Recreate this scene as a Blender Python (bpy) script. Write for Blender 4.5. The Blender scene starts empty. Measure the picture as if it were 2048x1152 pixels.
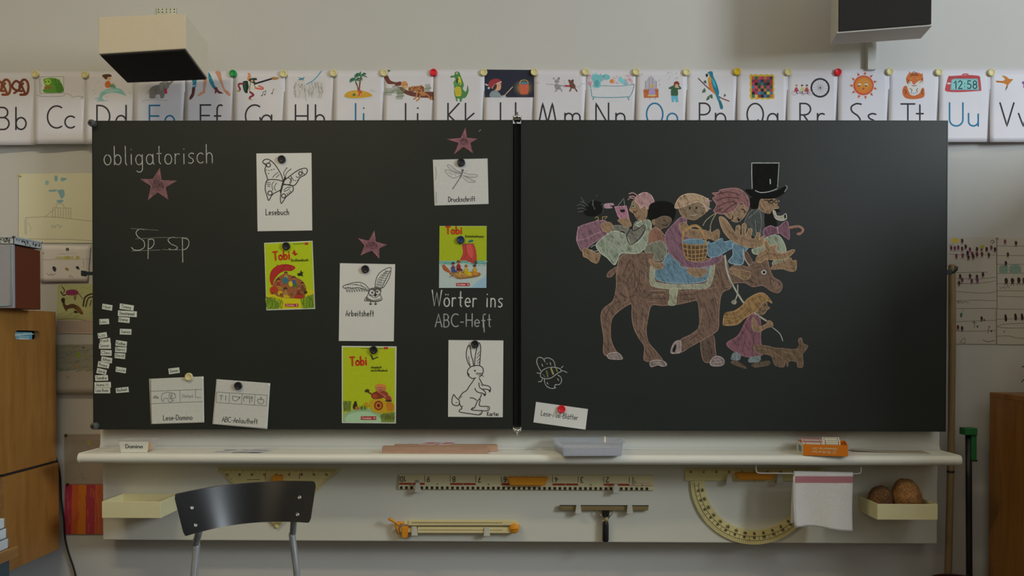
import bpy, bmesh, math, random
from mathutils import Vector, Matrix
from mathutils.geometry import tessellate_polygon
random.seed(7)
SC = bpy.context.scene
COL = SC.collection
# ------------------------------------------------------------------ camera
FPX = 1635.0; PX0, PY0 = 1004.0, 700.0          # focal length and optical centre in photo pixels
CAM = Vector((0.0, -3.25, 1.2)); YAW, PITCH = math.radians(1.1), math.radians(-0.7)
cd = bpy.data.cameras.new('camera'); cam = bpy.data.objects.new('camera', cd); COL.objects.link(cam)
cam.location = CAM; cam.rotation_euler = (math.pi/2 + PITCH, 0, YAW)
cd.sensor_fit = 'HORIZONTAL'; cd.sensor_width = 36; cd.lens = 36*FPX/2048
cd.shift_x = (1024-PX0)/2048; cd.shift_y = (PY0-576)/2048
cd.clip_start = 0.05
SC.camera = cam
# ------------------------------------------------------------------ world, daylight, exposure
SC.view_settings.view_transform = 'Standard'
SC.view_settings.look = 'None'; SC.view_settings.gamma = 1.0
SC.view_settings.exposure = 0.0
wd = bpy.data.worlds.new('sky'); SC.world = wd; wd.use_nodes = True
wd.node_tree.nodes['Background'].inputs[0].default_value = (0.55, 0.68, 0.9, 1)
wd.node_tree.nodes['Background'].inputs[1].default_value = 0.4
def area(name, loc, rot, sx, sy, power, col):
    l = bpy.data.lights.new(name, 'AREA'); l.shape = 'RECTANGLE'; l.size = sx; l.size_y = sy
    l.energy = power; l.color = col
    o = bpy.data.objects.new(name, l); COL.objects.link(o); o.location = loc; o.rotation_euler = rot
    return o
RX = 4.0
area('daylight_window_near', (RX-0.06, -2.85, 2.65), (0, math.radians(90), 0), 1.25, 1.25, 116, (0.82, 0.92, 1.0))
area('daylight_window_far', (RX-0.06, -5.4, 2.65), (0, math.radians(90), 0), 1.7, 1.7, 14, (0.90, 0.95, 1.0))
area('warm_fill_back', (-1.6, -7.92, 2.65), (math.radians(90), 0, 0), 1.9, 1.7, 8, (1.0, 0.82, 0.50))  # added soft warm fill from behind, not real daylight
for _x, _y, _p in ((-1.6, -2.1, 29), (1.0, -1.75, 5), (-1.5, -4.2, 10)):    # warm lamp rows under the ceiling
    area('ceiling_lamp_light', (_x, _y, 3.62), (0, 0, 0), 1.5, 0.25, _p, (1.0, 0.84, 0.55))

# ------------------------------------------------------------------ helpers
_R = cam.rotation_euler.to_matrix()
SHIFT = [0.0]; WALLY = 0.04                      # the front wall's plane
def W(px, py, y):                                # where the sight line of a photo pixel meets the plane Y = y
    d = _R @ Vector(((px-PX0)/FPX, -(py-PY0)/FPX, -1.0)); y += SHIFT[0]
    return CAM + d*((y-CAM.y)/d.y)
def WZ(px, py, z):
    d = _R @ Vector(((px-PX0)/FPX, -(py-PY0)/FPX, -1.0))
    return CAM + d*((z-CAM.z)/d.z)
def lin(c):
    c /= 255.0
    return c/12.92 if c <= 0.04045 else ((c+0.055)/1.055)**2.4
def alb(hx, E=0.46):                              # photo colour -> reflectance
    v = [lin(int(hx[i:i+2], 16))/E for i in (0, 2, 4)]
    k = min(1.0, 0.84/max(v))                      # keep the hue when a white would exceed what paper reflects
    return tuple(max(0.004, x*k) for x in v)
MATS = {}
def nodes(m):
    m.use_nodes = True
    return m.node_tree.nodes, m.node_tree.links
def mat(name, rgb, rough=0.7, metal=0.0, spec=0.4, var=0.06, scale=30.0, bump=0.0, stretch=(1,1,1)):
    key = ('m', name, tuple(rgb), rough)
    if key in MATS: return MATS[key]
    m = bpy.data.materials.new(name); N, L = nodes(m); b = N['Principled BSDF']
    tc = N.new('ShaderNodeTexCoord'); mp = N.new('ShaderNodeMapping'); mp.inputs['Scale'].default_value = stretch
    nz = N.new('ShaderNodeTexNoise'); nz.inputs['Scale'].default_value = scale; nz.inputs['Detail'].default_value = 4
    L.new(tc.outputs['Object'], mp.inputs['Vector']); L.new(mp.outputs['Vector'], nz.inputs['Vector'])
    mx = N.new('ShaderNodeMix'); mx.data_type = 'RGBA'
    mx.inputs[6].default_value = (*[c*(1-var) for c in rgb], 1); mx.inputs[7].default_value = (*[min(1, c*(1+var)) for c in rgb], 1)
    L.new(nz.outputs['Fac'], mx.inputs[0]); L.new(mx.outputs[2], b.inputs['Base Color'])
    b.inputs['Roughness'].default_value = rough; b.inputs['Metallic'].default_value = metal
    b.inputs['Specular IOR Level'].default_value = spec
    if bump:
        bp = N.new('ShaderNodeBump'); bp.inputs['Strength'].default_value = bump; bp.inputs['Distance'].default_value = 0.01
        L.new(nz.outputs['Fac'], bp.inputs['Height']); L.new(bp.outputs['Normal'], b.inputs['Normal'])
    MATS[key] = m; return m
def ink(hx, E=0.5): return mat('ink_'+hx, alb(hx, E), 0.8, var=0.08, scale=90)
def dusty(hx):                                   # chalk dust is paler and greyer than paint
    r, g, b = (int(hx[i:i+2], 16) for i in (0, 2, 4))
    if r > b > g: b = g+(b-g)*.5
    l = .35*r+.5*g+.15*b
    return '%02x%02x%02x' % tuple(int(min(255, max(0, l+(c-l)*.62))) for c in (r, g, b))
BOARD_RGB = (0.0172, 0.0208, 0.0178)
def chalk(hx, E=0.5, dens=0.5, streak=(1,1,.22)):
    key = ('c', hx, E, dens, streak)
    if key in MATS: return MATS[key]
    m = bpy.data.materials.new('chalk_'+hx); N, L = nodes(m); b = N['Principled BSDF']
    tc = N.new('ShaderNodeTexCoord'); mp = N.new('ShaderNodeMapping'); mp.inputs['Scale'].default_value = streak
    n1 = N.new('ShaderNodeTexNoise'); n1.inputs['Scale'].default_value = 260; n1.inputs['Detail'].default_value = 3
    n2 = N.new('ShaderNodeTexNoise'); n2.inputs['Scale'].default_value = 75; n2.inputs['Detail'].default_value = 3
    m0 = N.new('ShaderNodeMapping'); m0.inputs['Rotation'].default_value = (0, 0.45, 0)
    L.new(tc.outputs['Object'], m0.inputs['Vector']); L.new(m0.outputs['Vector'], mp.inputs['Vector'])
    L.new(mp.outputs['Vector'], n1.inputs['Vector']); L.new(mp.outputs['Vector'], n2.inputs['Vector'])
    ad = N.new('ShaderNodeMath'); ad.operation = 'MULTIPLY_ADD'; ad.inputs[1].default_value = 0.6
    L.new(n1.outputs['Fac'], ad.inputs[0]); 
    sc2 = N.new('ShaderNodeMath'); sc2.operation = 'MULTIPLY'; sc2.inputs[1].default_value = 0.4
    L.new(n2.outputs['Fac'], sc2.inputs[0]); L.new(sc2.outputs[0], ad.inputs[2])
    rp = N.new('ShaderNodeMapRange'); rp.inputs['From Min'].default_value = 0.62-dens*0.5; rp.inputs['From Max'].default_value = 0.82-dens*0.5
    rp.inputs['To Min'].default_value = 0.3
    L.new(ad.outputs[0], rp.inputs['Value'])
    mx = N.new('ShaderNodeMix'); mx.data_type = 'RGBA'
    mx.inputs[6].default_value = (*BOARD_RGB, 1); mx.inputs[7].default_value = (*alb(dusty(hx), E), 1)
    L.new(rp.outputs[0], mx.inputs[0]); L.new(mx.outputs[2], b.inputs['Base Color'])
    b.inputs['Roughness'].default_value = 0.95; b.inputs['Specular IOR Level'].default_value = 0.15
    MATS[key] = m; return m
def wood(name, c1, c2, axis='Z', scale=7.0, rough=0.45):
    key = ('w', name)
    if key in MATS: return MATS[key]
    m = bpy.data.materials.new(name); N, L = nodes(m); b = N['Principled BSDF']
    tc = N.new('ShaderNodeTexCoord'); mp = N.new('ShaderNodeMapping')
    st = {'X': (0.12, 1, 1), 'Y': (1, 0.12, 1), 'Z': (1, 1, 0.12)}[axis]
    mp.inputs['Scale'].default_value = st
    L.new(tc.outputs['Object'], mp.inputs['Vector'])
    nz = N.new('ShaderNodeTexNoise'); nz.inputs['Scale'].default_value = scale*4; nz.inputs['Detail'].default_value = 8; nz.inputs['Distortion'].default_value = 1.2
    L.new(mp.outputs['Vector'], nz.inputs['Vector'])
    nf = N.new('ShaderNodeTexNoise'); nf.inputs['Scale'].default_value = scale*30; nf.inputs['Detail'].default_value = 3
    L.new(mp.outputs['Vector'], nf.inputs['Vector'])
    av = N.new('ShaderNodeMath'); av.operation = 'MULTIPLY_ADD'; av.inputs[1].default_value = 0.35
    L.new(nf.outputs['Fac'], av.inputs[0]); L.new(nz.outputs['Fac'], av.inputs[2])
    rp = N.new('ShaderNodeMapRange'); rp.inputs['From Min'].default_value = 0.45; rp.inputs['From Max'].default_value = 0.95
    L.new(av.outputs[0], rp.inputs['Value'])
    mx = N.new('ShaderNodeMix'); mx.data_type = 'RGBA'
    mx.inputs[6].default_value = (*c1, 1); mx.inputs[7].default_value = (*c2, 1)
    L.new(rp.outputs[0], mx.inputs[0]); L.new(mx.outputs[2], b.inputs['Base Color'])
    b.inputs['Roughness'].default_value = rough; b.inputs['Specular IOR Level'].default_value = 0.4
    MATS[key] = m; return m
def clear_plastic(name, rgb=(0.9, 0.93, 0.95), a=0.3, milky=True):
    if name in MATS: return MATS[name]
    m = bpy.data.materials.new(name); N, L = nodes(m); b = N['Principled BSDF']
    nz = N.new('ShaderNodeTexNoise'); nz.inputs['Scale'].default_value = 25
    tr = N.new('ShaderNodeBsdfTransparent'); tr.inputs[0].default_value = (0.985, 0.985, 0.98, 1)
    mx = N.new('ShaderNodeMixShader'); out = N['Material Output']
    mr = N.new('ShaderNodeMapRange'); mr.inputs['To Min'].default_value = a*0.75; mr.inputs['To Max'].default_value = a*1.25
    L.new(nz.outputs['Fac'], mr.inputs['Value']); L.new(mr.outputs[0], mx.inputs[0])
    b.inputs['Base Color'].default_value = (*rgb, 1); b.inputs['Roughness'].default_value = 0.2
    tl = N.new('ShaderNodeBsdfTranslucent'); tl.inputs[0].default_value = (*rgb, 1); m2 = N.new('ShaderNodeMixShader'); m2.inputs[0].default_value = 0.5 if milky else 0.0
    L.new(b.outputs[0], m2.inputs[1]); L.new(tl.outputs[0], m2.inputs[2])
    L.new(tr.outputs[0], mx.inputs[1]); L.new(m2.outputs[0], mx.inputs[2]); L.new(mx.outputs[0], out.inputs[0])
    MATS[name] = m; return m

def A(cx, cy, rx, ry, a0, a1, n=12):
    return [(cx+rx*math.cos(math.radians(a0+(a1-a0)*i/n)), cy+ry*math.sin(math.radians(a0+(a1-a0)*i/n))) for i in range(n+1)]
def smooth(p, closed=False, k=5):
    n = len(p)
    if n < 3: return list(p)
    out = []
    for i in range(n if closed else n-1):
        if closed: a, b, c, d = p[i-1], p[i], p[(i+1) % n], p[(i+2) % n]
        else: a, b, c, d = p[max(i-1, 0)], p[i], p[i+1], p[min(i+2, n-1)]
        for j in range(k):
            t = j/k
            out.append(tuple(0.5*(2*b[q]+(c[q]-a[q])*t+(2*a[q]-5*b[q]+4*c[q]-d[q])*t*t+(3*b[q]-a[q]-3*c[q]+d[q])*t**3) for q in range(len(b))))
    if not closed: out.append(tuple(p[-1]))
    return out
def pts(s):
    if not isinstance(s, str): return list(s)
    v = [float(x) for x in s.split()]
    return list(zip(v[::2], v[1::2]))

class MB:                                        # collects shapes, links them as ONE mesh object
    def __init__(s): s.bm = bmesh.new(); s.mats = []
    def mi(s, m):
        if m not in s.mats: s.mats.append(m)
        return s.mats.index(m)
    def add(s, vs, fs, m, sm=False):
        i = s.mi(m); bv = [s.bm.verts.new(v) for v in vs]
        for f in fs:
            try: q = s.bm.faces.new([bv[k] for k in f])
            except ValueError: continue
            q.material_index = i; q.smooth = sm
        return s
    def take(s, tb, m, sm=False):
        tb.verts.index_update()
        vs = [v.co.copy() for v in tb.verts]; fs = [[v.index for v in f.verts] for f in tb.faces]
        tb.free(); return s.add(vs, fs, m, sm)
    def hexa(s, c, m, bevel=0.0, sm=False):      # c: bottom four then top four corners
        tb = bmesh.new(); v = [tb.verts.new(x) for x in c]
        for f in ((3,2,1,0), (4,5,6,7), (0,1,5,4), (1,2,6,5), (2,3,7,6), (3,0,4,7)): tb.faces.new([v[k] for k in f])
        bmesh.ops.recalc_face_normals(tb, faces=tb.faces)
        if bevel: bmesh.ops.bevel(tb, geom=tb.edges[:], offset=bevel, segments=2, affect='EDGES', profile=0.5)
        return s.take(tb, m, sm)
    def box(s, x0, x1, y0, y1, z0, z1, m, bevel=0.0):
        return s.hexa([(x0,y0,z0), (x1,y0,z0), (x1,y1,z0), (x0,y1,z0), (x0,y0,z1), (x1,y0,z1), (x1,y1,z1), (x0,y1,z1)], m, bevel)
    def prism(s, poly, y0, y1, m, bevel=0.0, px=True):  # outline facing the viewer, from y0 (front) back to y1
        P = [W(u, v, y0) for u, v in poly] if px else [Vector((u, y0, v)) for u, v in poly]
        tb = bmesh.new(); n = len(P)
        a = [tb.verts.new(p) for p in P]; b = [tb.verts.new((p.x, y1, p.z)) for p in P]
        tb.faces.new(a); tb.faces.new(b[::-1])
        for i in range(n): tb.faces.new((a[i], b[i], b[(i+1) % n], a[(i+1) % n]))
        bmesh.ops.recalc_face_normals(tb, faces=tb.faces)
        if bevel:
            bmesh.ops.bevel(tb, geom=[e for e in tb.edges if abs(e.verts[0].co.y-y0) < 1e-6 and abs(e.verts[1].co.y-y0) < 1e-6], offset=bevel, segments=2, affect='EDGES')
        bmesh.ops.triangulate(tb, faces=[f for f in tb.faces if len(f.verts) > 4])
        return s.take(tb, m)
    def tube(s, P, r, m, seg=10, closed=False, cap=True):
        P = [Vector(p) for p in P]; n = len(P); vs, fs = [], []
        R = r if isinstance(r, (list, tuple)) else [r]*n
        up = None
        for i in range(n):
            d = (P[(i+1) % n]-P[i-1]) if closed else (P[min(i+1, n-1)]-P[max(i-1, 0)])
            d.normalize()
            if up is None: up = d.orthogonal().normalized()
            up = (up-d*up.dot(d)).normalized(); w = d.cross(up)
            for k in range(seg):
                t = 2*math.pi*k/seg; vs.append(P[i]+(up*math.cos(t)+w*math.sin(t))*R[i])
        for i in range(n if closed else n-1):
            for k in range(seg):
                j = (i+1) % n; fs.append((i*seg+k, i*seg+(k+1) % seg, j*seg+(k+1) % seg, j*seg+k))
        if cap and not closed: fs += [tuple(range(seg-1, -1, -1)), tuple((n-1)*seg+k for k in range(seg))]
        return s.add(vs, fs, m, True)
    def lathe(s, prof, o, axis, m, seg=24):      # prof: (radius, height along axis)
        o = Vector(o); ax = Vector(axis).normalized(); u = ax.orthogonal().normalized(); w = ax.cross(u); vs, fs = [], []
        for r, h in prof:
            for k in range(seg):
                t = 2*math.pi*k/seg; vs.append(o+ax*h+(u*math.cos(t)+w*math.sin(t))*max(r, 1e-5))
        for i in range(len(prof)-1):
            for k in range(seg):
                fs.append((i*seg+k, i*seg+(k+1) % seg, (i+1)*seg+(k+1) % seg, (i+1)*seg+k))
        fs += [tuple(range(seg-1, -1, -1)), tuple((len(prof)-1)*seg+k for k in range(seg))]
        return s.add(vs, fs, m, True)
    def build(s, name, parent=None, label=None, cat=None, group=None, kind=None):
        me = bpy.data.meshes.new(name)
        co = [v.co for v in s.bm.verts]
        lo = Vector([min(c[i] for c in co) for i in range(3)]); hi = Vector([max(c[i] for c in co) for i in range(3)])
        org = Vector(((lo.x+hi.x)/2, (lo.y+hi.y)/2, lo.z))
        bmesh.ops.translate(s.bm, verts=s.bm.verts, vec=-org)
        s.bm.to_mesh(me); s.bm.free()
        for m in s.mats: me.materials.append(m)
        o = bpy.data.objects.new(name, me); COL.objects.link(o); WL[o.name] = org
        if parent: o.parent = parent; o.location = org-WL[parent.name]
        else: o.location = org
        tag(o, label, cat, group, kind); return o
WL = {}
def tag(o, label=None, cat=None, group=None, kind=None):
    for k, v in (('label', label), ('category', cat), ('group', group), ('kind', kind)):
        if v: o[k] = v
def thing(name, label, cat, loc, group=None):
    o = bpy.data.objects.new(name, None); COL.objects.link(o); o.location = loc; o.empty_display_size = 0.1
    WL[o.name] = Vector(loc); tag(o, label, cat, group); return o
def struct(mb, name): return mb.build(name, kind='structure')

# ---------------------------------------------------------------- one-stroke school lettering (cap height 1)
def _bowl(): return A(.23, .27, .23, .27, 35, 395, 16)
_dot = lambda x, y=.8: [(x, y), (x+.012, y)]
GL = {
'A': (.62, [[(0,0),(.31,1),(.62,0)], [(.11,.35),(.51,.35)]]),
'B': (.5, [[(0,0),(0,1),(.2,1)]+A(.2,.77,.22,.23,90,-90)+[(0,.54)], [(0,.54),(.22,.54)]+A(.22,.27,.26,.27,90,-90)+[(0,0)]]),
'C': (.64, [A(.42,.5,.42,.5,58,302,18)]),
'D': (.6, [[(0,0),(0,1),(.12,1)]+A(.12,.5,.46,.5,90,-90,16)+[(0,0)]]),
'E': (.48, [[(.46,1),(0,1),(0,0),(.46,0)], [(0,.52),(.42,.52)]]),
'F': (.48, [[(0,0),(0,1),(.46,1)], [(0,.52),(.4,.52)]]),
'G': (.68, [A(.42,.5,.42,.5,58,318,20)+[(.66,.42)]]),
'H': (.58, [[(0,0),(0,1)], [(.56,0),(.56,1)], [(0,.5),(.56,.5)]]),
'I': (.12, [[(.05,0),(.05,1)]]),
'J': (.35, [[(.3,1),(.3,.25)]+A(.12,.22,.18,.22,0,-120)]),
'K': (.55, [[(0,0),(0,1)], [(.5,1),(.02,.48),(.52,0)]]),
'L': (.45, [[(0,1),(0,0),(.43,0)]]),
'M': (.82, [[(0,0),(.19,1),(.41,.1),(.63,1),(.82,0)]]),
'N': (.6, [[(0,0),(0,1),(.57,0),(.57,1)]]),
'O': (.76, [A(.37,.5,.37,.5,90,450,24)]),
'P': (.5, [[(0,0),(0,1),(.2,1)]+A(.2,.74,.28,.26,90,-90)+[(0,.48)]]),
'Q': (.8, [A(.37,.5,.37,.5,90,450,24), [(.5,.25),(.75,-.05)]]),
'R': (.52, [[(0,0),(0,1),(.2,1)]+A(.2,.74,.28,.26,90,-90)+[(0,.48)], [(.16,.48),(.5,0)]]),
'S': (.52, [smooth([(.5,.98),(.28,1),(.06,.86),(.1,.64),(.36,.44),(.46,.22),(.3,.01),(.02,.06)])]),
'T': (.62, [[(0,1),(.62,1)], [(.31,1),(.31,0)]]),
'U': (.6, [[(0,1),(0,.28)]+A(.29,.28,.29,.28,180,360)+[(.58,1)]]),
'V': (.6, [[(0,1),(.3,0),(.6,1)]]),
'W': (.86, [[(0,1),(.2,0),(.42,.85),(.64,0),(.84,1)]]),
'a': (.54, [_bowl(), [(.46,.54),(.46,.08),(.52,0)]]),
'b': (.52, [[(0,1),(0,0)], A(.23,.27,.23,.27,150,510,16)]),
'c': (.46, [A(.26,.27,.26,.27,50,310)]),
'd': (.52, [_bowl(), [(.46,1),(.46,0)]]),
'e': (.5, [[(.03,.28),(.45,.28)]+A(.24,.27,.22,.27,8,310,14)]),
'f': (.34, [A(.27,.8,.15,.2,60,180,8)+[(.12,0)], [(0,.5),(.28,.5)]]),
'g': (.54, [_bowl(), [(.46,.54),(.46,-.2)]+A(.24,-.2,.22,.2,0,-140)]),
'h': (.46, [[(0,1),(0,0)], [(0,.3)]+A(.2,.33,.2,.22,180,0)+[(.4,0)]]),
'i': (.16, [[(.05,.54),(.05,0)], _dot(.05)]),
'j': (.2, [[(.12,.54),(.12,-.2)]+A(-.03,-.2,.15,.2,0,-100), _dot(.12)]),
'k': (.42, [[(0,1),(0,0)], [(.38,.55),(.02,.24),(.4,0)]]),
'l': (.2, [[(.05,1),(.05,.1),(.13,0)]]),
'm': (.72, [[(0,.54),(0,0)], [(0,.3)]+A(.17,.36,.17,.18,180,0)+[(.34,0)], [(.34,.3)]+A(.51,.36,.17,.18,180,0)+[(.68,0)]]),
'n': (.46, [[(0,.54),(0,0)], [(0,.3)]+A(.2,.34,.2,.2,180,0)+[(.4,0)]]),
'o': (.52, [A(.24,.27,.24,.27,90,450,18)]),
'p': (.52, [[(0,.54),(0,-.4)], A(.23,.27,.23,.27,150,510,16)]),
'q': (.54, [_bowl(), [(.46,.54),(.46,-.4)]]),
'r': (.36, [[(0,.54),(0,0)], [(0,.28)]+A(.2,.3,.2,.24,180,60,8)]),
's': (.4, [smooth([(.37,.52),(.2,.55),(.04,.46),(.1,.33),(.28,.24),(.34,.12),(.2,0),(.01,.03)])]),
't': (.34, [[(.15,.95),(.15,.1),(.24,0)], [(0,.56),(.3,.56)]]),
'u': (.5, [[(0,.54),(0,.2)]+A(.21,.2,.21,.2,180,360)+[(.42,.54),(.42,0)]]),
'v': (.42, [[(0,.54),(.2,0),(.4,.54)]]),
'w': (.6, [[(0,.54),(.14,0),(.29,.48),(.44,0),(.58,.54)]]),
'x': (.42, [[(0,.54),(.38,0)], [(.38,.54),(0,0)]]),
'y': (.44, [[(0,.54),(.2,.02)], [(.4,.54),(.1,-.4)]]),
'z': (.42, [[(0,.54),(.38,.54),(0,0),(.4,0)]]),
'-': (.36, [[(.04,.36),(.28,.36)]]), '.': (.16, [[(.04,.02),(.05,.02)]]), ':': (.2, [_dot(.06,.65), _dot(.06,.25)]),
' ': (.34, []), '+': (.5, [[(.0,.4),(.4,.4)], [(.2,.2),(.2,.6)]]),
'0': (.56, [A(.25,.5,.25,.5,90,450,20)]), '1': (.32, [[(0,.72),(.22,1),(.22,0)]]),
'2': (.52, [A(.23,.74,.22,.26,160,-20,10)+[(.02,0),(.46,0)]]),
'3': (.5, [A(.2,.76,.22,.24,140,-80,10), A(.2,.27,.25,.27,85,-140,12)]),
'4': (.52, [[(.34,0),(.34,1),(0,.3),(.48,.3)]]),
'5': (.5, [[(.42,1),(.08,1),(.05,.56)]+A(.2,.31,.25,.31,110,-140,12)]),
'6': (.52, [smooth([(.4,1),(.12,.7),(.01,.35)])+A(.25,.27,.24,.27,170,-180,16)]),
'7': (.48, [[(0,1),(.44,1),(.14,0)], [(.12,.5),(.38,.5)]]),
'8': (.52, [A(.24,.76,.2,.24,-90,270,16), A(.24,.27,.24,.27,90,450,16)]),
'9': (.52, [A(.25,.73,.24,.27,-10,350,16)+[(.36,.3),(.12,0)]]),
}
GL['ö'] = (.52, GL['o'][1]+[_dot(.14,.76), _dot(.34,.76)])
GL['ä'] = (.54, GL['a'][1]+[_dot(.14,.76), _dot(.34,.76)])

def refine(q, tri, lim):                         # split triangles until no edge is longer than lim
    q = [tuple(p) for p in q]; mid = {}; work = list(tri); out = []
    def ln_(a, b): return math.hypot(q[a][0]-q[b][0], q[a][1]-q[b][1])
    while work:
        a, b, c = work.pop(); e = max((ln_(a, b), a, b, c), (ln_(b, c), b, c, a), (ln_(c, a), c, a, b))
        if e[0] <= lim: out.append((a, b, c)); continue
        _, x, y, z = e; k = (min(x, y), max(x, y))
        if k not in mid: mid[k] = len(q); q.append(((q[x][0]+q[y][0])/2, (q[x][1]+q[y][1])/2))
        work += [(x, mid[k], z), (mid[k], y, z)]
    return q, out
class Draw:                                      # flat marks (in photo pixels) laid on a surface; one mesh, many inks
    def __init__(s, fmap, E=0.5, mk=None):
        s.mb = MB(); s.map = fmap; s.E = E; s.h = 0.0003; s.dh = 0.000012; s.fine = 0; s.tr = (0, 0, 1); s.mk = mk or ink
    def T(s, ox, oy, k): s.tr = (ox, oy, k); return s
    def m(s, c): return c if not isinstance(c, str) else s.mk(c, s.E)
    def P(s, p): ox, oy, k = s.tr; return [(ox+u/k, oy+v/k) for u, v in p]
    def F(s, c, p, sm=True, raw=False):          # filled outline
        q = pts(p)
        if not raw: q = s.P(q)
        if sm: q = smooth(q, True, 4)
        s.h += s.dh
        tri = [tuple(t) for t in tessellate_polygon([[Vector((u, v, 0)) for u, v in q]])]
        if s.fine: q, tri = refine(q, tri, s.fine)
        s.mb.add([s.map(u, v, s.h) for u, v in q], tri, s.m(c)); return s
    def S(s, c, w, p, sm=True, closed=False, raw=False):   # stroke of width w photo pixels
        q = pts(p)
        if not raw: q = s.P(q)
        if sm and len(q) > 2: q = smooth(q, closed, 4)
        s.h += s.dh*0.5; s._rib(s.m(c), w, q, closed); return s
    def _rib(s, m, w, q, closed=False):
        r = [q[0]]
        for a in q[1:]:
            if math.hypot(a[0]-r[-1][0], a[1]-r[-1][1]) > 0.05: r.append(a)
        if s.fine:
            f = [r[0]]
            for a in r[1:]:
                b = f[-1]; k = int(math.hypot(a[0]-b[0], a[1]-b[1])/s.fine)+1
                f += [(b[0]+(a[0]-b[0])*i/k, b[1]+(a[1]-b[1])*i/k) for i in range(1, k+1)]
            r = f
        if len(r) < 2: r = [r[0], (r[0][0]+0.06, r[0][1])]
        n = len(r); Lf, Rt = [], []; hw = w/2
        for i in range(n):
            a = r[i-1] if (i or closed) else None; b = r[(i+1) % n] if (i < n-1 or closed) else None
            p = r[i]; ds = []
            for x, y in ((a, p), (p, b)):
                if x is None or y is None: continue
                dx, dy = y[0]-x[0], y[1]-x[1]; l = math.hypot(dx, dy) or 1; ds.append((dx/l, dy/l))
            dx = sum(d[0] for d in ds); dy = sum(d[1] for d in ds); l = math.hypot(dx, dy)
            if l < 0.2: dx, dy = ds[0]; l = 1
            dx /= l; dy /= l
            k = 1.0
            if len(ds) == 2: k = min(1.6, 1/max(0.4, abs(dx*ds[0][0]+dy*ds[0][1])))
            Lf.append((p[0]-dy*hw*k, p[1]+dx*hw*k)); Rt.append((p[0]+dy*hw*k, p[1]-dx*hw*k))
        vs = [s.map(u, v, s.h) for u, v in Lf]+[s.map(u, v, s.h) for u, v in Rt]
        fs = [(i, (i+1) % n, n+(i+1) % n, n+i) for i in range(n if closed else n-1)]
        s.mb.add(vs, fs, m)
        if not closed:
            for e in ((0, 1), (n-1, n-2)):
                p, t = r[e[0]], r[e[1]]; a0 = math.atan2(p[1]-t[1], p[0]-t[0])
                c = [(p[0]+hw*math.cos(a0-math.pi/2+math.pi*k/6), p[1]+hw*math.sin(a0-math.pi/2+math.pi*k/6)) for k in range(7)]
                s.mb.add([s.map(u, v, s.h) for u, v in c], [tuple(range(7))], m)
    def O(s, c, cx, cy, rx, ry=None, n=20, raw=False):     # filled ellipse
        return s.F(c, A(cx, cy, rx, ry or rx, 0, 360, n)[:-1], False, raw)
    def text(s, c, w, txt, x, y, cap, width=None, ang=0.0, flip=False, jit=0.0, kern=.16):   # x, y: start of the base line, photo pixels
        adv = 0; gs = []
        for ch in txt:
            g = GL.get(ch, GL['-']); gs.append((adv, g[1])); adv += g[0]+kern*(0.6 if ch == ' ' else 1)
        adv -= kern
        kx = (width/adv) if width else cap
        ca, sa = math.cos(math.radians(ang)), math.sin(math.radians(ang)); m = s.m(c); s.h += s.dh
        for a, st in gs:
            jy = random.uniform(-jit, jit)
            for q in st:
                o = []
                for gx, gy in q:
                    u, v = (a+gx)*kx, -(gy+jy)*cap
                    if flip: u, v = -u, -v
                    o.append((x+u*ca-v*sa, y+u*sa+v*ca))
                s.h += .000003; s._rib(m, w, o)
        return s

def planar(y): return lambda u, v, h: W(u, v, y)-Vector((0, h, 0))
def sheet(corners, y, white='b4b4ae', E=0.46, thick=0.0004, curl=None, nx=8, ny=8, gloss=0.6, mk=None):
    """a sheet of paper: four photo-pixel corners (TL TR BR BL) on the plane Y=y, curl(s,t) lifts it off the wall"""
    c = [tuple(p) for p in pts(corners)] if isinstance(corners, str) else corners
    cf = curl or (lambda s_, t_: 0.0)
    def st(u, v):                                # inverse bilinear, good enough for near-rectangles
        s_, t_ = 0.5, 0.5
        for _ in range(4):
            px, py = _bil(c, s_, t_)
            du = (1-t_)*(c[1][0]-c[0][0])+t_*(c[2][0]-c[3][0]); dv = (1-s_)*(c[3][1]-c[0][1])+s_*(c[2][1]-c[1][1])
            s_ += (u-px)/du; t_ += (v-py)/dv
        return s_, t_
    if curl: fmap = lambda u, v, h: W(u, v, y-cf(*st(u, v)))-Vector((0, h, 0))
    else: fmap = planar(y)
    d = Draw(fmap, E+.05, mk)
    m = mat('paper_'+white, alb(white, E), gloss, var=0.03, scale=14)
    vs = []; 
    if not curl: nx = ny = 1
    for k in (0.0002, -thick):
        for j in range(ny+1):
            for i in range(nx+1):
                u, v = _bil(c, i/nx, j/ny); vs.append(W(u, v, y-cf(i/nx, j/ny))-Vector((0, k, 0)))
    n = (nx+1)*(ny+1); fs = []
    for j in range(ny):
        for i in range(nx):
            a = j*(nx+1)+i; fs.append((a, a+nx+1, a+nx+2, a+1)); fs.append((n+a, n+a+1, n+a+nx+2, n+a+nx+1))
    bd = [i for i in range(nx+1)]+[(j+1)*(nx+1)+nx for j in range(ny)]+[ny*(nx+1)+i for i in range(nx-1, -1, -1)]+[j*(nx+1) for j in range(ny-1, 0, -1)]
    for i in range(len(bd)):
        a, b = bd[i], bd[(i+1) % len(bd)]; fs.append((a, b, n+b, n+a))
    d.mb.add(vs, fs, m, bool(curl)); d.c = c; d.fine = 7 if curl else 0
    return d
def _bil(c, s, t):
    return tuple((1-s)*(1-t)*c[0][q]+s*(1-t)*c[1][q]+s*t*c[2][q]+(1-s)*t*c[3][q] for q in (0, 1))
def zq(ox, oy, k, s): return [(ox+u/k, oy+v/k) for u, v in pts(s)]
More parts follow.
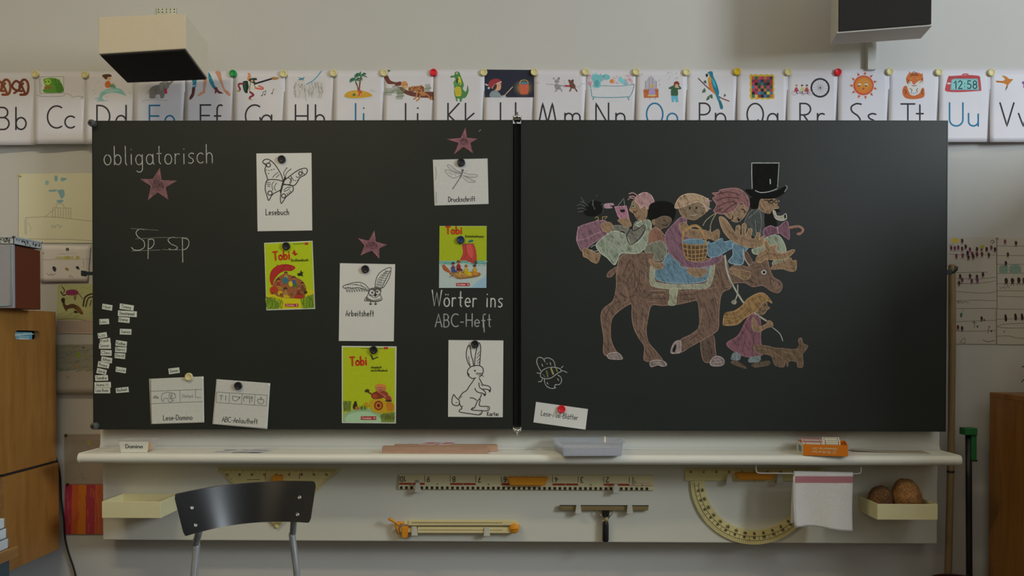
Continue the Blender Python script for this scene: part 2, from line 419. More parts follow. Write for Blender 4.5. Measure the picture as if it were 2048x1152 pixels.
# ================================================================== the room
M_BLOCKER = mat('blocker_brown', (.16, .10, .05), .6, var=.15)  # brown of the added shading block at the right
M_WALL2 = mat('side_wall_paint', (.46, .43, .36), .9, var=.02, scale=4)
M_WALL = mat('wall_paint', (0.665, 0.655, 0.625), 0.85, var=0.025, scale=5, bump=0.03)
M_CEIL = mat('ceiling_paint', (0.62, 0.60, 0.55), 0.9, var=0.02, scale=4)
M_FLOOR = wood('floor_linoleum', (0.05, 0.036, 0.026), (0.08, 0.058, 0.04), 'Y', 3, 0.4)
M_FRAME = mat('window_frame_paint', (0.75, 0.75, 0.72), 0.5)
LX, BY, CZ = -3.4, -8.0, 3.7
struct(MB().box(LX-.1, RX+.1, WALLY, WALLY+.12, 0, CZ, M_WALL), 'wall_front')
struct(MB().box(LX-.1, RX+.1, BY-.1, WALLY+.12, -.1, 0, M_FLOOR), 'floor')
struct(MB().box(LX-.1, RX+.1, BY-.1, WALLY+.12, CZ, CZ+.1, M_CEIL), 'ceiling')
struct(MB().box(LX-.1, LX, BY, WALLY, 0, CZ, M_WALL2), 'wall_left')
WZ0, WZ1 = 1.75, 3.55
w = MB()
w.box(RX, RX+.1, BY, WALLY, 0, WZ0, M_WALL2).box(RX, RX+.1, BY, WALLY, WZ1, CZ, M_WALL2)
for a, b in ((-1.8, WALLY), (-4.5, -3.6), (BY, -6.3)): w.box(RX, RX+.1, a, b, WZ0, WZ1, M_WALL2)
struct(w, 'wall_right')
w = MB()
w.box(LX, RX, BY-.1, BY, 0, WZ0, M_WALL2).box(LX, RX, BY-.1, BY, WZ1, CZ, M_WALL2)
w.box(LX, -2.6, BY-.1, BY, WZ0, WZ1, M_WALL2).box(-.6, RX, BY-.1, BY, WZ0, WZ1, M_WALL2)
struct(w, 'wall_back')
M_GLASS = clear_plastic('window_glass', (0.8, 0.85, 0.9), 0.12, False)
def window(n, along_y, a, b, c):
    fr, gl = MB(), MB()
    def bx(mb, s0, s1, z0, z1, d0, d1, m):
        if along_y: mb.box(c+d0, c+d1, s0, s1, z0, z1, m)
        else: mb.box(s0, s1, c+d0, c+d1, z0, z1, m)
    for s0, s1 in ((a, a+.06), ((a+b)/2-.04, (a+b)/2+.04), (b-.06, b)): bx(fr, s0, s1, WZ0, WZ1, .02, .08, M_FRAME)
    for z0, z1 in ((WZ0, WZ0+.06), (WZ1-.06, WZ1)): bx(fr, a, b, z0, z1, .025, .075, M_FRAME)
    bx(gl, a+.05, b-.05, WZ0+.05, WZ1-.05, .045, .055, M_GLASS)
    f = fr.build('window_%d' % n, kind='structure'); gl.build('window_pane', f)
window(1, True, -3.6, -1.8, RX); window(2, True, -6.3, -4.5, RX); window(3, False, -2.6, -.6, BY-.1)
# unseen block added beyond the right edge to shade the lower right wall
struct(MB().box(2.36, 3.3, -1.35, WALLY-.001, 0, 2.0, M_BLOCKER), 'light_blocker')
# cable duct running down from the right loudspeaker
t = MB(); a = W(1736, 60, .02); b = W(1752, 139, .02)
t.box(a.x, b.x, .018, WALLY, b.z, a.z, mat('duct_plastic', (0.68, 0.67, 0.61), 0.5)); struct(t, 'trim_1')

# ================================================================== chalk unit: steel back panel, ledge, clips, rail
M_STEEL = mat('cream_enamel', (0.78, 0.765, 0.66), 0.42, var=0.02, scale=6)
M_LEDGE = mat('ledge_enamel', (0.86, 0.85, 0.76), 0.34, var=0.02, scale=6)
YP, YT, YB = -.05, -.20, -.12                    # back panel face, ledge nose centre, blackboard face
unit = thing('chalk_ledge_panel', 'long cream wall panel and chalk ledge under the two blackboards', 'panel', (0, 0, W(1035, 1086, YP).z))
pl = MB(); a = W(204, 835, YP); b = W(1874.5, 1088, YP)
pl.box(a.x, b.x, YP, WALLY, b.z, a.z, M_STEEL, .004).build('back_panel', unit)
xl, xr = W(157, 915, -.21).x, W(1922, 920, -.21).x
ZT = WZ(1030, 899, 0).z; ZT = W(1030, 898.5, YP-.012).z
zr = W(1030, 846, YP-.006).z
r = .019
prof = [(YP-.001, zr), (YP-.006, zr), (YP-.007, ZT+.02), (YP-.011, ZT+.006), (YP-.022, ZT), (YT, ZT)]
prof += [(YT-r*math.sin(math.radians(q)), ZT-r+r*math.cos(math.radians(q))) for q in range(15, 181, 15)]
prof += [(YT+.02, ZT-2*r), (YT+.02, ZT-2*r+.004), (YP-.001, ZT-.006)]
def extr(mb, prof, x0, x1, m):
    n = len(prof); vs = [(x0, y, z) for y, z in prof]+[(x1, y, z) for y, z in prof]
    fs = [(i, (i+1) % n, n+(i+1) % n, n+i) for i in range(n)]
    mb.add(vs, fs, m, True)
    tri = tessellate_polygon([[Vector((y, z, 0)) for y, z in prof]])
    mb.add(vs[:n], tri, m); mb.add(vs[n:], tri, m)
xr2, xl2 = W(1877, 870, YP).x, W(202.5, 870, YP).x
tray = [p for p in prof if p[1] <= ZT+.0005]
led = MB(); extr(led, [(YP-.001, ZT)]+tray, xl+.006, xr-.006, M_LEDGE)
lo_ = led.build('ledge', unit)
rs = MB(); extr(rs, [(YP-.001, zr), (YP-.006, zr), (YP-.007, ZT+.02), (YP-.011, ZT+.006), (YP-.022, ZT+.0005), (YP-.001, ZT+.0005)], xl2, xr2, M_LEDGE)
rs.build('splash_rail', lo_)
M_CAP = mat('end_cap_plastic', (0.86, 0.85, 0.78), 0.5)
for x0, x1 in ((xl, xl+.0058), (xr-.0058, xr)):
    e = MB(); extr(e, [(YP-.012, ZT+.0015)]+[(y-.0012 if y < YT else y, z+(.0012 if y >= YT-.01 and z > ZT-.01 else 0)) for y, z in tray], x0, x1, M_CAP); e.build('end_cap', unit)
M_CLIP = mat('clip_plastic', (0.68, 0.66, 0.555), 0.5)
def clip(p, yf=-.079):                           # an upturned clip: lug at the panel and a hooked face
    m = MB(); m.prism(pts(p), yf, yf+.004, M_CLIP, .001)
    q = pts(p); zs = [W(u, v, yf).z for u, v in q]; xs = [W(u, v, yf).x for u, v in q]
    m.box(min(xs)+.002, max(xs)-.002, yf+.003, YP+.001, min(zs)+.001, min(zs)+.006, M_CLIP)
    return m.build('clip', unit)
for p in ('831 966 839 966 842.5 985 829 985', '1228.5 968.5 1235.5 968.5 1238 986 1225.5 986',
          '824 1053.5 833 1053.5 835.5 1071.5 822.5 1071.5', '969 1054.5 978 1054.5 980.5 1072.5 967 1072.5',
          '1152.5 1009.5 1161 1009.5 1163.5 1028 1150 1028', '1255 1009.5 1264 1009.5 1266.5 1028 1253 1028',
          '1455 948.5 1462 948.5 1466 967.5 1452 967.5', '1556 949 1564 949 1568 967.5 1553 967.5'): clip(p)
yr = -.185
R_ = [W(1512, 930, yr), W(1512, 941, yr), W(1513.5, 944.5, yr), W(1518, 946.4, yr), W(1716, 947.6, yr), W(1720.5, 946, yr), W(1722, 942.5, yr), W(1722, 931, yr)]
R_[0].z = R_[-1].z = ZT-.008
ra = MB(); ra.tube(R_, .0022, mat('white_rod', (0.72, 0.72, 0.66), 0.35)); ra.build('towel_rail', unit)

# ================================================================== the two blackboards and their pylon
_bm = None
def board_mat():
    m = bpy.data.materials.new('blackboard_enamel'); N, L = nodes(m); b = N['Principled BSDF']
    tc = N.new('ShaderNodeTexCoord'); mp = N.new('ShaderNodeMapping'); mp.inputs['Scale'].default_value = (1, 1, 2.2)
    nz = N.new('ShaderNodeTexNoise'); nz.inputs['Scale'].default_value = 3.0; nz.inputs['Detail'].default_value = 6; nz.inputs['Roughness'].default_value = .6
    L.new(tc.outputs['Object'], mp.inputs['Vector']); L.new(mp.outputs['Vector'], nz.inputs['Vector'])
    mx = N.new('ShaderNodeMix'); mx.data_type = 'RGBA'
    mx.inputs[6].default_value = (*[c*0.82 for c in BOARD_RGB], 1); mx.inputs[7].default_value = (*[c*1.25 for c in BOARD_RGB], 1)
    L.new(nz.outputs['Fac'], mx.inputs[0]); L.new(mx.outputs[2], b.inputs['Base Color'])
    b.inputs['Roughness'].default_value = 0.5; b.inputs['Specular IOR Level'].default_value = 0.42
    return m
M_BOARD = board_mat()
M_EDGE = mat('board_edge_metal', (0.05, 0.055, 0.05), 0.4, metal=0.5)
M_BUMP = mat('grey_rubber', (0.10, 0.105, 0.10), 0.5)
M_CHROME = mat('chrome', (0.62, 0.62, 0.6), 0.18, metal=1.0)
M_DARKM = mat('dark_metal', (0.05, 0.06, 0.065), 0.4, metal=0.6)
def board(corners, label):
    q = pts(corners); z0 = min(W(*p, YB).z for p in q)
    t = thing('blackboard', label, 'blackboard', ((W(*q[0], YB).x+W(*q[1], YB).x)/2, YB+.012, z0))
    p = MB(); p.prism(q, YB, YB+.020, M_BOARD, .0008); p.build('writing_surface', t)
    e = MB()                                      # thin metal edging round the rim
    c = [W(u, v, YB) for u, v in q]
    for i in range(4):
        a, b = c[i], c[(i+1) % 4]; d = (b-a).normalized()*.002; n_ = Vector((d.z, 0, -d.x)); n_ = n_.normalized()*.0028
        ctr = (c[0]+c[2])/2
        if (a+n_-ctr).length < (a-ctr).length: n_ = -n_
        e.hexa([a-d+Vector((0, -.001, 0)), b+d+Vector((0, -.001, 0)), b+d+Vector((0, .022, 0)), a-d+Vector((0, .022, 0)), a-d+n_+Vector((0, -.001, 0)), b+d+n_+Vector((0, -.001, 0)), b+d+n_+Vector((0, .022, 0)), a-d+n_+Vector((0, .022, 0))], M_EDGE)
    e.build('edge_strip', t)
    return t
board_l = board('185.5 243 1024.5 241.5 1024.5 856.5 188 857.5', 'left blackboard with hand lettering, pink stars and pinned sheets')
board_r = board('1043.5 241.5 1894.5 242.5 1890 862 1043.5 858.5', 'right blackboard with a coloured chalk drawing of riders on a moose')
for u, v in ((187, 248), (192, 851.5)):
    m = MB(); p = W(u, v, YB); m.lathe([(.006, 0), (.0125, .002), (.0135, .006), (.0135, .034), (.012, .038)], p+Vector((0, -.022, 0)), (0, 1, 0), M_BUMP, 18)
    m.lathe([(.005, 0), (.005, .004)], p+Vector((0, -.0235, 0)), (0, 1, 0), M_DARKM, 10); m.build('corner_bumper', board_l)
m = MB(); a = W(188, 541, YB); b = W(163, 552, YB)     # handle on the outer edge
m.box(b.x, a.x, YB+.004, YB+.016, b.z+.004, a.z-.004, M_DARKM, .001)
m.box(b.x-.001, b.x+.010, YB-.004, YB+.022, b.z, a.z, M_DARKM, .002); m.build('side_handle', board_l)
m = MB(); a = W(1890, 537, YB); b = W(1912, 551, YB)
m.box(a.x, b.x-.012, YB+.004, YB+.016, b.z+.004, a.z-.004, M_DARKM, .001)
m.tube([(b.x-.016, YB+.01, b.z+.012), (b.x-.006, YB+.008, b.z+.014), (b.x+.002, YB+.004, b.z+.022), (b.x+.001, YB, b.z+.034)], .006, M_DARKM); m.build('side_hook', board_r)
py = thing('board_pylon', 'black upright post in the gap between the two blackboards', 'post', (W(1034, 850, -.09).x, -.07, W(1034, 850, -.09).z))
m = MB(); a = W(1006, 247, -.094); b = W(1063, 852, -.094); z3 = W(1034, 310, -.06).z; z4 = W(1034, 830, -.05).z; M_RAIL = mat('black_rail', (0.008, 0.008, 0.008), 0.5)
m.box(a.x, b.x, -.094, -.056, b.z, a.z, M_RAIL, .003).box(a.x+.01, b.x-.01, -.057, WALLY, z4, z3, M_RAIL); m.build('rail', py)
m = MB(); a = W(1027.5, 247, -.11); b = W(1042, 852, -.11); m.box(a.x, b.x, -.108, -.094, b.z, a.z, mat('black_felt', (0.006, 0.006, 0.006), 0.9), .002); m.build('seal_strip', py)
for cy, s in ((238, 1), (857, -1)):
    m = MB(); p = W(1034.5, cy, -.125)
    m.box(p.x-.013, p.x+.013, -.128, -.094, p.z-.005, p.z+.005, M_CHROME, .002)
    m.lathe([(.004, 0), (.0095, .003), (.0095, .010), (.006, .013), (.0035, .018), (.0035, .024)], p+Vector((0, -.002, s*.001)), (0, 0, s), M_CHROME, 14)
    m.lathe([(.002, 0), (.0045, .001), (.0045, .008), (.003, .01)], p+Vector((-.010, -.006, s*.001)), (0, 0, s), M_CHROME, 10)
    m.lathe([(.002, 0), (.0045, .001), (.0045, .008), (.003, .01)], p+Vector((.010, -.006, s*.001)), (0, 0, s), M_CHROME, 10)
    m.tube([p+Vector((-.011, -.004, s*.004)), p+Vector((-.0145, -.004, s*.010)), p+Vector((-.0145, -.004, -s*.006))], .0022, M_CHROME, 8)
    m.tube([p+Vector((.011, -.004, s*.004)), p+Vector((.0145, -.004, s*.010)), p+Vector((.0145, -.004, -s*.006))], .0022, M_CHROME, 8)
    m.build('clamp', py)

# ================================================================== loudspeakers
def speaker(front, rear, yf, yr_, grille, label, bm_, gm):
    F_ = [W(*p, yf) for p in pts(front)]; B_ = [W(*p, yr_) for p in pts(rear)]     # TL TR BR BL
    z0 = min(p.z for p in F_+B_); t = thing('loudspeaker', label, 'loudspeaker', ((F_[0].x+F_[1].x)/2, yr_, z0))
    b = MB(); b.hexa([F_[3], F_[2], B_[2], B_[3], F_[0], F_[1], B_[1], B_[0]], bm_, .0025); b.build('cabinet', t)
    if grille == 'bottom': c = [F_[3], F_[2], B_[2], B_[3]]; n_ = (c[1]-c[0]).cross(c[3]-c[0]).normalized()
    else: c = [F_[0], F_[1], F_[2], F_[3]]; n_ = (c[1]-c[0]).cross(c[3]-c[0]).normalized()
    ctr = sum(c, Vector())/4; mid = sum(F_+B_, Vector())/8
    if n_.dot(ctr-mid) < 0: n_ = -n_
    ci = [ctr+(p-ctr)*f for p, f in zip(c, (.965, .965, .965, .965))]
    g = MB(); g.hexa([p+n_*.0002 for p in ci]+[p+n_*.006 for p in ci], gm, .0015); g.build('grille', t)
    return t
M_SPK = mat('speaker_laminate', (0.68, 0.60, 0.46), 0.55, var=0.03)
M_SPK2 = mat('speaker_laminate_grey', (0.62, 0.58, 0.50), 0.55, var=0.03)
M_GRI = mat('speaker_grille_cloth', (0.018, 0.016, 0.014), 0.9, var=0.25, scale=400, bump=.2)
sl = speaker('196.5 34 371 27 371.5 97 197 108', '253 97 416 86 416 157.5 253 164', -.32, -.11, 'bottom',
        'box loudspeaker with dark underside above the D and E cards', M_SPK, M_GRI)
sr = speaker('1674 -112 1866 -122 1864.5 52 1673.5 67', '1664 -84 1842 -96 1842 77.5 1660.5 90', -.27, -.10, 'front',
        'loudspeaker with black grille facing the room above the R, S and T cards', M_SPK2, M_GRI)
M_ZINC = mat('zinc_plate', (0.42, 0.46, 0.43), 0.4, metal=0.7)
def bracket(sp, u0, v0, u1, v1, yb):
    m = MB(); a = W(u0, v0, .036); b = W(u1, v1, .036)
    m.box(a.x, b.x, .036, WALLY, b.z-.13, a.z, M_ZINC, .0006)
    dk = mat('hole_dark', (0.03, 0.03, 0.03), .9)
    for i in range(5):
        for j in range(2):
            x = a.x+(b.x-a.x)*(i+.5)/5; z = a.z-.006-.011*j
            m.lathe([(.0024, 0), (.0024, .0006)], (x, .0358, z), (0, -1, 0), dk, 8)
    m.box((a.x+b.x)/2-.012, (a.x+b.x)/2+.012, yb+.003, .036, b.z-.128, b.z-.122, M_ZINC); m.build('wall_bracket', sp)
bracket(sl, 313, 16, 353, 28, -.12)
bracket(sr, 1731, -60, 1771, -46, -.11)
# ================================================================== magnets
def magnet_mesh(hx, r, E=0.4):
    p = [(r*.6, -.0002), (r*.96, 0), (r, .001), (r, .0065), (r*.9, .0085), (r*.72, .009), (r*.66, .0078), (r*.3, .0076), (.0, .0076)]
    m = MB(); m.lathe(p, (0, 0, 0), (0, -1, 0), mat('magnet_'+hx, alb(hx, E), 0.35, var=.02), 24)
    me = bpy.data.meshes.new('round_magnet'); m.bm.to_mesh(me); m.bm.free()
    for q in m.mats: me.materials.append(q)
    return me
MAG = {}
def magnet(px, py, y, col, r, label, group=None):
    if (col, r) not in MAG: MAG[(col, r)] = magnet_mesh(col, r)
    o = bpy.data.objects.new('round_magnet', MAG[(col, r)]); COL.objects.link(o); o.location = W(px, py, y)
    tag(o, label, 'magnet', group); return o
CREAM, GREEN, RED, YEL, BLK, BLU = 'b9b080', '0b6a2e', 'a0121c', 'd0b010', '15151a', '12203f'

# ================================================================== alphabet cards
INKD, INKB = '2a292d', '1f5f80'
def card(letter, x0, x1, top, pic, la, lb, base, cap=44, blue=False, bx=None, lift=0.0):
    """letter: the capital; x0 x1: card edges in the photo; la, lb: where the two letters start"""
    k = 288 if x0 < 1024 else 284
    k += (x0 < 60)*2
    sh = lambda x: (x-1024)*0.0
    d = sheet([(x0, top), (x1, top+(1 if x0 > 1000 else 0)), (x1, k), (x0, k)], -.006-lift, 'c4c2c8', curl=lambda s_, t_: .030*max(0, t_-.12)**1.6+.007*max(0, t_-.2)*math.cos(3.1*s_), nx=10, ny=12, gloss=.45)
    c = INKB if blue else INKD
    d.T(0, 0, 1)
    d.text(c, 3.3, letter.upper(), la, base, cap)
    d.text(c, 3.3, letter.lower(), lb, base, cap)
    pic(d)
    what = PIC[letter]
    d.mb.build('alphabet_card', label='white alphabet card with the letters %s%s and %s' % (letter, letter.lower(), what), cat='card', group='alphabet cards above the blackboards')
PIC = dict(B='two brown pretzels', C='a green creature on a screen', D='a girl riding a dolphin', E='a grey elephant', F='four legs and feet', G='a guitar player',
           H='a shaggy dog on a leash', I='a palm island', J='a jaguar on a branch', K='a green crocodile', L='a lantern in the dark', M='two mice running with a fork',
           N='a hippo in a bathtub', O='an organ and a boy covering his ears', P='a parrot', Q='a patchwork square', R='a bicycle and a wheel', S='a smiling sun', T='a tiger',
           U='a red alarm clock', V='two flying birds')
def pB(d):
    d.T(0, 0, 3.84)
    for ox in (0, 138):
        c = '5e3020' if ox else '6e3c22'
        d.S(c, 4.6, [(ox+30, 700), (ox-20, 690), (ox-45, 660), (ox-15, 622), (ox+22, 650), (ox+55, 718), (ox+65, 722)])
        d.S(c, 5.0, [(ox+20, 727), (ox+65, 722), (ox+80, 680), (ox+72, 630), (ox+45, 612), (ox+18, 640), (ox+12, 690)])
        d.S(c, 4.4, [(ox-28, 715), (ox+5, 690), (ox+40, 640)])
        d.S('8a5638', 1.2, [(ox+48, 616), (ox+70, 635), (ox+76, 675)])
def pC(d):
    d.T(0, 0, 3.84)
    d.F('b6b8b4', '300 592 490 588 490 716 308 718', False); d.S('77766f', 1, '300 592 490 588 490 716 308 718', False, True); d.S('77766f', .8, '310 600 318 710', False)
    d.F('4c7a2e', '340 640 335 610 365 600 400 598 440 606 470 635 488 680 482 708 420 714 345 712 330 690 350 670')
    d.F('3c6a24', '400 612 440 606 470 635 488 680 482 708 440 710 425 660')
    d.F('86a83a', '345 615 370 606 392 622 380 650 350 650'); d.F('7a5a2a', '340 668 372 660 395 666 390 680 350 684'); d.O('1d2a12', 352, 628, 5); d.O('1d2a12', 376, 626, 5)
    d.S('6b6b64', .8, '280 728 330 740 480 738 500 720 540 728 560 748 590 738 625 742 640 752 618 756'); d.S('6b6b64', .8, '610 738 638 744', False)
    for i in range(5): d.S('5a9a30', .8, [(360+24*i, 604), (372+24*i, 640)])
def pD(d):
    d.T(0, 0, 3.84)
    d.F('6f9a9c', '722 758 760 748 775 712 830 682 900 676 940 694 968 735 925 722 880 712 830 716 790 738 775 770 758 764')
    d.F('7ea8a8', '800 700 860 684 920 694 880 704 830 712'); d.F('5f8a8e', '850 676 872 636 890 676'); d.F('6f9a9c', '770 745 760 772 800 770 786 755'); d.S('54787c', .8, '745 772 790 776 830 770')
    d.F('a8582c', '812 630 836 622 850 640 848 668 820 674 806 655'); d.F('3a7a5c', '848 650 880 652 884 668 850 670'); d.O('c2a078', 838, 606, 14); d.F('4a2c1c', '784 580 810 570 850 572 856 590 830 592 818 612 800 600')
    d.S('c2a078', 1.4, '850 640 872 645 880 660'); d.S('c2a078', 1.6, '862 670 858 692 850 700')
    for u, v in ((715, 700), (724, 720), (985, 712), (1000, 718), (818, 748), (750, 785)): d.S('6f8a90', .9, [(u, v), (u+8, v-6)])
    d.S('8a8f90', .7, '745 640 752 628 768 622')
def pE(d):
    d.T(0, 0, 3.84)
    d.F('6e6c68', '1146 700 1160 672 1200 655 1236 652 1262 668 1268 700 1262 742 1252 754 1232 752 1226 726 1196 730 1192 754 1150 754 1148 735')
    d.F('777570', '1226 650 1250 626 1290 624 1302 648 1292 680 1262 690 1236 676'); d.F('6a6864', '1290 660 1320 640 1345 606 1338 600 1312 625 1285 640')
    d.F('7d7a74', '1224 640 1246 636 1262 660 1254 688 1230 690'); d.S('3e3c3a', .8, '1230 642 1250 640 1262 662 1254 688'); d.F('a02c3c', '1264 682 1280 680 1284 716 1270 720 1262 704'); d.O('1a1a1a', 1284, 640, 3)
    d.S('6e6c68', 1, '1146 690 1134 712 1128 718'); d.S('83827c', .7, '1092 790 1110 772 1180 766 1290 772'); d.S('4c4a46', .8, '1196 690 1198 730', False)
    for u in (1158, 1176, 1206, 1240): d.S('4c4a46', .7, [(u, 745), (u+6, 755)], False)
def pF(d):
    d.T(360, 130, 5.689)
    d.F('2e7284', '135 150 188 146 186 215 172 266 140 262 146 210'); d.F('4a2a24', '140 262 172 262 168 310 158 352 130 388 106 392 112 360 132 320')
    d.F('a87a62', '270 150 312 146 300 215 286 280 290 312 260 330 212 356 198 348 232 312 262 285'); d.F('2e7284', '322 84 346 110 368 160 400 240 412 262 384 270 352 230 326 170')
    d.F('5c2c28', '386 262 420 252 440 290 492 322 440 324 420 306 408 326 396 318 398 290'); d.F('a87a62', '402 76 458 76 474 150 500 240 520 280 562 310 574 345 555 352 512 312 498 296 470 230 430 140')
    for u, v in ((150, 170), (170, 200), (150, 225), (168, 245), (340, 120), (345, 170), (366, 200), (385, 245)): d.O('141c22', u, v, 6)
    d.S('888880', .8, '110 262 125 275'); d.S('6e4838', .7, '520 300 540 332')
def pG(d):
    d.T(360, 130, 5.689)
    d.S('a06a42', 3.2, '780 100 800 130 790 170'); d.F('b07a50', '768 140 786 96 800 100 806 150 790 182 766 170'); d.F('14281e', '712 200 745 180 775 190 790 250 780 310 745 318 722 280')
    d.F('1f4030', '718 210 740 192 752 240 748 300 728 278'); d.F('c8c6bc', '778 190 850 190 912 240 905 262 850 270 820 320 770 310 784 250'); d.S('2a2a28', 1.2, '800 200 790 300', False); d.S('2a2a28', 1.2, '840 210 860 262', False)
    d.F('1f2f26', '780 170 820 150 870 150 874 170 845 178 860 200 820 205'); d.S('221c24', 3.4, '850 215 1050 155', False); d.F('8c6a3c', '1046 138 1110 142 1120 160 1060 170')
    d.S('6e2438', 3.6, '720 215 675 215 668 240 684 275 672 295', True); d.S('8c7a3c', 2.2, '680 290 648 300', False); d.S('6e2438', 4, '800 310 835 340 800 365 792 385'); d.S('8c7a3c', 2.2, '786 388 815 396', False)
    d.S('a8584c', 3.4, '860 262 930 275 945 262 900 240'); d.O('b08060', 820, 182, 14)
    for u, v in ((930, 350), (962, 338), (1045, 325)): d.O('1b1a18', u, v, 8, 6); d.S('1b1a18', .9, [(u+8, v), (u+16, v-44)], False)
    d.S('1b1a18', 1, '946 306 980 294', False); d.S('1b1a18', 1, '1061 281 1072 272', False); d.S('a8a8a4', .6, '1052 180 1056 225 1110 250 1165 268')
def pH(d):
    d.T(360, 130, 5.689); rnd = random.Random(3)
    d.F('a7a6a6', '1310 200 1350 170 1400 180 1440 220 1500 200 1580 185 1640 215 1640 300 1620 370 1560 375 1500 370 1440 376 1380 380 1300 365 1290 280')
    for i in range(46):
        u = rnd.uniform(1300, 1630); v = rnd.uniform(190, 320); L_ = rnd.uniform(40, 80)
        if abs(u-1455) < 30: v += 40
        d.S(rnd.choice(['6f6f70', '84807c', '504f50', '9a8f8a']), .7, [(u, v), (u+rnd.uniform(-16, 12), v+L_*.5), (u+rnd.uniform(-14, 14), v+L_)])
    d.F('3c7080', '1340 135 1385 150 1420 135 1405 165 1420 180 1385 170 1345 172 1362 152'); d.S('42809a', 1.8, '1440 220 1530 165 1610 70'); d.O('2a2828', 1350, 225, 5); d.O('2a2828', 1390, 228, 5); d.O('3a2a28', 1368, 250, 6)
def pI(d):
    d.T(660, 130, 4.876)
    d.F('a8822c', '138 300 170 265 240 248 320 252 390 275 412 300 360 316 260 325 170 320'); d.S('8ca0b0', 1.2, '135 310 190 328 280 334 370 328 420 312'); d.F('b4903a', '180 280 260 260 340 270 300 285')
    d.S('5a3828', 2.2, '275 250 268 210 255 170'); d.S('6a4028', 3, '284 255 290 190 300 110')
    for cx, cy, l in ((245, 145, 60), (300, 100, 68)):
        for a in (-150, -175, 160, -35, 10, 45, -100, 80):
            ca, sa = math.cos(math.radians(a)), math.sin(math.radians(a)); x, y = cx+l*ca, cy+l*.62*sa+16
            d.F('20503c' if a % 2 else '2c6046', [(cx, cy), (cx+l*.5*ca-8*sa, cy+l*.4*sa-10), (x, y), (cx+l*.5*ca+10*sa, cy+l*.36*sa+8)])
    d.F('a04838', '270 250 300 245 315 275 296 285 305 305 275 300 282 275'); d.F('46603c', '222 285 240 275 250 298 225 302'); d.S('7a8a94', .8, '390 260 410 240 420 262 440 258'); d.S('c8b090', 1.2, '300 280 292 305')
def pJ(d):
    d.T(660, 130, 4.876)
    d.F('5a302a', '530 108 565 108 590 150 640 168 690 162 700 195 640 206 580 196 545 160'); d.F('5a342c', '680 210 760 250 850 268 940 262 1020 268 1018 345 960 322 880 318 780 300 700 262')
    d.F('9a6840', '760 230 800 208 860 205 890 196 920 222 918 258 940 290 900 300 850 262 790 258'); d.F('a8784c', '692 182 712 160 742 162 760 190 750 226 720 232 700 210'); d.F('b89468', '714 200 748 200 742 228 722 230')
    d.S('9a6840', 2.6, '930 280 960 300 975 330 992 336 990 312'); d.S('9a6840', 3, '880 300 868 330 845 348'); d.S('9a6840', 3, '850 270 838 318 818 332')
    rnd = random.Random(5)
    for i in range(40):
        u = rnd.uniform(770, 915); d.O('4a2a1c', u, rnd.uniform(210, 258)+(6 if u < 800 else 0), rnd.uniform(4, 8), 5, 7)
    for cx, cy, n_, a0 in ((580, 262, 7, 200), (700, 250, 6, 140), (690, 300, 6, 100), (960, 225, 5, 250), (650, 240, 6, 190)):
        for i in range(n_):
            x = cx-i*11+n_*5; d.S('5c6a52' if i % 2 else '6f7c5e', .8, [(x, cy), (x-10, cy-18), (x-10, cy-36)]); d.S('66745a', .8, [(x, cy), (x-14, cy+14), (x-16, cy+34)])
        d.S('5c6a52', .8, [(cx-n_*8, cy+8), (cx+n_*6, cy)], False)
    d.O('1a1614', 722, 195, 4); d.O('1a1614', 742, 196, 4); d.F('4c5a3c', '560 60 570 48 590 54 580 66')
def pK(d):
    d.T(660, 130, 4.876)
    d.F('3f6e3c', '1180 122 1176 108 1212 98 1218 72 1240 64 1262 72 1276 110 1296 160 1306 200 1296 230 1322 262 1336 225 1338 196 1350 225 1348 270 1322 318 1290 328 1284 356 1266 356 1262 330 1240 330 1246 352 1232 352 1226 330 1212 280 1210 210 1204 170 1222 140 1210 122')
    d.F('a89a30', '1218 220 1270 215 1282 260 1276 300 1230 304 1218 262'); d.F('b0a23a', '1250 118 1270 122 1282 180 1270 195 1252 190'); d.F('4a7c44', '1206 170 1222 148 1240 190 1262 170 1272 182 1250 208 1222 206')
    d.S('1b2a18', 1.2, '1238 132 1236 165 1246 150 1252 132'); d.O('d8d8cc', 1238, 82, 9); d.O('14180f', 1240, 84, 4); d.O('1a2414', 1184, 118, 6); d.O('1c1a16', 1240, 165, 7)
    for i in range(4): d.S('7e7a2a', .7, [(1222, 232+18*i), (1278, 228+18*i)])
def pL(d):
    d.T(660, 130, 4.876)
    d.F('20222f', '1506 44 1996 48 1996 316 1508 316', False)
    for i, c in enumerate(('2c2c34', '3d3a36', '57503a', '6f6440', '8a7a48')): d.O(c, 1886, 222, 104-18*i, 90-14*i, 24)
    d.F('a04a38', '1852 180 1930 180 1934 270 1920 286 1866 286 1852 268'); d.O('3a6a80', 1892, 178, 38, 12)
    for i in range(4): d.S('c87050', 1, [(1854, 200+20*i), (1892, 208+20*i), (1932, 198+20*i)])
    d.S('b8a468', 1, '1850 180 1860 156 1892 146 1924 156 1932 180'); d.F('7e2c34', '1546 210 1552 165 1590 138 1640 136 1672 160 1670 195 1640 178 1600 205 1580 225'); d.O('8aa0b0', 1548, 225, 11); d.S('c0b0a8', 2.4, '1585 225 1615 190 1668 165')
    d.F('b48a70', '1612 200 1660 180 1668 215 1655 245 1622 250 1600 232'); d.F('38261e', '1586 222 1620 182 1626 215 1610 240'); d.F('6e7a80', '1562 312 1570 262 1620 248 1660 285 1668 314'); d.S('b8a488', 1.4, '1690 310 1780 215', False); d.F('8a9498', '1660 312 1690 295 1716 302 1710 316'); d.O('1c1410', 1648, 205, 4)
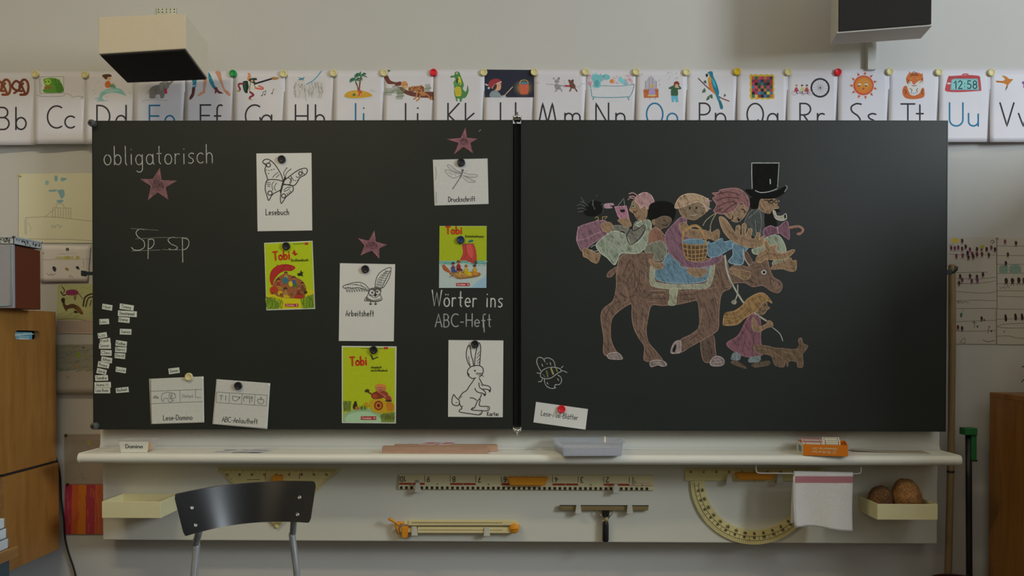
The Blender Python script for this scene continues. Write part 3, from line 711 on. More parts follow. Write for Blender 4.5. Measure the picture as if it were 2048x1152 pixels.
def pM(d):
    d.T(1060, 130, 4.876)
    d.S('7c7a80', 1.2, '62 178 100 184 240 192 330 202 390 210', True); d.S('7c7a80', 1, '60 172 90 176', False); d.S('7c7a80', 1, '64 186 90 182', False)
    d.F('77757a', '238 195 262 182 292 200 300 230 282 240 250 236'); d.O('7d7b80', 262, 160, 24, 20); d.O('8a878c', 232, 132, 12); d.O('6f6d72', 280, 132, 13)
    d.S('77757a', 2.4, '260 232 258 250 246 256'); d.S('77757a', 2.4, '290 232 306 242 308 256'); d.S('77757a', 2, '285 200 330 205'); d.O('1a1a1c', 250, 160, 3)
    d.F('5a3a30', '384 195 410 172 436 190 446 216 432 230 396 225'); d.O('5a3c32', 402, 170, 24, 20); d.O('4a2e28', 382, 152, 10); d.O('4a2e28', 416, 152, 11)
    d.F('8a2c3c', '334 196 388 196 388 214 334 214', False); d.S('5a3a30', 2.6, '400 222 395 246 386 254'); d.S('5a3a30', 2.6, '432 222 452 246 456 256'); d.S('8a8488', .7, '440 215 480 210 500 185 530 182'); d.S('8a8488', .7, '332 150 340 200 330 226')
def pN(d):
    d.T(1060, 130, 4.876)
    d.F('a9aaaf', '570 180 600 200 690 206 860 206 1016 190 1000 260 960 305 790 318 620 308 596 260'); d.S('51808a', 1.8, '566 175 590 210 600 280 622 312 800 318 970 310'); d.S('5a7480', 1.6, '970 310 1000 260 1016 190', True)
    d.S('607e88', 1.4, '600 208 700 202 860 206 1016 190'); d.S('51808a', 2.6, '622 312 614 336', False); d.S('51808a', 2.6, '955 312 962 338', False)
    d.F('5f9aa0', '600 110 640 88 700 100 740 88 778 110 770 140 720 150 690 170 690 210 655 224 615 215 620 170 600 140'); d.F('6aa4aa', '860 150 880 112 900 130 940 160 960 192 920 195'); d.O('4a848c', 650, 180, 26, 34)
    d.O('1c2428', 716, 112, 5); d.F('b8742c', '775 160 790 140 810 140 830 160 820 178 790 180'); d.O('76a8ac', 612, 92, 10); d.O('76a8ac', 642, 84, 9)
    rnd = random.Random(9)
    for i in range(44):
        u = rnd.choice([rnd.uniform(572, 604), rnd.uniform(700, 860), rnd.uniform(930, 1015)]); v = rnd.uniform(100, 190)
        d.S(rnd.choice(['b07088', 'c08aa0', '9a5470', 'cfc0c8']), .9, A(u, v, 11, 8, 0, 250, 8))
    d.S('9ab4b8', .7, '750 348 800 352 860 346'); d.S('7a5060', .9, '690 86 692 100', False)
def pO(d):
    d.T(1060, 130, 4.876)
    for i in range(7):
        x = 1120+17*i; h = 130 if i == 3 else 130-18*abs(i-3); d.F('93919a' if i % 2 else '84828a', [(x, 235), (x, 235-h), (x+8, 228-h), (x+15, 235-h), (x+15, 235)], False)
    d.F('9a5630', '1106 238 1252 232 1254 318 1110 322', False); d.S('6e3a20', 1, '1108 262 1252 258', False); d.F('8a7aa0', '1164 240 1190 222 1216 240 1220 290 1160 292'); d.O('c0943c', 1190, 205, 15); d.S('b8a060', 3, '1155 298 1224 298', False)
    d.S('6b6460', 1, '1168 300 1166 336', False); d.S('6b6460', 1, '1220 300 1222 334', False)
    d.F('2f4c36', '1380 222 1410 205 1436 222 1440 300 1378 302'); d.F('4f90a4', '1378 300 1440 300 1448 362 1420 364 1412 320 1402 364 1382 362', False); d.O('c09a7c', 1428, 195, 24, 28); d.F('6e2c20', '1402 196 1410 165 1440 160 1458 185 1450 198 1430 186')
    d.S('2f4c36', 3, '1384 228 1360 226 1392 210 1412 200'); d.S('2f4c36', 3, '1436 232 1468 228 1448 205'); rnd = random.Random(4)
    for i in range(12): u, v = rnd.uniform(1320, 1450), rnd.uniform(75, 150); d.S('8c8c92', .8, [(u, v), (u+8, v-16)], False)
    for u, v in ((1092, 100), (1260, 200), (1258, 160)): d.S('7a7a80', .9, [(u, v), (u+5, v-18)], False)
def pP(d):
    d.T(1060, 130, 4.876)
    d.S('4c3630', 2.2, '1642 132 1700 190 1780 260 1860 320 1940 352'); d.S('6e3c30', 2, '1870 325 1942 352', False)
    d.F('1f6478', '1730 85 1752 62 1780 68 1788 110 1812 160 1832 215 1845 270 1840 300 1866 370 1884 420 1858 430 1840 370 1812 300 1778 220 1760 140'); d.F('b0642c', '1736 130 1762 124 1772 180 1790 240 1812 285 1786 270 1752 235 1740 190')
    d.F('c08a34', '1738 118 1764 118 1766 160 1744 168'); d.F('d8d4cc', '1722 96 1744 84 1752 108 1734 120'); d.F('1c1c20', '1716 110 1712 90 1730 88 1736 104 1724 120'); d.F('2f8ca0', '1770 130 1800 160 1812 220 1790 200'); d.O('141414', 1744, 96, 4)
    for q in ('1676 268 1702 225 1712 262', '1716 345 1740 300 1752 330', '1746 300 1776 288 1778 330', '1888 310 1898 280 1910 300', '1690 168 1712 148 1720 180'): d.F('38543c', q)
    d.S('20504a', 1.4, '1850 360 1862 420', False); d.S('20504a', 1.4, '1858 350 1880 405', False)
def pQ(d):
    d.T(1460, 130, 6.0235)
    e = []
    for i in range(9): e.append((245+33*i, 112+(8 if i % 2 else -2)))
    for i in range(1, 9): e.append((530+(8 if i % 2 else -2), 112+37*i))
    for i in range(1, 9): e.append((524-33*i, 414-(8 if i % 2 else -4)))
    for i in range(1, 8): e.append((242-(8 if i % 2 else -2), 412-37*i))
    d.F('a58a2c', e); d.F('24262a', '262 138 512 138 508 394 262 390', False); rnd = random.Random(12)
    cs = ['7c2c34', '26303a', '2f5a58', '8c5a36', '6a2440', '1c1c22', '24504a', '9a4a3a', '3a5a80', '2a2c34', '8c3444', '504060', 'a8963c', '2c4438']
    for i in range(7):
        for j in range(7):
            x, y = 262+36*i, 138+36.6*j; d.F(rnd.choice(cs), [(x, y), (x+36, y), (x+36, y+36.6), (x, y+36.6)], False)
def pR(d):
    d.T(1460, 130, 6.0235)
    d.S('26252b', 3.6, A(1085, 275, 106, 108, 0, 345, 24), False, True)
    for i in range(16): a = math.pi*i/8+.1; d.S('6c6a70', .6, [(1085+14*math.cos(a), 275+14*math.sin(a)), (1085+96*math.cos(a), 275+96*math.sin(a))], False)
    d.O('3a383e', 1085, 275, 10)
    for cx in (770, 880, 965): d.S('8a7a80', .9, A(cx, 338, 26, 26, 0, 340, 12), False, True)
    d.S('7a4a68', 1.2, '765 335 800 300 850 330 900 310 965 335'); d.S('7a4a68', 1, '800 340 960 345', False)
    for cx, c, h in ((800, '8a3448', '8c6a48'), (868, '93a070', '3a2a26'), (925, '8a3a34', '4a2a28')):
        d.F(c, [(cx-22, 318), (cx-14, 276), (cx+14, 276), (cx+20, 318)]); d.O('b8906e', cx, 256, 13); d.F(h, [(cx-14, 252), (cx-6, 236), (cx+10, 238), (cx+14, 250)]); d.S('b8906e', 1.2, [(cx+10, 282), (cx+34, 302)], False); d.S('5a3a50', 1.5, [(cx, 318), (cx+10, 350)], False)
def pS(d):
    d.T(1460, 130, 6.0235)
    for i in range(11):
        a = math.radians(-90+i*360/11+6); r0, r1 = 132, 172; x, y = 1608, 246
        d.F('9c4c2c', [(x+r0*math.cos(a-.13), y+r0*math.sin(a-.13)), (x+r1*math.cos(a+.04), y+r1*math.sin(a+.04)), (x+r0*math.cos(a+.13), y+r0*math.sin(a+.13))], False)
    d.O('a84630', 1608, 246, 124, 120, 30); d.O('b46a2e', 1610, 242, 104, 100, 28); d.O('b87c34', 1612, 232, 70, 66, 24)
    for u in (1560, 1642): d.O('d8cfc4', u, 234, 20, 15); d.O('3a2418', u-4, 252, 12, 8); d.S('8a4a20', .9, A(u, 228, 20, 12, 200, 340, 8))
    d.S('7c2c1c', 1.6, '1596 280 1606 292 1616 280'); d.O('a85a28', 1608, 266, 8, 6)
def pT(d):
    d.T(1640, 0, 3.84)
    d.F('a0552c', '640 670 664 660 680 700 700 730 760 720 780 680 798 680 802 735 770 756 700 762 650 748 632 710'); d.F('c4bfb8', '680 640 760 640 770 690 740 730 700 730 676 690')
    d.F('a55a2c', '684 560 682 545 700 560 750 558 780 568 788 560 790 590 792 625 770 655 720 662 676 648 660 610 670 580'); d.F('cfc9c0', '680 630 700 625 716 640 736 638 760 622 784 618 776 652 720 664 684 652')
    d.F('c85a4c', '706 632 736 632 722 652'); d.O('b8a040', 700, 605, 7, 5); d.O('b8a040', 752, 600, 7, 5); d.O('14120f', 700, 605, 3); d.O('14120f', 752, 600, 3)
    for q in ('700 572 725 568 750 572', '692 582 722 578 756 580', '668 610 680 622 690 640', '786 600 778 620 764 636', '664 628 676 640', '708 560 720 552 740 560', '690 680 705 690 700 706', '750 680 742 692 748 706', '650 690 662 705 652 722', '790 690 780 708 790 724', '706 655 722 660 738 655'): d.S('231a16', 1.1, q)
    d.S('3c6a8c', .9, '690 712 720 718 745 710')
def pU(d):
    d.T(1640, 0, 3.84)
    d.F('9a3c42', '960 680 985 590 1010 584 1090 578 1140 576 1215 582 1230 600 1238 690 1228 698 1080 708 990 706 965 698'); d.F('5c8c8e', '1010 612 1030 604 1210 604 1222 692 1000 692', False); d.F('6fa0a0', '1016 612 1210 612 1216 684 1008 684', False)
    d.S('9a3c42', 2.4, '1096 578 1100 570 1132 570 1136 578'); d.text('1d2a30', 2, '12:58', 1640+1030/3.84, 680/3.84, 15.2, width=46, kern=.2)
    d.S('7a2c34', .8, '985 600 1010 596 1200 592 1226 604')
def pV(d):
    d.T(1640, 0, 3.84)
    d.F('a0642c', '1352 620 1400 622 1420 608 1396 580 1430 588 1452 606 1482 608 1470 625 1448 650 1430 690 1424 690 1432 652 1400 640 1358 634'); d.F('5a3a24', '1432 660 1440 668 1428 692 1424 690'); d.S('4a3420', .8, '1360 626 1400 630', False)
    d.F('6e4a80', '1550 630 1580 622 1600 640 1580 660 1560 650'); d.F('8a3c80', '1560 660 1600 650 1600 690 1570 680')
T0 = 141
SHIFT[0] = WALLY
for a in (('B', -31, 71, T0+4, pB, -3, 32, 259), ('C', 68.5, 171, T0+2, pC, 95, 130, 256), ('D', 170, 270, T0+2, pD, 194, 232, 255), ('E', 268, 370, T0+1, pE, 299, 329, 255, 44, True), ('F', 369, 469, T0+1, pF, 401, 429, 254),
          ('G', 467, 570, T0, pG, 491, 523, 254), ('H', 568, 669, T0, pH, 591, 631, 254), ('I', 667, 768, T0, pI, 709, 725, 251.5, 44, True), ('J', 767, 869, T0-1, pJ, 798, 830, 251.5), ('K', 867.5, 969, T0-2, pK, 896, 931, 251),
          ('L', 967.5, 1070, T0-2, pL, 1001, 1029, 250), ('M', 1068, 1172, T0-2, pM, 1077, 1130, 250.5), ('N', 1171, 1274, T0-2, pN, 1192, 1232, 250.5), ('O', 1272, 1374.5, T0-2, pO, 1293, 1334, 250.5, 44, True), ('P', 1373, 1475, T0-2, pP, 1399, 1431, 250.5),
          ('Q', 1474, 1576, T0-3, pQ, 1494, 1535, 251), ('R', 1574, 1677, T0-3, pR, 1600, 1635, 251), ('S', 1676, 1779, T0-3, pS, 1700, 1735, 251.5), ('T', 1777, 1880, T0-4, pT, 1802, 1833, 252), ('U', 1878, 1981, T0-4, pU, 1899, 1937, 252, 46, True), ('V', 1979.5, 2082, T0-4, pV, 2000, 2037, 252, 46)):
    card(*a, lift=.0012*(ord(a[0]) % 2))
ORD = 'BCDEFGHIJKLMNOPQRSTUV'
for i, (u, v, c, n) in enumerate(((72, 149, CREAM, 'cream'), (171, 150, CREAM, 'cream'), (270, 149.5, CREAM, 'cream'), (371, 148.5, CREAM, 'cream'), (466.5, 147.5, GREEN, 'green'), (567.5, 148.5, CREAM, 'cream'), (667, 147, CREAM, 'cream'), (768, 146.5, CREAM, 'cream'), (867, 145.5, RED, 'red'),
        (967.5, 145.5, CREAM, 'cream'), (1068.5, 145, CREAM, 'cream'), (1171, 144.5, CREAM, 'cream'), (1272, 144.5, CREAM, 'cream'), (1372.5, 145, CREAM, 'cream'), (1473.5, 144, YEL, 'yellow'), (1575.5, 145, CREAM, 'cream'), (1675, 145, RED, 'red'), (1778.5, 144, CREAM, 'cream'), (1876.5, 145, CREAM, 'cream'), (1981.5, 146, CREAM, 'cream'))):
    magnet(u, v, -.0082, c, .0145, '%s round magnet between the %s and %s alphabet cards' % (n, ORD[i], ORD[i+1]), 'magnets along the alphabet cards')
SHIFT[0] = 0.0
# ================================================================== chalk on the left board
def chk(hx, E): return chalk(hx, E, .62)
def soft(hx, E): return chalk(hx, E, .5, (1, 1, .35))
YC = YB-.0003
d = Draw(planar(YC), mk=chk)
d.text('8f948c', 1.9, 'obligatorisch', 208.5, 330.5, 37, width=218, ang=-1.2, jit=.02, kern=.2)
d.mb.build('chalk_word', board_l, label='chalk lettering that reads obligatorisch')
d = Draw(planar(YC), mk=chk).T(180, 230, 3.491); c = '7f857d'
for q in ('378 800 345 797 322 820 335 850 375 880 380 920 350 942 310 942 290 925', '408 868 405 1003', '408 870 440 868 447 900 425 930 405 932', '612 857 570 855 545 872 565 900 600 915 610 932 580 942 550 935', '645 855 648 1028', '645 858 685 870 690 905 670 935 640 942'): d.S('949990', 1.5, q)
for q in ('285 792 475 805', '318 865 400 861 505 855 683 857', '292 950 490 942', '505 938 560 942 650 942'): d.S('666c65', 1, q)
d.mb.build('chalk_letters', board_l, label='chalk letters Sp sp on ruled guide lines')
d = Draw(planar(YC), mk=chk)
d.text('a3a59f', 2.5, 'Wörter', 864, 612, 31, width=90, ang=1.0, jit=.02, kern=.22); d.text('a3a59f', 2.4, 'ins', 973, 613.5, 31, width=32, ang=1, kern=.26)
d.text('85888a', 2.2, 'ABC-Heft', 870.5, 653.5, 25.5, width=112, jit=.02, kern=.2); d.S('85888a', 2.2, '967 640 968.5 664', False)
d.mb.build('chalk_words', board_l, label='chalk lettering that reads Wörter ins ABC-Heft')
def star(ox, oy, k, outer, inner, hx, h2, label):
    d = Draw(planar(YC), mk=soft).T(ox, oy, k); o, i = pts(outer), pts(inner); p = []
    for a, b in zip(o, i): p += [a, b]
    d.F(h2, p, False); d.mk = chk; cx = sum(q[0] for q in o)/5; cy = sum(q[1] for q in o)/5
    for j, a in enumerate(o):
        b0, b1 = i[j-1], i[j]
        for t in (.25, .5, .75): d.S(hx, .9, [(a[0]*.85+cx*.15, a[1]*.85+cy*.15), (b0[0]*(1-t)+b1[0]*t, b0[1]*(1-t)+b1[1]*t)], False)
    d.S(hx, 1.5, p, False, True); d.mb.build('chalk_star', board_l, label=label)
star(180, 230, 3.491, '487 375 605 460 545 588 407 590 355 448', '497 458 524 503 475 535 430 495 440 450', '93566a', '6a4250', 'pink chalk star under the word at top left')
star(660, 440, 4.431, '393 97 500 220 435 338 275 310 252 163', '402 195 432 247 372 265 312 225 345 190', '9a5470', '74405a', 'pink chalk star above the owl sheet')
star(840, 240, 5.759, '523 93 655 217 605 375 395 390 315 222', '535 210 572 262 502 300 455 260 472 212', '9c4f70', '74405a', 'pink chalk star above the dragonfly sheet')
d = Draw(planar(YC), mk=chk); d.S('70756e', 1.6, '958 262.5 961 260', False); d.mb.build('chalk_smudge', board_l)

# ================================================================== sheets on the left board
YS = YB-.0012                                    # paper lies on the board
OUT = '2b2b2c'
def bl(s): return lambda c: c
def ring(d, c, w, cx, cy, rx, ry=None): d.S(c, w, A(cx, cy, rx, ry or rx, 0, 340, 14), True, True)
d = sheet(zq(500, 290, 3.294, '42 56 405 52 410 563 50 568'), YS, 'a9a9a6', gloss=.35).T(500, 290, 3.294)
for q in ('218 240 205 195 165 130 125 96 95 98 84 115 105 135 98 165 110 205 118 232', '218 240 170 228 120 230 105 250 100 290 112 335 124 365 150 325 195 300 212 285', '222 238 262 205 320 165 365 153 378 170 365 195 330 215 308 250 285 268 225 258', '222 262 262 262 282 275 284 300 262 322 235 345 208 385 200 355 205 310'): d.S(OUT, 1.9, q)
d.S(OUT, 3.6, '232 215 218 250 202 310'); d.O(OUT, 231, 218, 8)
for q in ('230 212 222 185 242 152', '234 212 240 185 270 158', '185 180 160 200 150 215', '192 195 172 215', '175 250 160 280 170 300', '158 240 145 262 150 300', '250 215 275 232 262 260', '268 205 290 235', '275 210 262 250', '222 300 245 280 270 278', '225 308 250 295 262 285', '110 245 135 250', '112 258 135 262', '115 270 132 274', '245 318 250 332', '255 310 262 322', '262 300 272 312', '85 118 110 124 138 104', '340 165 352 190 360 192', '303 205 315 215 330 205'): d.S(OUT, 1.3, q)
for cx, cy, r_ in ((122, 132, 13), (132, 317, 14), (332, 188, 11), (222, 335, 13)): ring(d, OUT, 1.9, cx, cy, r_)
for u, v in ((108, 165), (125, 168), (142, 164), (158, 160), (122, 188), (300, 235), (315, 232), (242, 152), (268, 160)): d.O(OUT, u, v, 4, n=8)
d.text(OUT, 1.5, 'Lesebuch', 532, 430, 11.5, width=46, ang=-.5, kern=.24); d.mb.build('picture_sheet', label='white sheet with a butterfly outline and the word Lesebuch', cat='sheet')
d = sheet(zq(660, 440, 4.431, '88 383 577 392 565 1075 78 1072'), YS, 'a6a6a2', gloss=.35).T(660, 440, 4.431)
for q in ('345 612 315 575 260 552 190 560 118 585 128 605 160 600 200 605 250 600 300 612 340 625', '400 598 405 540 430 480 480 440 535 420 540 440 530 500 500 560 470 600 440 605', '342 630 335 665 305 712 340 718 390 725 440 718 462 700 445 660 450 615 400 598 342 630'): d.S(OUT, 1.4, q)
for i in range(9): x = 135+22*i; d.S('4a4a4a', 1.1, [(x, 592+i*1.5), (x+10, 622+6*math.sin(i)), (x+20, 640-i), (x+16, 612)])
for i in range(8): y = 448+20*i; x = 528-10*i; d.S('4a4a4a', 1.1, [(x-40-3*i, y), (x-8, y+10), (x+8, y+2), (x-6, y+22)])
for i in range(4): d.S('4a4a4a', .9, [(150+40*i, 575-i*3), (230+20*i, 572+6*i), (300+8*i, 592+5*i)])
for i in range(3): d.S('4a4a4a', .9, [(418+14*i, 590), (430+16*i, 520), (500+8*i, 452)])
d.F('56564f', '345 612 380 600 420 600 450 614 446 632 420 615 395 632 370 615 348 632'); ring(d, OUT, 1.2, 375, 642, 30, 27); ring(d, OUT, 1.2, 424, 636, 26, 26)
for u, v in ((375, 643), (420, 634)): d.O(OUT, u, v, 10); d.O('c8c8c4', u+3, v-3, 3)
d.O(OUT, 402, 664, 12, 16); d.S(OUT, 1.1, '350 665 400 690 446 660'); d.S(OUT, 1.1, '330 690 380 712 450 695'); d.F('55554f', '330 680 345 700 390 716 450 705 440 718 390 726 335 718 318 708')
for u in (360, 404): d.S(OUT, 1.6, [(u, 722), (u, 748)]); d.S(OUT, 1.6, [(u-10, 742), (u, 750), (u+10, 742)])
d.text(OUT, 1.5, 'Arbeitsheft', 691.5, 632, 11, width=56, ang=.3, kern=.24); d.mb.build('picture_sheet', label='white sheet with a flying owl and the word Arbeitsheft', cat='sheet')
d = sheet(zq(840, 240, 5.759, '148 458 778 443 790 967 168 985'), YS, '9a9c98', gloss=.3).T(840, 240, 5.759)
d.F('a6a6a4', '158 466 772 450 784 960 190 976', False); c = '5c5c5c'
for q in ('475 600 420 580 360 530 320 515 325 545 370 580 430 605 475 612', '472 615 400 605 340 580 290 575 300 610 350 655 400 668 450 645 475 625', '495 605 560 625 640 628 662 645 640 660 570 662 500 640', '495 640 540 660 600 690 640 705 620 718 560 715 520 690 490 655'): d.S(c, 1.1, q)
for q in ('340 540 400 575 460 605', '300 590 380 625 470 622', '520 640 580 650 650 645', '520 665 570 695 620 708', '350 590 370 640', '400 600 410 650', '560 635 565 655', '600 640 600 655', '470 560 460 540 440 530', '500 570 530 600 545 580', '330 600 345 640'): d.S('777776', .7, q)
d.S(c, 3.2, '488 590 478 630 465 660', True); d.S(c, 2, '465 655 430 715 375 795'); d.O('4a4a4a', 490, 580, 14); d.S('44443f', .8, '176 540 188 620 178 690', True); d.S('44443f', .8, '185 830 188 960', True)
d.text(OUT, 1.5, 'Druckschrift', 897, 403.5, 9.6, width=53, ang=-1.2, kern=.2); d.mb.build('picture_sheet', label='landscape white sheet with a dragonfly and the word Druckschrift', cat='sheet')
d = sheet(zq(860, 660, 5.485, '203 110 805 115 798 957 198 952'), YS, 'a5a5a0', gloss=.35).T(860, 660, 5.485)
for q in ('445 405 415 355 398 280 405 210 425 170 440 185 455 290 470 330 478 395', '488 395 495 300 515 190 540 140 556 190 552 280 545 385', '445 405 415 440 412 480 430 510 465 532 500 525', '445 405 500 390 545 392 580 420 582 465 560 500 540 515', '490 530 465 570 430 620 400 665 360 690 325 735 318 755', '540 530 560 565 580 600 640 615 665 640 655 680 640 655 580 648', '535 580 545 630 580 655 610 690 600 722 580 695 530 685 500 660 495 640', '565 705 550 745 515 790 490 850 455 875 560 885 630 885 650 865 640 840 545 832 550 770 545 755', '320 770 325 810 350 860 325 875 330 900 450 920 545 930 572 900 560 882', '318 770 280 735 262 708 245 745 242 800 265 825 310 828 325 795', '440 745 475 748 510 770', '415 478 430 490 420 505'): d.S(OUT, 1.9, q)
for q in ('425 290 428 340 440 390', '520 270 545 235', '512 310 550 265', '515 345 548 310', '520 370 545 345', '510 470 560 485 588 512', '520 475 578 475', '505 478 555 500 575 495', '490 455 500 440 495 455', '335 745 350 725', '345 850 360 830', '555 905 545 920', '630 850 632 870', '560 600 580 615', '280 800 300 795', '550 745 530 770', '450 870 475 845'): d.S(OUT, 1.2, q)
d.O(OUT, 418, 480, 8, 10); d.O(OUT, 490, 446, 7, 9); d.O(OUT, 598, 710, 10, 12); d.O(OUT, 653, 665, 9, 13)
d.text(OUT, 1.4, 'Kartei', 974.5, 831.5, 7.6, width=22.5, kern=.24); d.mb.build('picture_sheet', label='white sheet with a sitting hare and the word Kartei', cat='sheet')

# ---- textbook covers (bright green, red title)
def publisher(d, x0, y0, x1, y1):
    d.T(0, 0, 1); d.F('8a2028', [(x0, y0), (x1, y0), (x1, y1), (x0, y1)], False); k = (x1-x0)
    d.text('c8a8a0', .8, 'Cornelsen', x0+k*.07, y1-(y1-y0)*.26, (y1-y0)*.52, width=k*.62, kern=.1); d.S('d0b8b0', 1.1, [(x0+k*.82, y0+(y1-y0)*.5), (x0+k*.94, y0+(y1-y0)*.5)], False); d.S('d0b8b0', 1.1, [(x0+k*.88, y0+(y1-y0)*.22), (x0+k*.88, y0+(y1-y0)*.78)], False)
def kid(d, x, y, s, shirt, hair, legs=None):
    d.F(shirt, [(x-9*s, y+22*s), (x-10*s, y+4*s), (x, y-2*s), (x+10*s, y+4*s), (x+10*s, y+22*s)])
    if legs: d.F(legs, [(x-10*s, y+20*s), (x+10*s, y+20*s), (x+22*s, y+30*s), (x+18*s, y+37*s), (x-8*s, y+36*s)])
    d.O('8c5c40', x, y-10*s, 8*s, 9*s, 12); d.F(hair, [(x-10*s, y-6*s), (x-9*s, y-18*s), (x, y-23*s), (x+9*s, y-18*s), (x+9*s, y-11*s), (x-2*s, y-14*s)])
    d.S('8c5c40', 1.1, [(x-8*s, y+6*s), (x-16*s, y+14*s), (x-10*s, y+20*s)]); d.S('8c5c40', 1.1, [(x+8*s, y+6*s), (x+15*s, y+12*s)])
    d.O('1a1210', x-3*s, y-10*s, 1.3*s, n=6); d.O('1a1210', x+3*s, y-10*s, 1.3*s, n=6)
def grass(d, x0, x1, y, n_, cs, h, rnd):
    for i in range(n_): x = rnd.uniform(x0, x1); yy = y+rnd.uniform(-12, 20); d.S(rnd.choice(cs), .9, [(x, yy), (x+rnd.uniform(-8, 8), yy-h*.6), (x+rnd.uniform(-14, 14), yy-h)])
d = sheet(zq(500, 290, 3.294, '93 645 412 631 429 1080 108 1089'), YS, 'a4a8a0', gloss=.3).T(500, 290, 3.294); rnd = random.Random(2)
d.F('93a312', '97 650 408 637 424 1074 112 1083', False); d.F('a8a010', '108 985 170 960 300 950 420 955 424 1074 112 1083', False)
d.F('5f7a1c', '108 1000 160 1010 200 1050 190 1080 112 1083', False); d.F('5f7a1c', '345 1040 370 1000 420 980 424 1074 350 1078', False)
grass(d, 110, 210, 1060, 40, ['3c5a14', '7a8a1c', '52701c'], 50, rnd); grass(d, 340, 420, 1055, 34, ['3c5a14', '7a8a1c', '52701c'], 55, rnd)
d.F('8e2420', '130 880 140 830 180 795 235 785 285 795 299 812 270 830 230 830 190 850 160 880 150 925 138 915'); d.S('5c1414', 1, '235 786 200 830 150 900'); d.S('5c1414', 1, '235 786 262 800 270 830'); d.S('4a1a14', 1.2, '182 797 178 790', False)
d.F('7c4c2c', '160 900 200 860 240 850 300 870 350 900 370 950 350 1005 250 1008 180 995 150 960')
kid(d, 188, 905, 1.25, '7c2c24', '3a2214', '8a6a20'); kid(d, 237, 860, 1.2, '8a8438', '5a3218', None); kid(d, 290, 890, 1.2, '2c4a7c', '3c2418', '3a5a2c'); kid(d, 235, 965, 1.2, '8a6a34', '2a1a12', 'a08a1c'); kid(d, 320, 955, 1.2, '6c2a22', '6a4420', '4a2a1a'); kid(d, 345, 925, 1, '5c3420', '3a2014', '5c4020')
d.F('2f5c6a', '215 880 240 870 255 900 225 915'); d.F('a89a1c', '255 905 275 898 282 925 262 932'); d.F('93301c', '135 940 170 930 185 960 150 985 134 970'); d.F('8a2c1c', '300 990 350 985 352 1008 300 1010'); d.F('a58a18', '190 960 215 965 205 990 185 985')
for u, v in ((150, 975), (205, 985), (275, 985), (340, 985), (360, 950)): d.O('5c3c14', u, v, 9, 7)
d.F('1c2018', '312 848 330 842 336 825 345 840 356 836 346 850 352 866 336 860 322 864'); d.F('26280f', '355 968 372 960 378 975 362 980')
d.T(0, 0, 1).text('a02c14', 3.2, 'Tobi', 547.5, 520.5, 16.5, width=33, ang=-5, kern=.2); d.F('902414', '585 507 589 499.5 591.5 506 596 507 590 511.5 587.5 508')
d.text('3c4410', .9, 'Erstlesebuch', 583, 523, 5, width=34, ang=-2, kern=.14); d.S('4a5212', .8, '586 488 608 487', False); d.F('98242a', '609.5 485.5 616.5 485 616.8 489 610 489.5', False)
publisher(d, 570.5, 607.5, 597, 613); d.mb.build('book_cover_print', label='green textbook cover with children under a red umbrella', cat='book cover', group='green textbook covers on the left blackboard')
d = sheet(zq(660, 680, 6.4, '150 75 852 82 843 1068 152 1062'), YS, 'a9aca4', gloss=.3).T(660, 680, 6.4); rnd = random.Random(8)
d.F('939f14', '164 90 836 96 828 1056 166 1050', False);
d.F('7a9468', '166 950 260 900 400 870 560 880 640 940 828 960 828 1056 166 1050', False); d.F('8aa888', '200 990 300 930 480 920 600 970 640 1050 240 1050')
d.F('5f7430', '640 960 740 930 828 920 828 1056 660 1052', False); grass(d, 170, 270, 900, 46, ['3a5020', '55681c', '6a6a24', '44602c'], 110, rnd); grass(d, 640, 825, 1010, 40, ['4a4a20', '5a6a2c', '6a5a24', '36451c'], 60, rnd); grass(d, 380, 480, 880, 12, ['3a5020'], 40, rnd)
d.F('1f1d14', '292 860 305 815 322 790 340 800 352 850 345 885 310 890'); d.O('26221a', 325, 797, 16, 15); d.S('8a7a3c', 1, '338 790 356 776'); d.F('8a5a30', '330 850 375 860 370 890 320 892')
d.F('a08014', '510 790 560 755 640 745 700 770 800 800 820 900 760 930 600 930 520 880'); d.F('9c6414', '720 810 790 800 822 850 810 900 740 900'); d.O('6a2a14', 622, 838, 58, 62); d.O('9c5a1c', 622, 838, 40, 44); d.O('3c1a10', 622, 838, 18, 20); d.F('9a7a14', '435 815 470 795 500 820 520 850 470 858')
d.F('6a2c18', '528 720 545 680 600 655 660 650 700 690 690 735 640 752 560 755'); d.F('8a3c1c', '540 715 580 690 610 720 575 748'); d.S('4a2418', 2.6, '530 690 470 655', False); d.F('3c2a1c', '445 650 470 628 505 640 495 665 455 668')
d.F('a06244', '590 640 580 590 620 562 680 566 715 600 710 645 660 660 620 655'); d.F('b0702c', '584 600 600 568 660 560 718 585 712 610 660 590 610 600'); d.O('1a1210', 626, 612, 5); d.O('1a1210', 662, 610, 5); d.S('4a1c14', 1, '630 636 648 642 664 634')
d.F('7c3424', '660 655 720 660 760 710 790 770 740 785 700 740'); d.S('a8604c', 1.6, '610 660 660 690 720 730'); d.F('2a241c', '715 770 785 768 780 790 720 788'); d.S('a06244', 1.6, '740 700 780 730 790 770')
d.F('2a2c1c', '510 185 540 200 556 232 600 215 622 222 575 240 545 255 535 235'); d.T(0, 0, 1).text('a02814', 3.2, 'Tobi', 701, 731, 16.5, width=33, ang=-3, kern=.2)
d.text('3c4410', .9, 'Arbeitsheft', 742, 736.5, 4, width=21, kern=.14); d.text('3c4410', .9, 'zum Erstlesebuch', 742, 742.5, 4, width=33, kern=.14); d.S('4a5212', .8, '722 696.5 739 696.7', False); d.S('4a5212', .8, '756 697 766 697', False); d.F('98242a', '768 694 776 694 776 698 768 698', False)
publisher(d, 722, 832.5, 752.5, 839.5); d.mb.build('book_cover_print', label='green textbook cover with a guitar player sitting in the grass', cat='book cover', group='green textbook covers on the left blackboard')
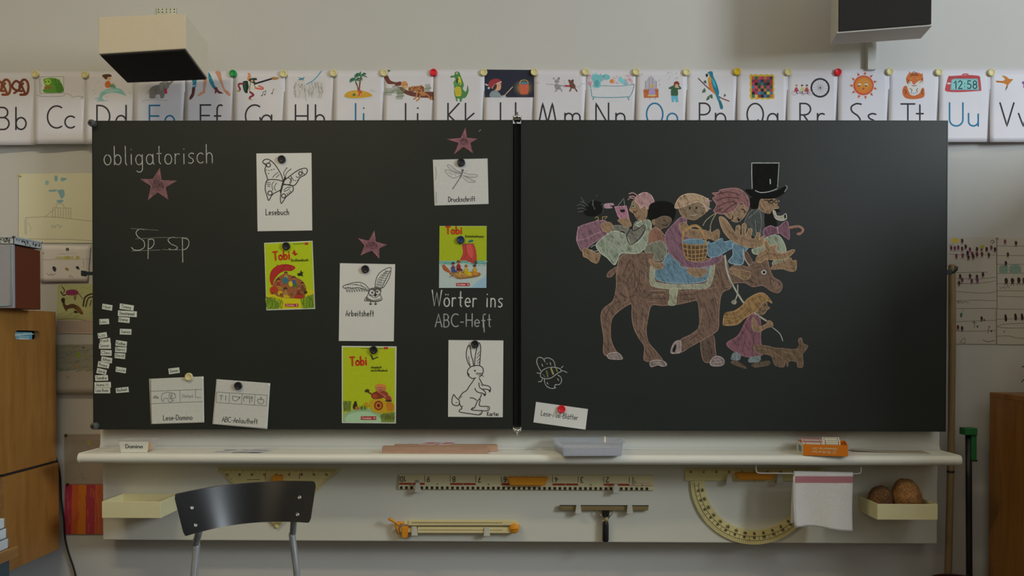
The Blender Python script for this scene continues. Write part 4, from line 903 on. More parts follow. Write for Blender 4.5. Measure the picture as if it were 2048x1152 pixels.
d = sheet(zq(840, 430, 4.609, '180 101 615 101 612 672 175 672'), YS, '939f98', gloss=.4).T(840, 430, 4.609); rnd = random.Random(6)
d.F('879414', '180 103 615 103 613 425 178 425', False); d.F('93a09e', '178 422 613 420 612 672 175 672', False); d.F('5c8a84', '178 425 613 420 612 450 500 458 400 445 280 458 178 450', False)
d.F('7c98a8', '520 620 612 560 612 672 470 672 500 640', False)
for i in range(26): u, v = rnd.uniform(185, 605), rnd.uniform(428, 475); d.S(rnd.choice(['3f6c5c', '86aca8', '4a7c74']), 1.1, [(u, v), (u+12, v-4), (u+24, v)])
d.F('943430', '390 275 440 266 492 268 515 320 524 400 512 450 470 440 420 418 370 416 396 350'); d.S('6c2422', .9, '420 275 425 340 405 412'); d.S('6c2422', .9, '462 270 475 350 470 430'); d.F('a8443c', '430 275 470 272 490 340 480 400 440 350')
d.S('5a3a28', 1, '448 240 446 268', False); d.F('1f5a54', '448 240 470 228 494 236 480 250 450 252'); d.S('5a3a28', 1.2, '395 268 500 265', False); d.F('8c4a24', '205 470 222 455 245 480 280 520 275 535 235 520 212 500')
d.F('7a5630', '270 545 300 525 420 520 545 530 552 560 480 580 365 590 320 570'); d.F('93703c', '290 545 420 530 540 545 470 562 365 575')
for q in ('300 540 360 575', '350 532 400 570', '400 530 450 566', '450 530 500 560', '290 560 365 590 550 562'): d.S('5a3c1c', .8, q)
kid(d, 305, 470, 1.6, '3a3a64', '2a1a14', '34406c'); kid(d, 355, 455, 1.7, '7c1c28', '5c3018', '5c1c24'); kid(d, 425, 490, 1.5, 'a09018', '7a5a20', '9a8a14'); kid(d, 505, 490, 1.5, '9c8a14', '2c1a14', 'a86a24'); kid(d, 370, 525, 1, '9c9018', '4a2a18', None)
d.F('a8901a', '430 540 455 520 478 540 470 560 440 560'); d.F('3c4434', '500 425 520 420 528 450 500 452'); d.S('6a3a24', 1.2, '270 575 310 550', False)
d.T(0, 0, 1).text('9c2c14', 3.2, 'Tobi', 892, 467.5, 14, width=32, ang=0, kern=.2); d.text('3c4410', .9, 'Buchstabenlehrgang', 931, 474.5, 4, width=36, kern=.12); publisher(d, 912.5, 566, 939.5, 572)
d.mb.build('book_cover_print', label='green and white textbook cover with a raft under a red sail', cat='book cover', group='green textbook covers on the left blackboard')

# ---- two laminated sheets with lifted corners, name strips, one label strip
d = sheet(zq(280, 720, 7.314, '130 276 930 240 940 915 160 938'), YS, '9b9f98', gloss=.18, curl=lambda s, t: .008*max(0, s-.6)**1.3+.004*max(0, .2-t), nx=22, ny=18).T(280, 720, 7.314)
d.F('a4a6a1', '150 278 905 250 915 908 178 930', False); c = '4a4c48'
for q in ('150 458 905 430', '160 640 915 608', '583 445 588 622', '158 285 165 930', '812 438 812 545 895 550'): d.S(c, .9, q, False)
d.text(c, .9, 'Affe', 306, 797, 5.5, width=11, kern=.1); d.text('6a6c68', .9, 'Elefant', 365, 795, 6, width=21, kern=.12)
for q in ('320 600 315 530 340 490 400 475 450 480 500 490 520 530 515 555 480 560', '320 600 345 605 350 570 385 560 410 570 420 610 465 610 460 560', '430 490 425 540 440 570 465 540 465 490', '480 560 478 590 500 600', '500 505 515 500', '450 500 450 560'): d.S(c, 1, q)
d.text(OUT, 1.3, 'Lese-Domino', 327, 840.5, 10, width=58, ang=-1.2, kern=.16); d.mb.build('laminated_sheet', label='laminated white sheet reading Lese-Domino at the bottom left of the blackboard', cat='sheet')
d = sheet(zq(280, 720, 7.314, '1118 280 1905 340 1862 1012 1058 938'), YS, '9a9c98', gloss=.18, curl=lambda s, t: .012*max(0, s+t-1.5)**1.2+.002*t, nx=22, ny=18).T(280, 720, 7.314)
d.F('a3a39f', '1128 290 1882 346 1845 995 1075 930', False)
for q in ('1122 470 1860 515 1848 672 1116 622', '1310 482 1302 636', '1496 494 1484 648', '1685 505 1670 660'): d.S(c, .9, q, False, len(pts(q)) == 4)
d.text(c, 1.3, 'T I', 439, 800, 9, width=13, ang=3)
for q in ('1355 530 1360 580 1385 600 1420 590 1450 545 1355 530', '1450 545 1465 540 1455 560 1435 570', '1520 540 1545 530 1640 540 1630 560 1520 550 1520 600', '1640 545 1638 610', '1560 560 1600 560 1605 630', '1720 600 1730 570 1760 580 1790 570 1812 600 1790 640 1740 635 1720 600', '1762 580 1775 545 1760 555'): d.S(c, 1.2, q)
d.text(OUT, 1.3, 'ABC-Anlautheft', 444, 843.5, 10, width=71, ang=3.6, kern=.16); d.mb.build('laminated_sheet', label='laminated white sheet reading ABC-Anlautheft with one shiny lifted corner', cat='sheet')
d = sheet(zq(1040, 690, 6.4, '205 728 870 820 838 1083 172 990'), YS, 'a2a29e'); d.text('2f2f31', 1.2, 'Lese-Mal-Blätter', 1082, 831, 10.5, width=74, ang=7.2, kern=.15); d.mb.build('label_strip', label='white paper strip reading Lese-Mal-Blätter on the right blackboard', cat='sign')
NS = ['137 95 247 112 240 172 131 153', '102 264 207 260 211 318 104 324', '82 420 180 406 190 460 92 477', '110 482 220 470 225 528 108 535', '100 533 228 526 230 590 98 588', '118 602 238 606 236 668 116 662', '128 672 244 692 238 750 120 728', '92 724 215 753 205 806 82 786', '80 798 186 824 174 875 70 856', '55 880 195 877 199 938 58 942', '48 957 228 953 230 1015 50 1017', '48 1020 220 1018 222 1078 48 1078']
NSr = ['328 92 482 115 475 172 323 152', '308 168 514 180 512 243 305 230', '316 238 437 248 432 308 310 296', '328 370 455 374 452 436 326 432', '286 494 407 512 400 568 278 554', '277 568 402 574 398 632 275 624', '272 634 388 642 383 703 270 690', '286 784 398 802 390 860 280 840', '282 1022 420 1006 427 1065 286 1076']
NTX = ['Noor', 'Lou', 'Lio', 'Fadi', 'Simon', 'Cleo', 'Johan', 'Rosa', 'Jorik', 'Sandra', 'Anina M.', 'Lina Rose']; NTr = ['Timmy', 'Donatamael', 'Emma', 'Samia', 'Kadisa', 'Beniz', 'David', 'Luis', 'Rachael']
NTH = ['top', 'second', 'third', 'fourth', 'fifth', 'sixth', 'seventh', 'eighth', 'ninth', 'tenth', 'eleventh', 'bottom']
def strip(q, txt, label, k, ox=180, oy=590, s=5.483):
    q = zq(ox, oy, s, q); d = sheet(q, YB-.0006-.0005*(k % 3), 'a6aca4')
    a = math.degrees(math.atan2(q[1][1]-q[0][1], q[1][0]-q[0][0])); w_ = math.hypot(q[1][0]-q[0][0], q[1][1]-q[0][1])
    x, y = _bil(q, .1, .72); d.text('34383a', .9, txt, x, y, 5.6, width=min(w_*.78, len(txt)*4.1), ang=a, kern=.12)
    d.mb.build('name_strip', label=label, cat='name strip', group='name strips at the left of the blackboard')
for i, (q, t_) in enumerate(zip(NS, NTX)): strip(q, t_, '%s name strip of the left column at the edge of the blackboard' % NTH[i], i)
for i, (q, t_) in enumerate(zip(NSr, NTr)): strip(q, t_, '%s name strip of the right column on the left blackboard' % ('bottom' if i == 8 else NTH[i]), i)
strip('413 127 572 107 583 187 425 210', 'Simon', 'lone name strip just above the Lese-Domino sheet', 0, 280, 720, 7.314)
YM = YB-.0020
for u, v, c_, n in ((564, 319, BLK, 'black round magnet pinning the butterfly sheet'), (573, 492.5, BLK, 'black round magnet on the cover with the red umbrella'), (731, 538.5, BLK, 'black round magnet pinning the owl sheet'), (747.5, 700, BLK, 'black round magnet on the cover with the guitar player'),
        (922.5, 325.5, BLK, 'black round magnet pinning the dragonfly sheet'), (921.5, 480, BLU, 'dark blue round magnet on the cover with the raft'), (950, 688.5, BLK, 'black round magnet between the ears of the hare'), (477, 771.5, BLK, 'black round magnet on the ABC-Anlautheft sheet'),
        (378.5, 753.5, CREAM, 'cream round magnet at the top of the Lese-Domino sheet'), (1123, 818, RED, 'red round magnet on the Lese-Mal-Blätter strip')):
    magnet(u, v, YM-(.001 if u in (477, 378.5) else 0), c_, .0152, n, 'magnets holding sheets on the blackboards')
# ================================================================== chalk pictures on the right board
def pale(hx, E): return chalk(hx, E, .55)
d = Draw(planar(YC), mk=chk).T(1040, 690, 6.4); c = '8f918d'
for q in ('265 330 235 280 215 220 225 170 260 158 295 175 318 215', '318 215 310 190 325 170 365 166 410 185 440 225 450 285', '260 390 275 340 330 300 400 284 470 290 520 310 525 340 490 355 450 385 400 420 330 432 270 412 260 390', '312 430 315 480 345 530 400 556 455 548 440 535 455 505', '455 505 490 508 520 490 532 450 520 410 485 385', '218 358 262 362', '288 430 270 465 238 470', '530 290 550 272', '525 330 565 335 600 352', '280 245 290 270', '340 235 352 242', '385 225 395 255', '345 480 358 500', '480 430 495 455'): d.S(c, 1.5, q)
d.S('8a8838', 3.6, '398 300 425 370', False); d.S('5c5e38', 3, '340 330 355 405', False); d.S('6a6838', 3, '462 298 475 335', False); d.S('55554a', 1.6, '295 375 320 410', False)
d.mb.build('chalk_bee', board_r, label='chalk line drawing of a bee')

d = Draw(planar(YC), mk=soft); d.dh = .000004; BR, BRL, BRD = '70503f', '8a6452', '4a362c'
SK, SKL = '8a6442', '9a7450'
def part(col, line, p, w=1.5, sm=True):
    d.mk = pale; d.F(col, p, sm); d.mk = chk
    if line: d.S(line, w, p, sm, True)
def ln(c, w, p, sm=True): d.mk = chk; d.S(c, w, p, sm)
d.T(1180, 500, 4.430)                            # --- the moose
part('5f4739', BRL, '985 790 1090 755 1108 870 1112 950 1060 995 1000 970')
part(BR, BRL, '285 45 235 205 235 290 225 380 200 455 130 510 100 560 100 640 122 780 118 900 150 940 215 930 250 930 205 850 182 760 190 620 250 545 350 480 372 495 370 590 392 700 440 790 482 860 480 975 560 985 645 985 590 905 520 820 498 720 512 610 545 492 640 492 770 482 880 460 950 452 968 560 965 680 900 745 800 800 800 905 880 862 990 800 1095 740 1138 690 1142 560 1155 430 1180 370 1250 330 1240 230 1195 60 1110 78 900 60 700 20 520 25')
part(BR, BRL, '1240 300 1270 295 1370 290 1440 325 1530 315 1600 360 1670 378 1702 330 1690 282 1620 235 1588 150 1565 85 1480 100 1420 118 1400 150 1300 130 1230 180')
part('6a4a3c', BRL, '150 235 165 195 215 160 240 150 236 178 190 235', 1.2)
for q in ('290 230 330 130 360 90', '320 300 380 180', '380 130 400 240 390 330', '430 330 480 420 520 400', '260 380 330 420 400 400', '150 560 190 500 260 450', '130 640 150 560', '410 560 430 700 480 800', '470 520 450 620', '540 380 660 370', '530 430 670 430', '800 400 930 390', '820 440 930 430', '1010 480 1060 620 1050 700', '1090 430 1110 560', '960 740 880 800', '1150 180 1180 330', '1110 150 1150 250', '160 790 160 890', '520 870 560 950', '440 180 430 300 380 400', '1460 160 1520 150', '1340 240 1450 290', '1600 250 1600 310'): ln(BRD, 1.6, q); 
for q in ('310 330 340 430 300 470', '530 360 670 362', '560 400 650 395', '510 455 600 462', '800 370 1000 350 1120 330', '990 520 980 640', '1110 380 1130 480', '1200 330 1240 320', '420 620 430 700', '480 600 470 700', '250 80 240 220', '500 150 490 290', '1610 270 1650 340 1690 320', '1630 290 1660 300 1645 350'): ln(BRL, 1.5, q)
HF = 'a08a86'
for q in ('160 922 240 908 285 950 275 968 170 962', '530 1010 540 985 600 975 660 990 678 1020 640 1030 600 1018 545 1035', '1065 1010 1080 965 1120 940 1170 955 1190 990 1170 1022 1100 1028'):
    part('7c6865', HF, q)
ln(HF, 1, '180 940 260 930'); ln(HF, 1, '190 955 270 950'); ln(HF, 1, '560 1000 620 1000'); ln(HF, 1, '1085 1000 1180 990'); ln(HF, 1, '1090 975 1150 968')
part('8a7672', HF, '715 908 745 822 800 808 802 900 770 914', 1.6); part('1c1b19', None, '730 895 752 840 765 845 752 900')
part('a8a8a4', None, A(1540, 197, 23, 21, 0, 350, 16)[:-1]); part('14130f', None, A(1541, 198, 12, 12, 0, 350, 12)[:-1])
part('4f7890', '6a90a8', '578 185 650 100 700 25 775 60 800 140 880 160 1050 120 1068 40 1080 180 1035 262 960 288 820 296 680 288 590 255'); d.mk = chk
for w_, c_ in ((9.2, '4c4c42'), (7.6, '85886a')): ln(c_, w_, '555 145 552 280 590 310 740 328 900 325 1030 315 1068 245 1096 70')
ln('97997c', 1.4, '535 145 530 285 580 328 740 346 900 344 1040 334 1088 252 1116 74'); ln('97997c', 1.4, '574 150 574 272 610 292 740 308 900 306 1020 296 1048 240 1076 76')
part('8c8f6c', '9a9c80', '710 350 775 340 765 420 755 485 695 482 708 420')
for w_, c_ in ((4.2, '6a6a58'), (2.6, '9a9a88')): ln(c_, w_, '1195 50 1215 190 1270 320 1370 480 1460 560 1562 627')
ln('9a9a92', 1.6, '1615 685 1680 740 1708 805'); ln('8c8c7c', 2.4, '1308 310 1306 390 1282 455'); part('8f8f78', None, '1250 460 1275 440 1300 455 1292 478 1268 482')
# --- the girl on foot and her dog
part('95682f', 'a87c42', '1360 480 1400 430 1500 380 1560 398 1612 470 1560 450 1510 530 1440 560 1360 612 1300 660 1190 666 1180 630 1200 560 1280 540 1340 500')
for q in ('1200 570 1290 560 1370 500', '1180 600 1300 600 1400 520', '1190 650 1300 630 1420 530', '1420 450 1500 410 1550 430', '1190 560 1240 548', '1185 630 1240 625', '1460 540 1500 470 1560 440'): ln('6a4822', 1.1, q)
part('7a5a3c', SKL, '1515 490 1560 455 1572 495 1592 515 1566 530 1560 545 1530 572 1480 560 1500 520', 1.1); ln('2a1c14', 1.2, '1545 485 1560 490'); ln('2a1c14', 1.2, '1525 545 1555 535')
part('7c4564', '96587c', '1425 570 1500 595 1512 700 1512 800 1525 930 1400 948 1290 905 1210 830 1310 760 1370 650')
for q in ('1400 650 1330 780 1260 840', '1450 760 1440 920', '1380 770 1350 900'): ln('5c3450', 1.4, q)
part(SK, SKL, '1440 595 1475 640 1490 682 1560 655 1580 625 1612 640 1618 675 1560 692 1500 725 1450 715 1435 660', 1.2)
part('6a7c80', None, '1270 910 1330 920 1325 975 1250 970'); part('6a7c80', None, '1420 950 1505 940 1500 990 1405 995'); part('5f4c38', None, '1245 990 1300 980 1385 1040 1370 1052 1270 1015'); part('5f4c38', None, '1435 1010 1580 980 1588 1020 1500 1038 1450 1040')
part('6c5038', '86664a', '1455 850 1560 848 1640 868 1700 870 1820 880 1852 840 1845 795 1872 780 1890 830 1930 850 1900 900 1882 930 1888 1030 1840 1036 1830 992 1762 985 1750 1034 1730 975 1718 1034 1640 1020 1600 935 1480 912', 1.1)
for q in ('1660 990 1650 1025', '1850 800 1868 790', '1700 900 1800 920', '1500 870 1600 890', '1620 900 1700 960'): ln('86664a', 1.2, q)
# --- the riders, from the tail forward
d.T(1140, 310, 4.608)
part('151513', None, '120 500 180 440 230 420 290 440 310 480 290 530 240 560 190 565 140 545')
for q in ('65 465 100 455 140 480', '70 495 110 490 150 505', '75 525 130 515', '95 430 130 440 165 470', '100 390 130 430', '210 415 215 470 230 500', '245 370 250 380', '215 420 205 460', '310 470 300 530', '285 460 300 452 312 470 298 478'): ln('55585a', 1.3, q)
part('a0708c', 'b080a0', '318 455 350 448 390 446 402 460 355 466 388 484 355 490 320 486', 1.1)
ln('8f7440', 1.5, '230 580 255 570 262 600'); ln('8f7440', 1.5, '300 570 340 568 320 590'); ln('8f7440', 1.5, '262 600 240 600'); ln('8f7440', 1.5, '300 572 300 600')
part('7c4f72', '9a6a92', '85 665 170 630 270 605 330 610 365 660 345 720 190 830 115 890 65 800 62 750'); ln('9a6a92', 1.4, '70 785 150 770 230 730 330 690'); ln('9a6a92', 1.4, '75 660 66 790'); ln('55334c', 1.6, '290 650 290 700 330 720')
part(SK, SKL, '125 858 200 882 240 905 280 905 255 992 205 985 160 950 122 930')
ln('8c8c86', 1.3, '195 850 225 830 255 850 258 880 220 888 198 875')
part(SK, SKL, '285 645 320 625 370 622 402 668 385 695 335 712 300 690', 1.2)
part('6a6458', '7c766a', '395 655 460 650 520 668 575 690 600 620 690 600 700 690 640 780 570 828 520 770 500 700 420 700'); 
part('7f8a72', '9aa48c', '240 828 320 750 395 702 470 715 520 745 560 820 600 815 640 790 690 720 690 640 640 660 600 640 680 600 742 612 745 700 715 800 680 870 610 908 480 905 440 960 408 1012 340 945 285 905')
for q in ('520 745 560 826 640 770 690 690 690 650', '520 745 560 670', '570 660 590 700 680 640'): ln('26241f', 1.6, q)
part(SK, SKL, '562 470 575 430 600 420 650 450 690 470 712 520 690 600 650 600 615 588 590 540 575 530 548 508', 1.2)
part('a06e74', 'b8868a', '600 420 620 375 690 345 750 375 776 440 760 470 720 500 690 460 650 490 635 455'); ln('b0767c', 1.8, '610 400 580 380 545 385'); ln('b0767c', 1.8, '615 370 580 348 545 358'); ln('b0767c', 1.8, '590 405 555 395 535 412'); ln('b0767c', 1.6, '700 500 720 480 740 490')
part('8a8a7c', None, A(590, 470, 17, 17, 0, 340, 12)); part('151413', None, A(585, 470, 7, 9, 0, 340, 8)); ln('1d1713', 1.6, '585 520 600 530 612 515'); ln('3a2a20', 1.2, '600 575 630 580 640 560'); ln(SKL, 1.2, '550 500 570 510 575 530')
part('a05c92', 'b472a6', '412 478 520 470 552 625 480 610 440 560', 1.4, False); part('1c1a1c', None, '458 505 503 502 508 526 466 527', None, False); ln('8a8a88', 1, '440 470 495 400 505 475', False)
part(SK, SKL, '440 600 482 590 500 575 545 600 565 650 530 668 495 650 460 625', 1.2)
part('141210', None, '722 520 735 460 790 430 870 425 940 445 975 500 965 570 930 620 880 570 800 580 770 610 725 580')
part('66503a', '7c6248', '770 605 800 590 850 565 910 570 935 600 900 660 860 672 800 690', 1.1); ln('241a14', 1.4, '860 600 880 605'); ln('241a14', 1.4, '850 640 880 650 900 635'); part(SK, None, '755 600 780 595 785 640 760 640')
part('86543e', '9a6a50', '722 735 770 672 830 690 870 740 940 788 935 822 850 802 790 800 730 818'); part('6c6c58', '82826c', '715 825 800 800 835 790 885 840 885 920 835 968 770 962 775 905 690 890')
part(SK, SKL, '740 955 790 992 862 998 855 1040 790 1050 730 990', 1.2); part('5c4c34', '7a6848', '940 785 1040 780 1045 830 980 840 945 820', 1.1)
part('774a72', '91628c', '875 740 950 640 1020 575 1075 590 1065 700 1105 775 1060 850 1055 920 1110 975 1210 990 1300 960 1330 880 1400 860 1395 960 1330 1010 1200 1035 1090 1040 1000 985 910 890'); part(SK, SKL, '1005 640 1060 620 1120 680 1270 700 1300 770 1100 760 1030 715', 1.2)
part('7c6244', SKL, '1000 485 1060 460 1190 430 1260 470 1250 530 1190 575 1150 598 1090 590 1030 560', 1.1); part('a07c58', 'b8946c', '965 480 1005 395 1080 358 1180 365 1270 410 1280 470 1260 520 1240 470 1180 430 1060 470 1000 490')
for u in (1105, 1165): part('20201c', None, A(u, 488, 9, 11, 0, 340, 8))
ln('2a1812', 1.6, '1095 550 1130 565 1175 540'); ln('a09078', 1.4, '1100 553 1135 560 1170 545'); ln('5a4632', 1.1, '1135 500 1140 525 1125 530')
part(SK, SKL, '1085 1040 1180 1050 1250 1040 1260 1080 1220 1120 1150 1120 1090 1085', 1.2)
d.T(1380, 310, 4.608)
part('a88088', None, '105 425 145 420 165 395 180 418 205 422 180 430 170 445 158 430'); part('a88088', None, '115 475 150 478 168 465 180 485 198 500 178 500 160 520 158 490'); ln('a88088', 1.2, '90 435 110 430'); ln('a88088', 1.2, '100 470 120 478')
part('4f7890', '6a90a8', '-70 800 -20 778 60 776 130 790 160 830 60 840 -40 835'); part('5c4228', None, '-72 810 -10 822 90 825 165 815 160 880 130 965 40 978 -30 960 -60 890')
for q in ('-72 815 -10 828 90 830 165 815', '-65 860 0 872 90 872 162 858', '-55 900 0 915 90 912 152 898', '-40 940 20 952 80 950 140 940', '-30 822 -18 960', '10 826 16 972', '50 828 50 975', '90 828 84 972', '130 822 112 965', '-70 815 -58 890 -28 960 40 978 130 965 160 880 166 815'): ln('a07034', 1.6, q)
ln('9a6c30', 4, '-66 790 -60 700 0 660 60 650 115 700 140 770 150 830'); ln('b08444', 1.2, '-60 720 0 672 60 662 105 705 132 770')
part('4f7890', '6a90a8', '165 800 200 815 290 768 310 800 390 790 392 850 330 890 250 935 175 935 160 880'); part('4f7890', '7c9cae', '392 822 450 820 535 850 500 900 490 995 440 1012 355 985 395 920')
part(SK, SKL, '150 720 180 700 190 655 195 715 260 685 270 745 245 790 175 765', 1.2); ln('8f8158', 1.6, '120 650 150 600 240 535 300 540'); ln('8f8158', 1.6, '185 660 205 600 240 540')
part('8a6848', SKL, '320 540 400 505 440 462 535 470 520 540 470 600 430 620 395 612 360 585', 1.1); part('824c4e', '9c6868', '205 352 265 345 280 322 420 306 500 345 545 420 535 490 480 440 440 462 400 515 310 545 218 522 245 460 208 400 240 380')
for q in ('260 360 360 340 460 370', '250 420 340 390 450 400', '250 480 330 440 400 430', '280 340 300 360', '300 530 380 470 430 440', '240 520 300 490'): ln('4c2c2e', 1.8, q)
ln('1d1512', 1.8, '470 500 495 505 505 530'); ln('1d1512', 1.8, '360 600 390 590 395 560'); part('1a1513', None, '440 570 465 590 450 612 440 600'); ln(SKL, 1.3, '395 600 430 570 460 590')
part('424744', '5c6460', '500 650 515 580 565 510 640 488 690 530 690 700 650 770 570 730 540 690'); part('191917', None, '690 530 760 500 785 580 800 650 700 690'); ln('6a706c', 1.3, '540 580 600 530 640 490'); ln('6a706c', 1.3, '600 600 610 720'); ln('6a706c', 1.2, '640 500 660 620 640 740')
part('121110', None, '555 395 650 395 640 470 600 500 560 480'); part(SK, SKL, '640 440 660 405 740 400 820 420 800 455 818 488 765 500 750 520 720 540 640 500', 1.1)
ln('1c1815', 1.6, '680 415 730 425 760 415'); ring(d, '1c1815', 1.6, 745, 432, 22, 15); ring(d, '1c1815', 1.6, 795, 428, 18, 14); part('191613', None, '750 520 770 500 820 505 830 520 790 530 770 560 740 560')
part('111110', None, '572 78 825 78 808 305 760 340 660 348 580 320', None, False); part('111110', None, '510 318 590 322 660 348 760 340 830 312 880 285 892 300 870 350 790 395 700 405 600 395 545 362')
ln('8a8d88', 1.9, '572 310 568 180 568 74', False); ln('8a8d88', 1.9, '568 74 822 74', False); ln('80847f', 1.6, '820 76 806 300'); ln('8a8d88', 1.8, '602 328 650 346 730 338 800 312'); ln('75797a', 1.8, '880 282 896 298 872 338'); ln('a0a29c', 2, '738 225 740 265')
part('99917f', 'aaa292', '763 513 785 520 800 560 850 560 882 540 888 588 840 605 785 582', 1.2); part('1a1916', None, '866 555 880 548 884 580 872 584')
part('76446c', '92608a', '680 690 740 652 805 668 880 612 906 640 915 772 880 760 820 720 740 748 690 755'); ln('b084a6', 1.6, '802 665 815 720'); ln('8f5a48', 5, '910 672 1000 660 1040 688 1020 720 992 728'); ln('a8745c', 1.1, '910 664 1000 650 1048 688 1010 738')
part('7f8a70', '98a288', '690 770 800 738 860 800 885 890 840 912 740 900 600 915 572 870 640 850'); part('7a8468', '98a288', '790 960 862 940 900 950 885 1000 760 1010', 1.2)
part(SK, SKL, '745 1040 790 1000 860 985 920 945 945 975 978 975 975 1060 920 1072 850 1050 760 1055', 1.2)
for q in ('930 985 960 1000', '925 1010 970 1020', '920 1040 965 1050'): ln('5a4028', 1.1, q)
part(SK, SKL, '375 1045 430 1050 490 1065 560 1080 548 1130 500 1150 440 1120 365 1085', 1.2)
for q in ('480 1070 530 1090', '470 1090 540 1110'): ln('5a4028', 1.1, q)
part('8a6644', 'a07c54', '268 580 300 572 335 600 370 650 415 715 425 660 460 655 458 735 478 735 480 645 515 640 510 745 540 685 572 688 560 765 598 768 618 718 645 728 635 785 655 760 680 755 668 835 600 850 520 848 430 815 350 760 295 680')
part('8f6742', 'a87e52', '606 970 640 905 690 870 680 800 712 790 735 840 800 825 790 875 830 905 900 890 945 872 962 885 900 945 800 968 700 962 650 990')
for q in ('300 610 350 690 430 780', '480 760 560 800', '640 950 720 910 830 930', '700 840 730 880'): ln('6a4c32', 1.6, q)
part('5c4236', BRL, '500 905 520 890 570 970 560 1010 520 980', 1.3); ln('9a9a80', 1.6, '490 870 500 950 545 1020')
d.mb.build('chalk_drawing', board_r, label='coloured chalk drawing of a moose carrying riders')
# ================================================================== on the ledge
ZL = ZT+.0004
def quadbox(m, foot, h, mt, bevel=0.0, z=None, top=None):   # box on a footprint of four photo points (front-left, front-right, back-right, back-left)
    z = ZL if z is None else z
    b = [WZ(u, v, z) for u, v in pts(foot)]; t = [p+Vector((0, 0, h)) for p in b]
    if top: c = sum(b, Vector())/4; t = [c+(p-c)*top+Vector((0, 0, h)) for p in b]
    m.hexa(b+t, mt, bevel); return b, t
def tub(name, foot, h, flare, mt, label, cat, rim=.004, th=.0014):  # open box with thin flared walls
    b = [WZ(u, v, ZL) for u, v in pts(foot)]; c = sum(b, Vector())/4
    t = [c+(p-c)*flare+Vector((0, 0, h)) for p in b]; root = thing(name, label, cat, (c.x, c.y, ZL)); sh = MB()
    inb = [c+(p-c)*(1-th/.03) for p in b]; int_ = [c+Vector((0, 0, h))+(p-c-Vector((0, 0, h)))*(1-th/.03) for p in t]
    for i in range(4):
        j = (i+1) % 4; sh.hexa([b[i], b[j], inb[j], inb[i], t[i], t[j], int_[j], int_[i]], mt)
    sh.hexa([p for p in inb]+[p+Vector((0, 0, th)) for p in inb], mt)
    sh.build('tub_wall', root)
    rm = MB(); o2 = [c+Vector((0, 0, h))+(p-c-Vector((0, 0, h)))*1.06 for p in t]
    for i in range(4):
        j = (i+1) % 4; d0 = Vector((0, 0, -.002)); rm.hexa([o2[i]+d0, o2[j]+d0, int_[j]+d0, int_[i]+d0, o2[i], o2[j], int_[j], int_[i]], M_RIM)
    rm.build('rim', root); return root, b, t, c
M_CLR = clear_plastic('tub_plastic', (.93, .93, .92), .10)
M_RIM = clear_plastic('rim_plastic', (.90, .91, .92), .40)
M_CLR2 = clear_plastic('tray_plastic', (.78, .82, .90), .46)
dt, b, t, c = tub('plastic_tub', '241 905 297 905 312 900.2 260 900.2', .047, 1.13, M_CLR, 'small clear plastic tub with a Domino label at the left of the ledge', 'tub')
f0, f1, f2, f3 = b[0], b[1], t[1], t[0]; m = MB(); lbl = [f0*.97+f1*.03, f1*.97+f0*.03]
def onf(s, q): lo_ = f0+(f1-f0)*s; hi_ = f3+(f2-f3)*s; return lo_+(hi_-lo_)*q+Vector((0, -.0007, 0))
pm = mat('paper_label', alb('b8b8b0'), .6)
m.hexa([onf(.02, .02), onf(.97, .02), onf(.97, .02)+Vector((0, .0005, 0)), onf(.02, .02)+Vector((0, .0005, 0)), onf(.02, .88), onf(.97, .88), onf(.97, .88)+Vector((0, .0005, 0)), onf(.02, .88)+Vector((0, .0005, 0))], pm)
lb = Draw(lambda u, v, h: onf((u-236)/62, (904.5-v)/30)+Vector((0, -.0003-h, 0)))
lb.text('2a2a2c', 1.4, 'Domino', 250, 893.5, 9, width=35, kern=.16)
for q in lb.mb.mats: pass
m2 = lb.mb; m.build('paper_label', dt); lo2 = m2.build('label_lettering', dt)
for i, (hx, x0, x1) in enumerate((('b08440', .50, .92), ('a87838', .1, .48))):
    k = MB(); p0 = c+(b[0]-c)*.8; p1 = c+(b[1]-c)*.8; p2 = c+(b[2]-c)*.8; p3 = c+(b[3]-c)*.8
    q = [p0+(p1-p0)*x0, p0+(p1-p0)*x1, p3+(p2-p3)*x1, p3+(p2-p3)*x0]; q = [v+Vector((0, 0, .0025)) for v in q]
    k.hexa(q+[v+Vector((0, 0, .030-.004*i)) for v in q], mat('orange_card', alb('b07c3c'), .6), .0008)
    k.build('card_stack', label='stack of orange cards in the Domino tub, on the %s' % ('right' if not i else 'left'), cat='cards', group='card stacks in the Domino tub')
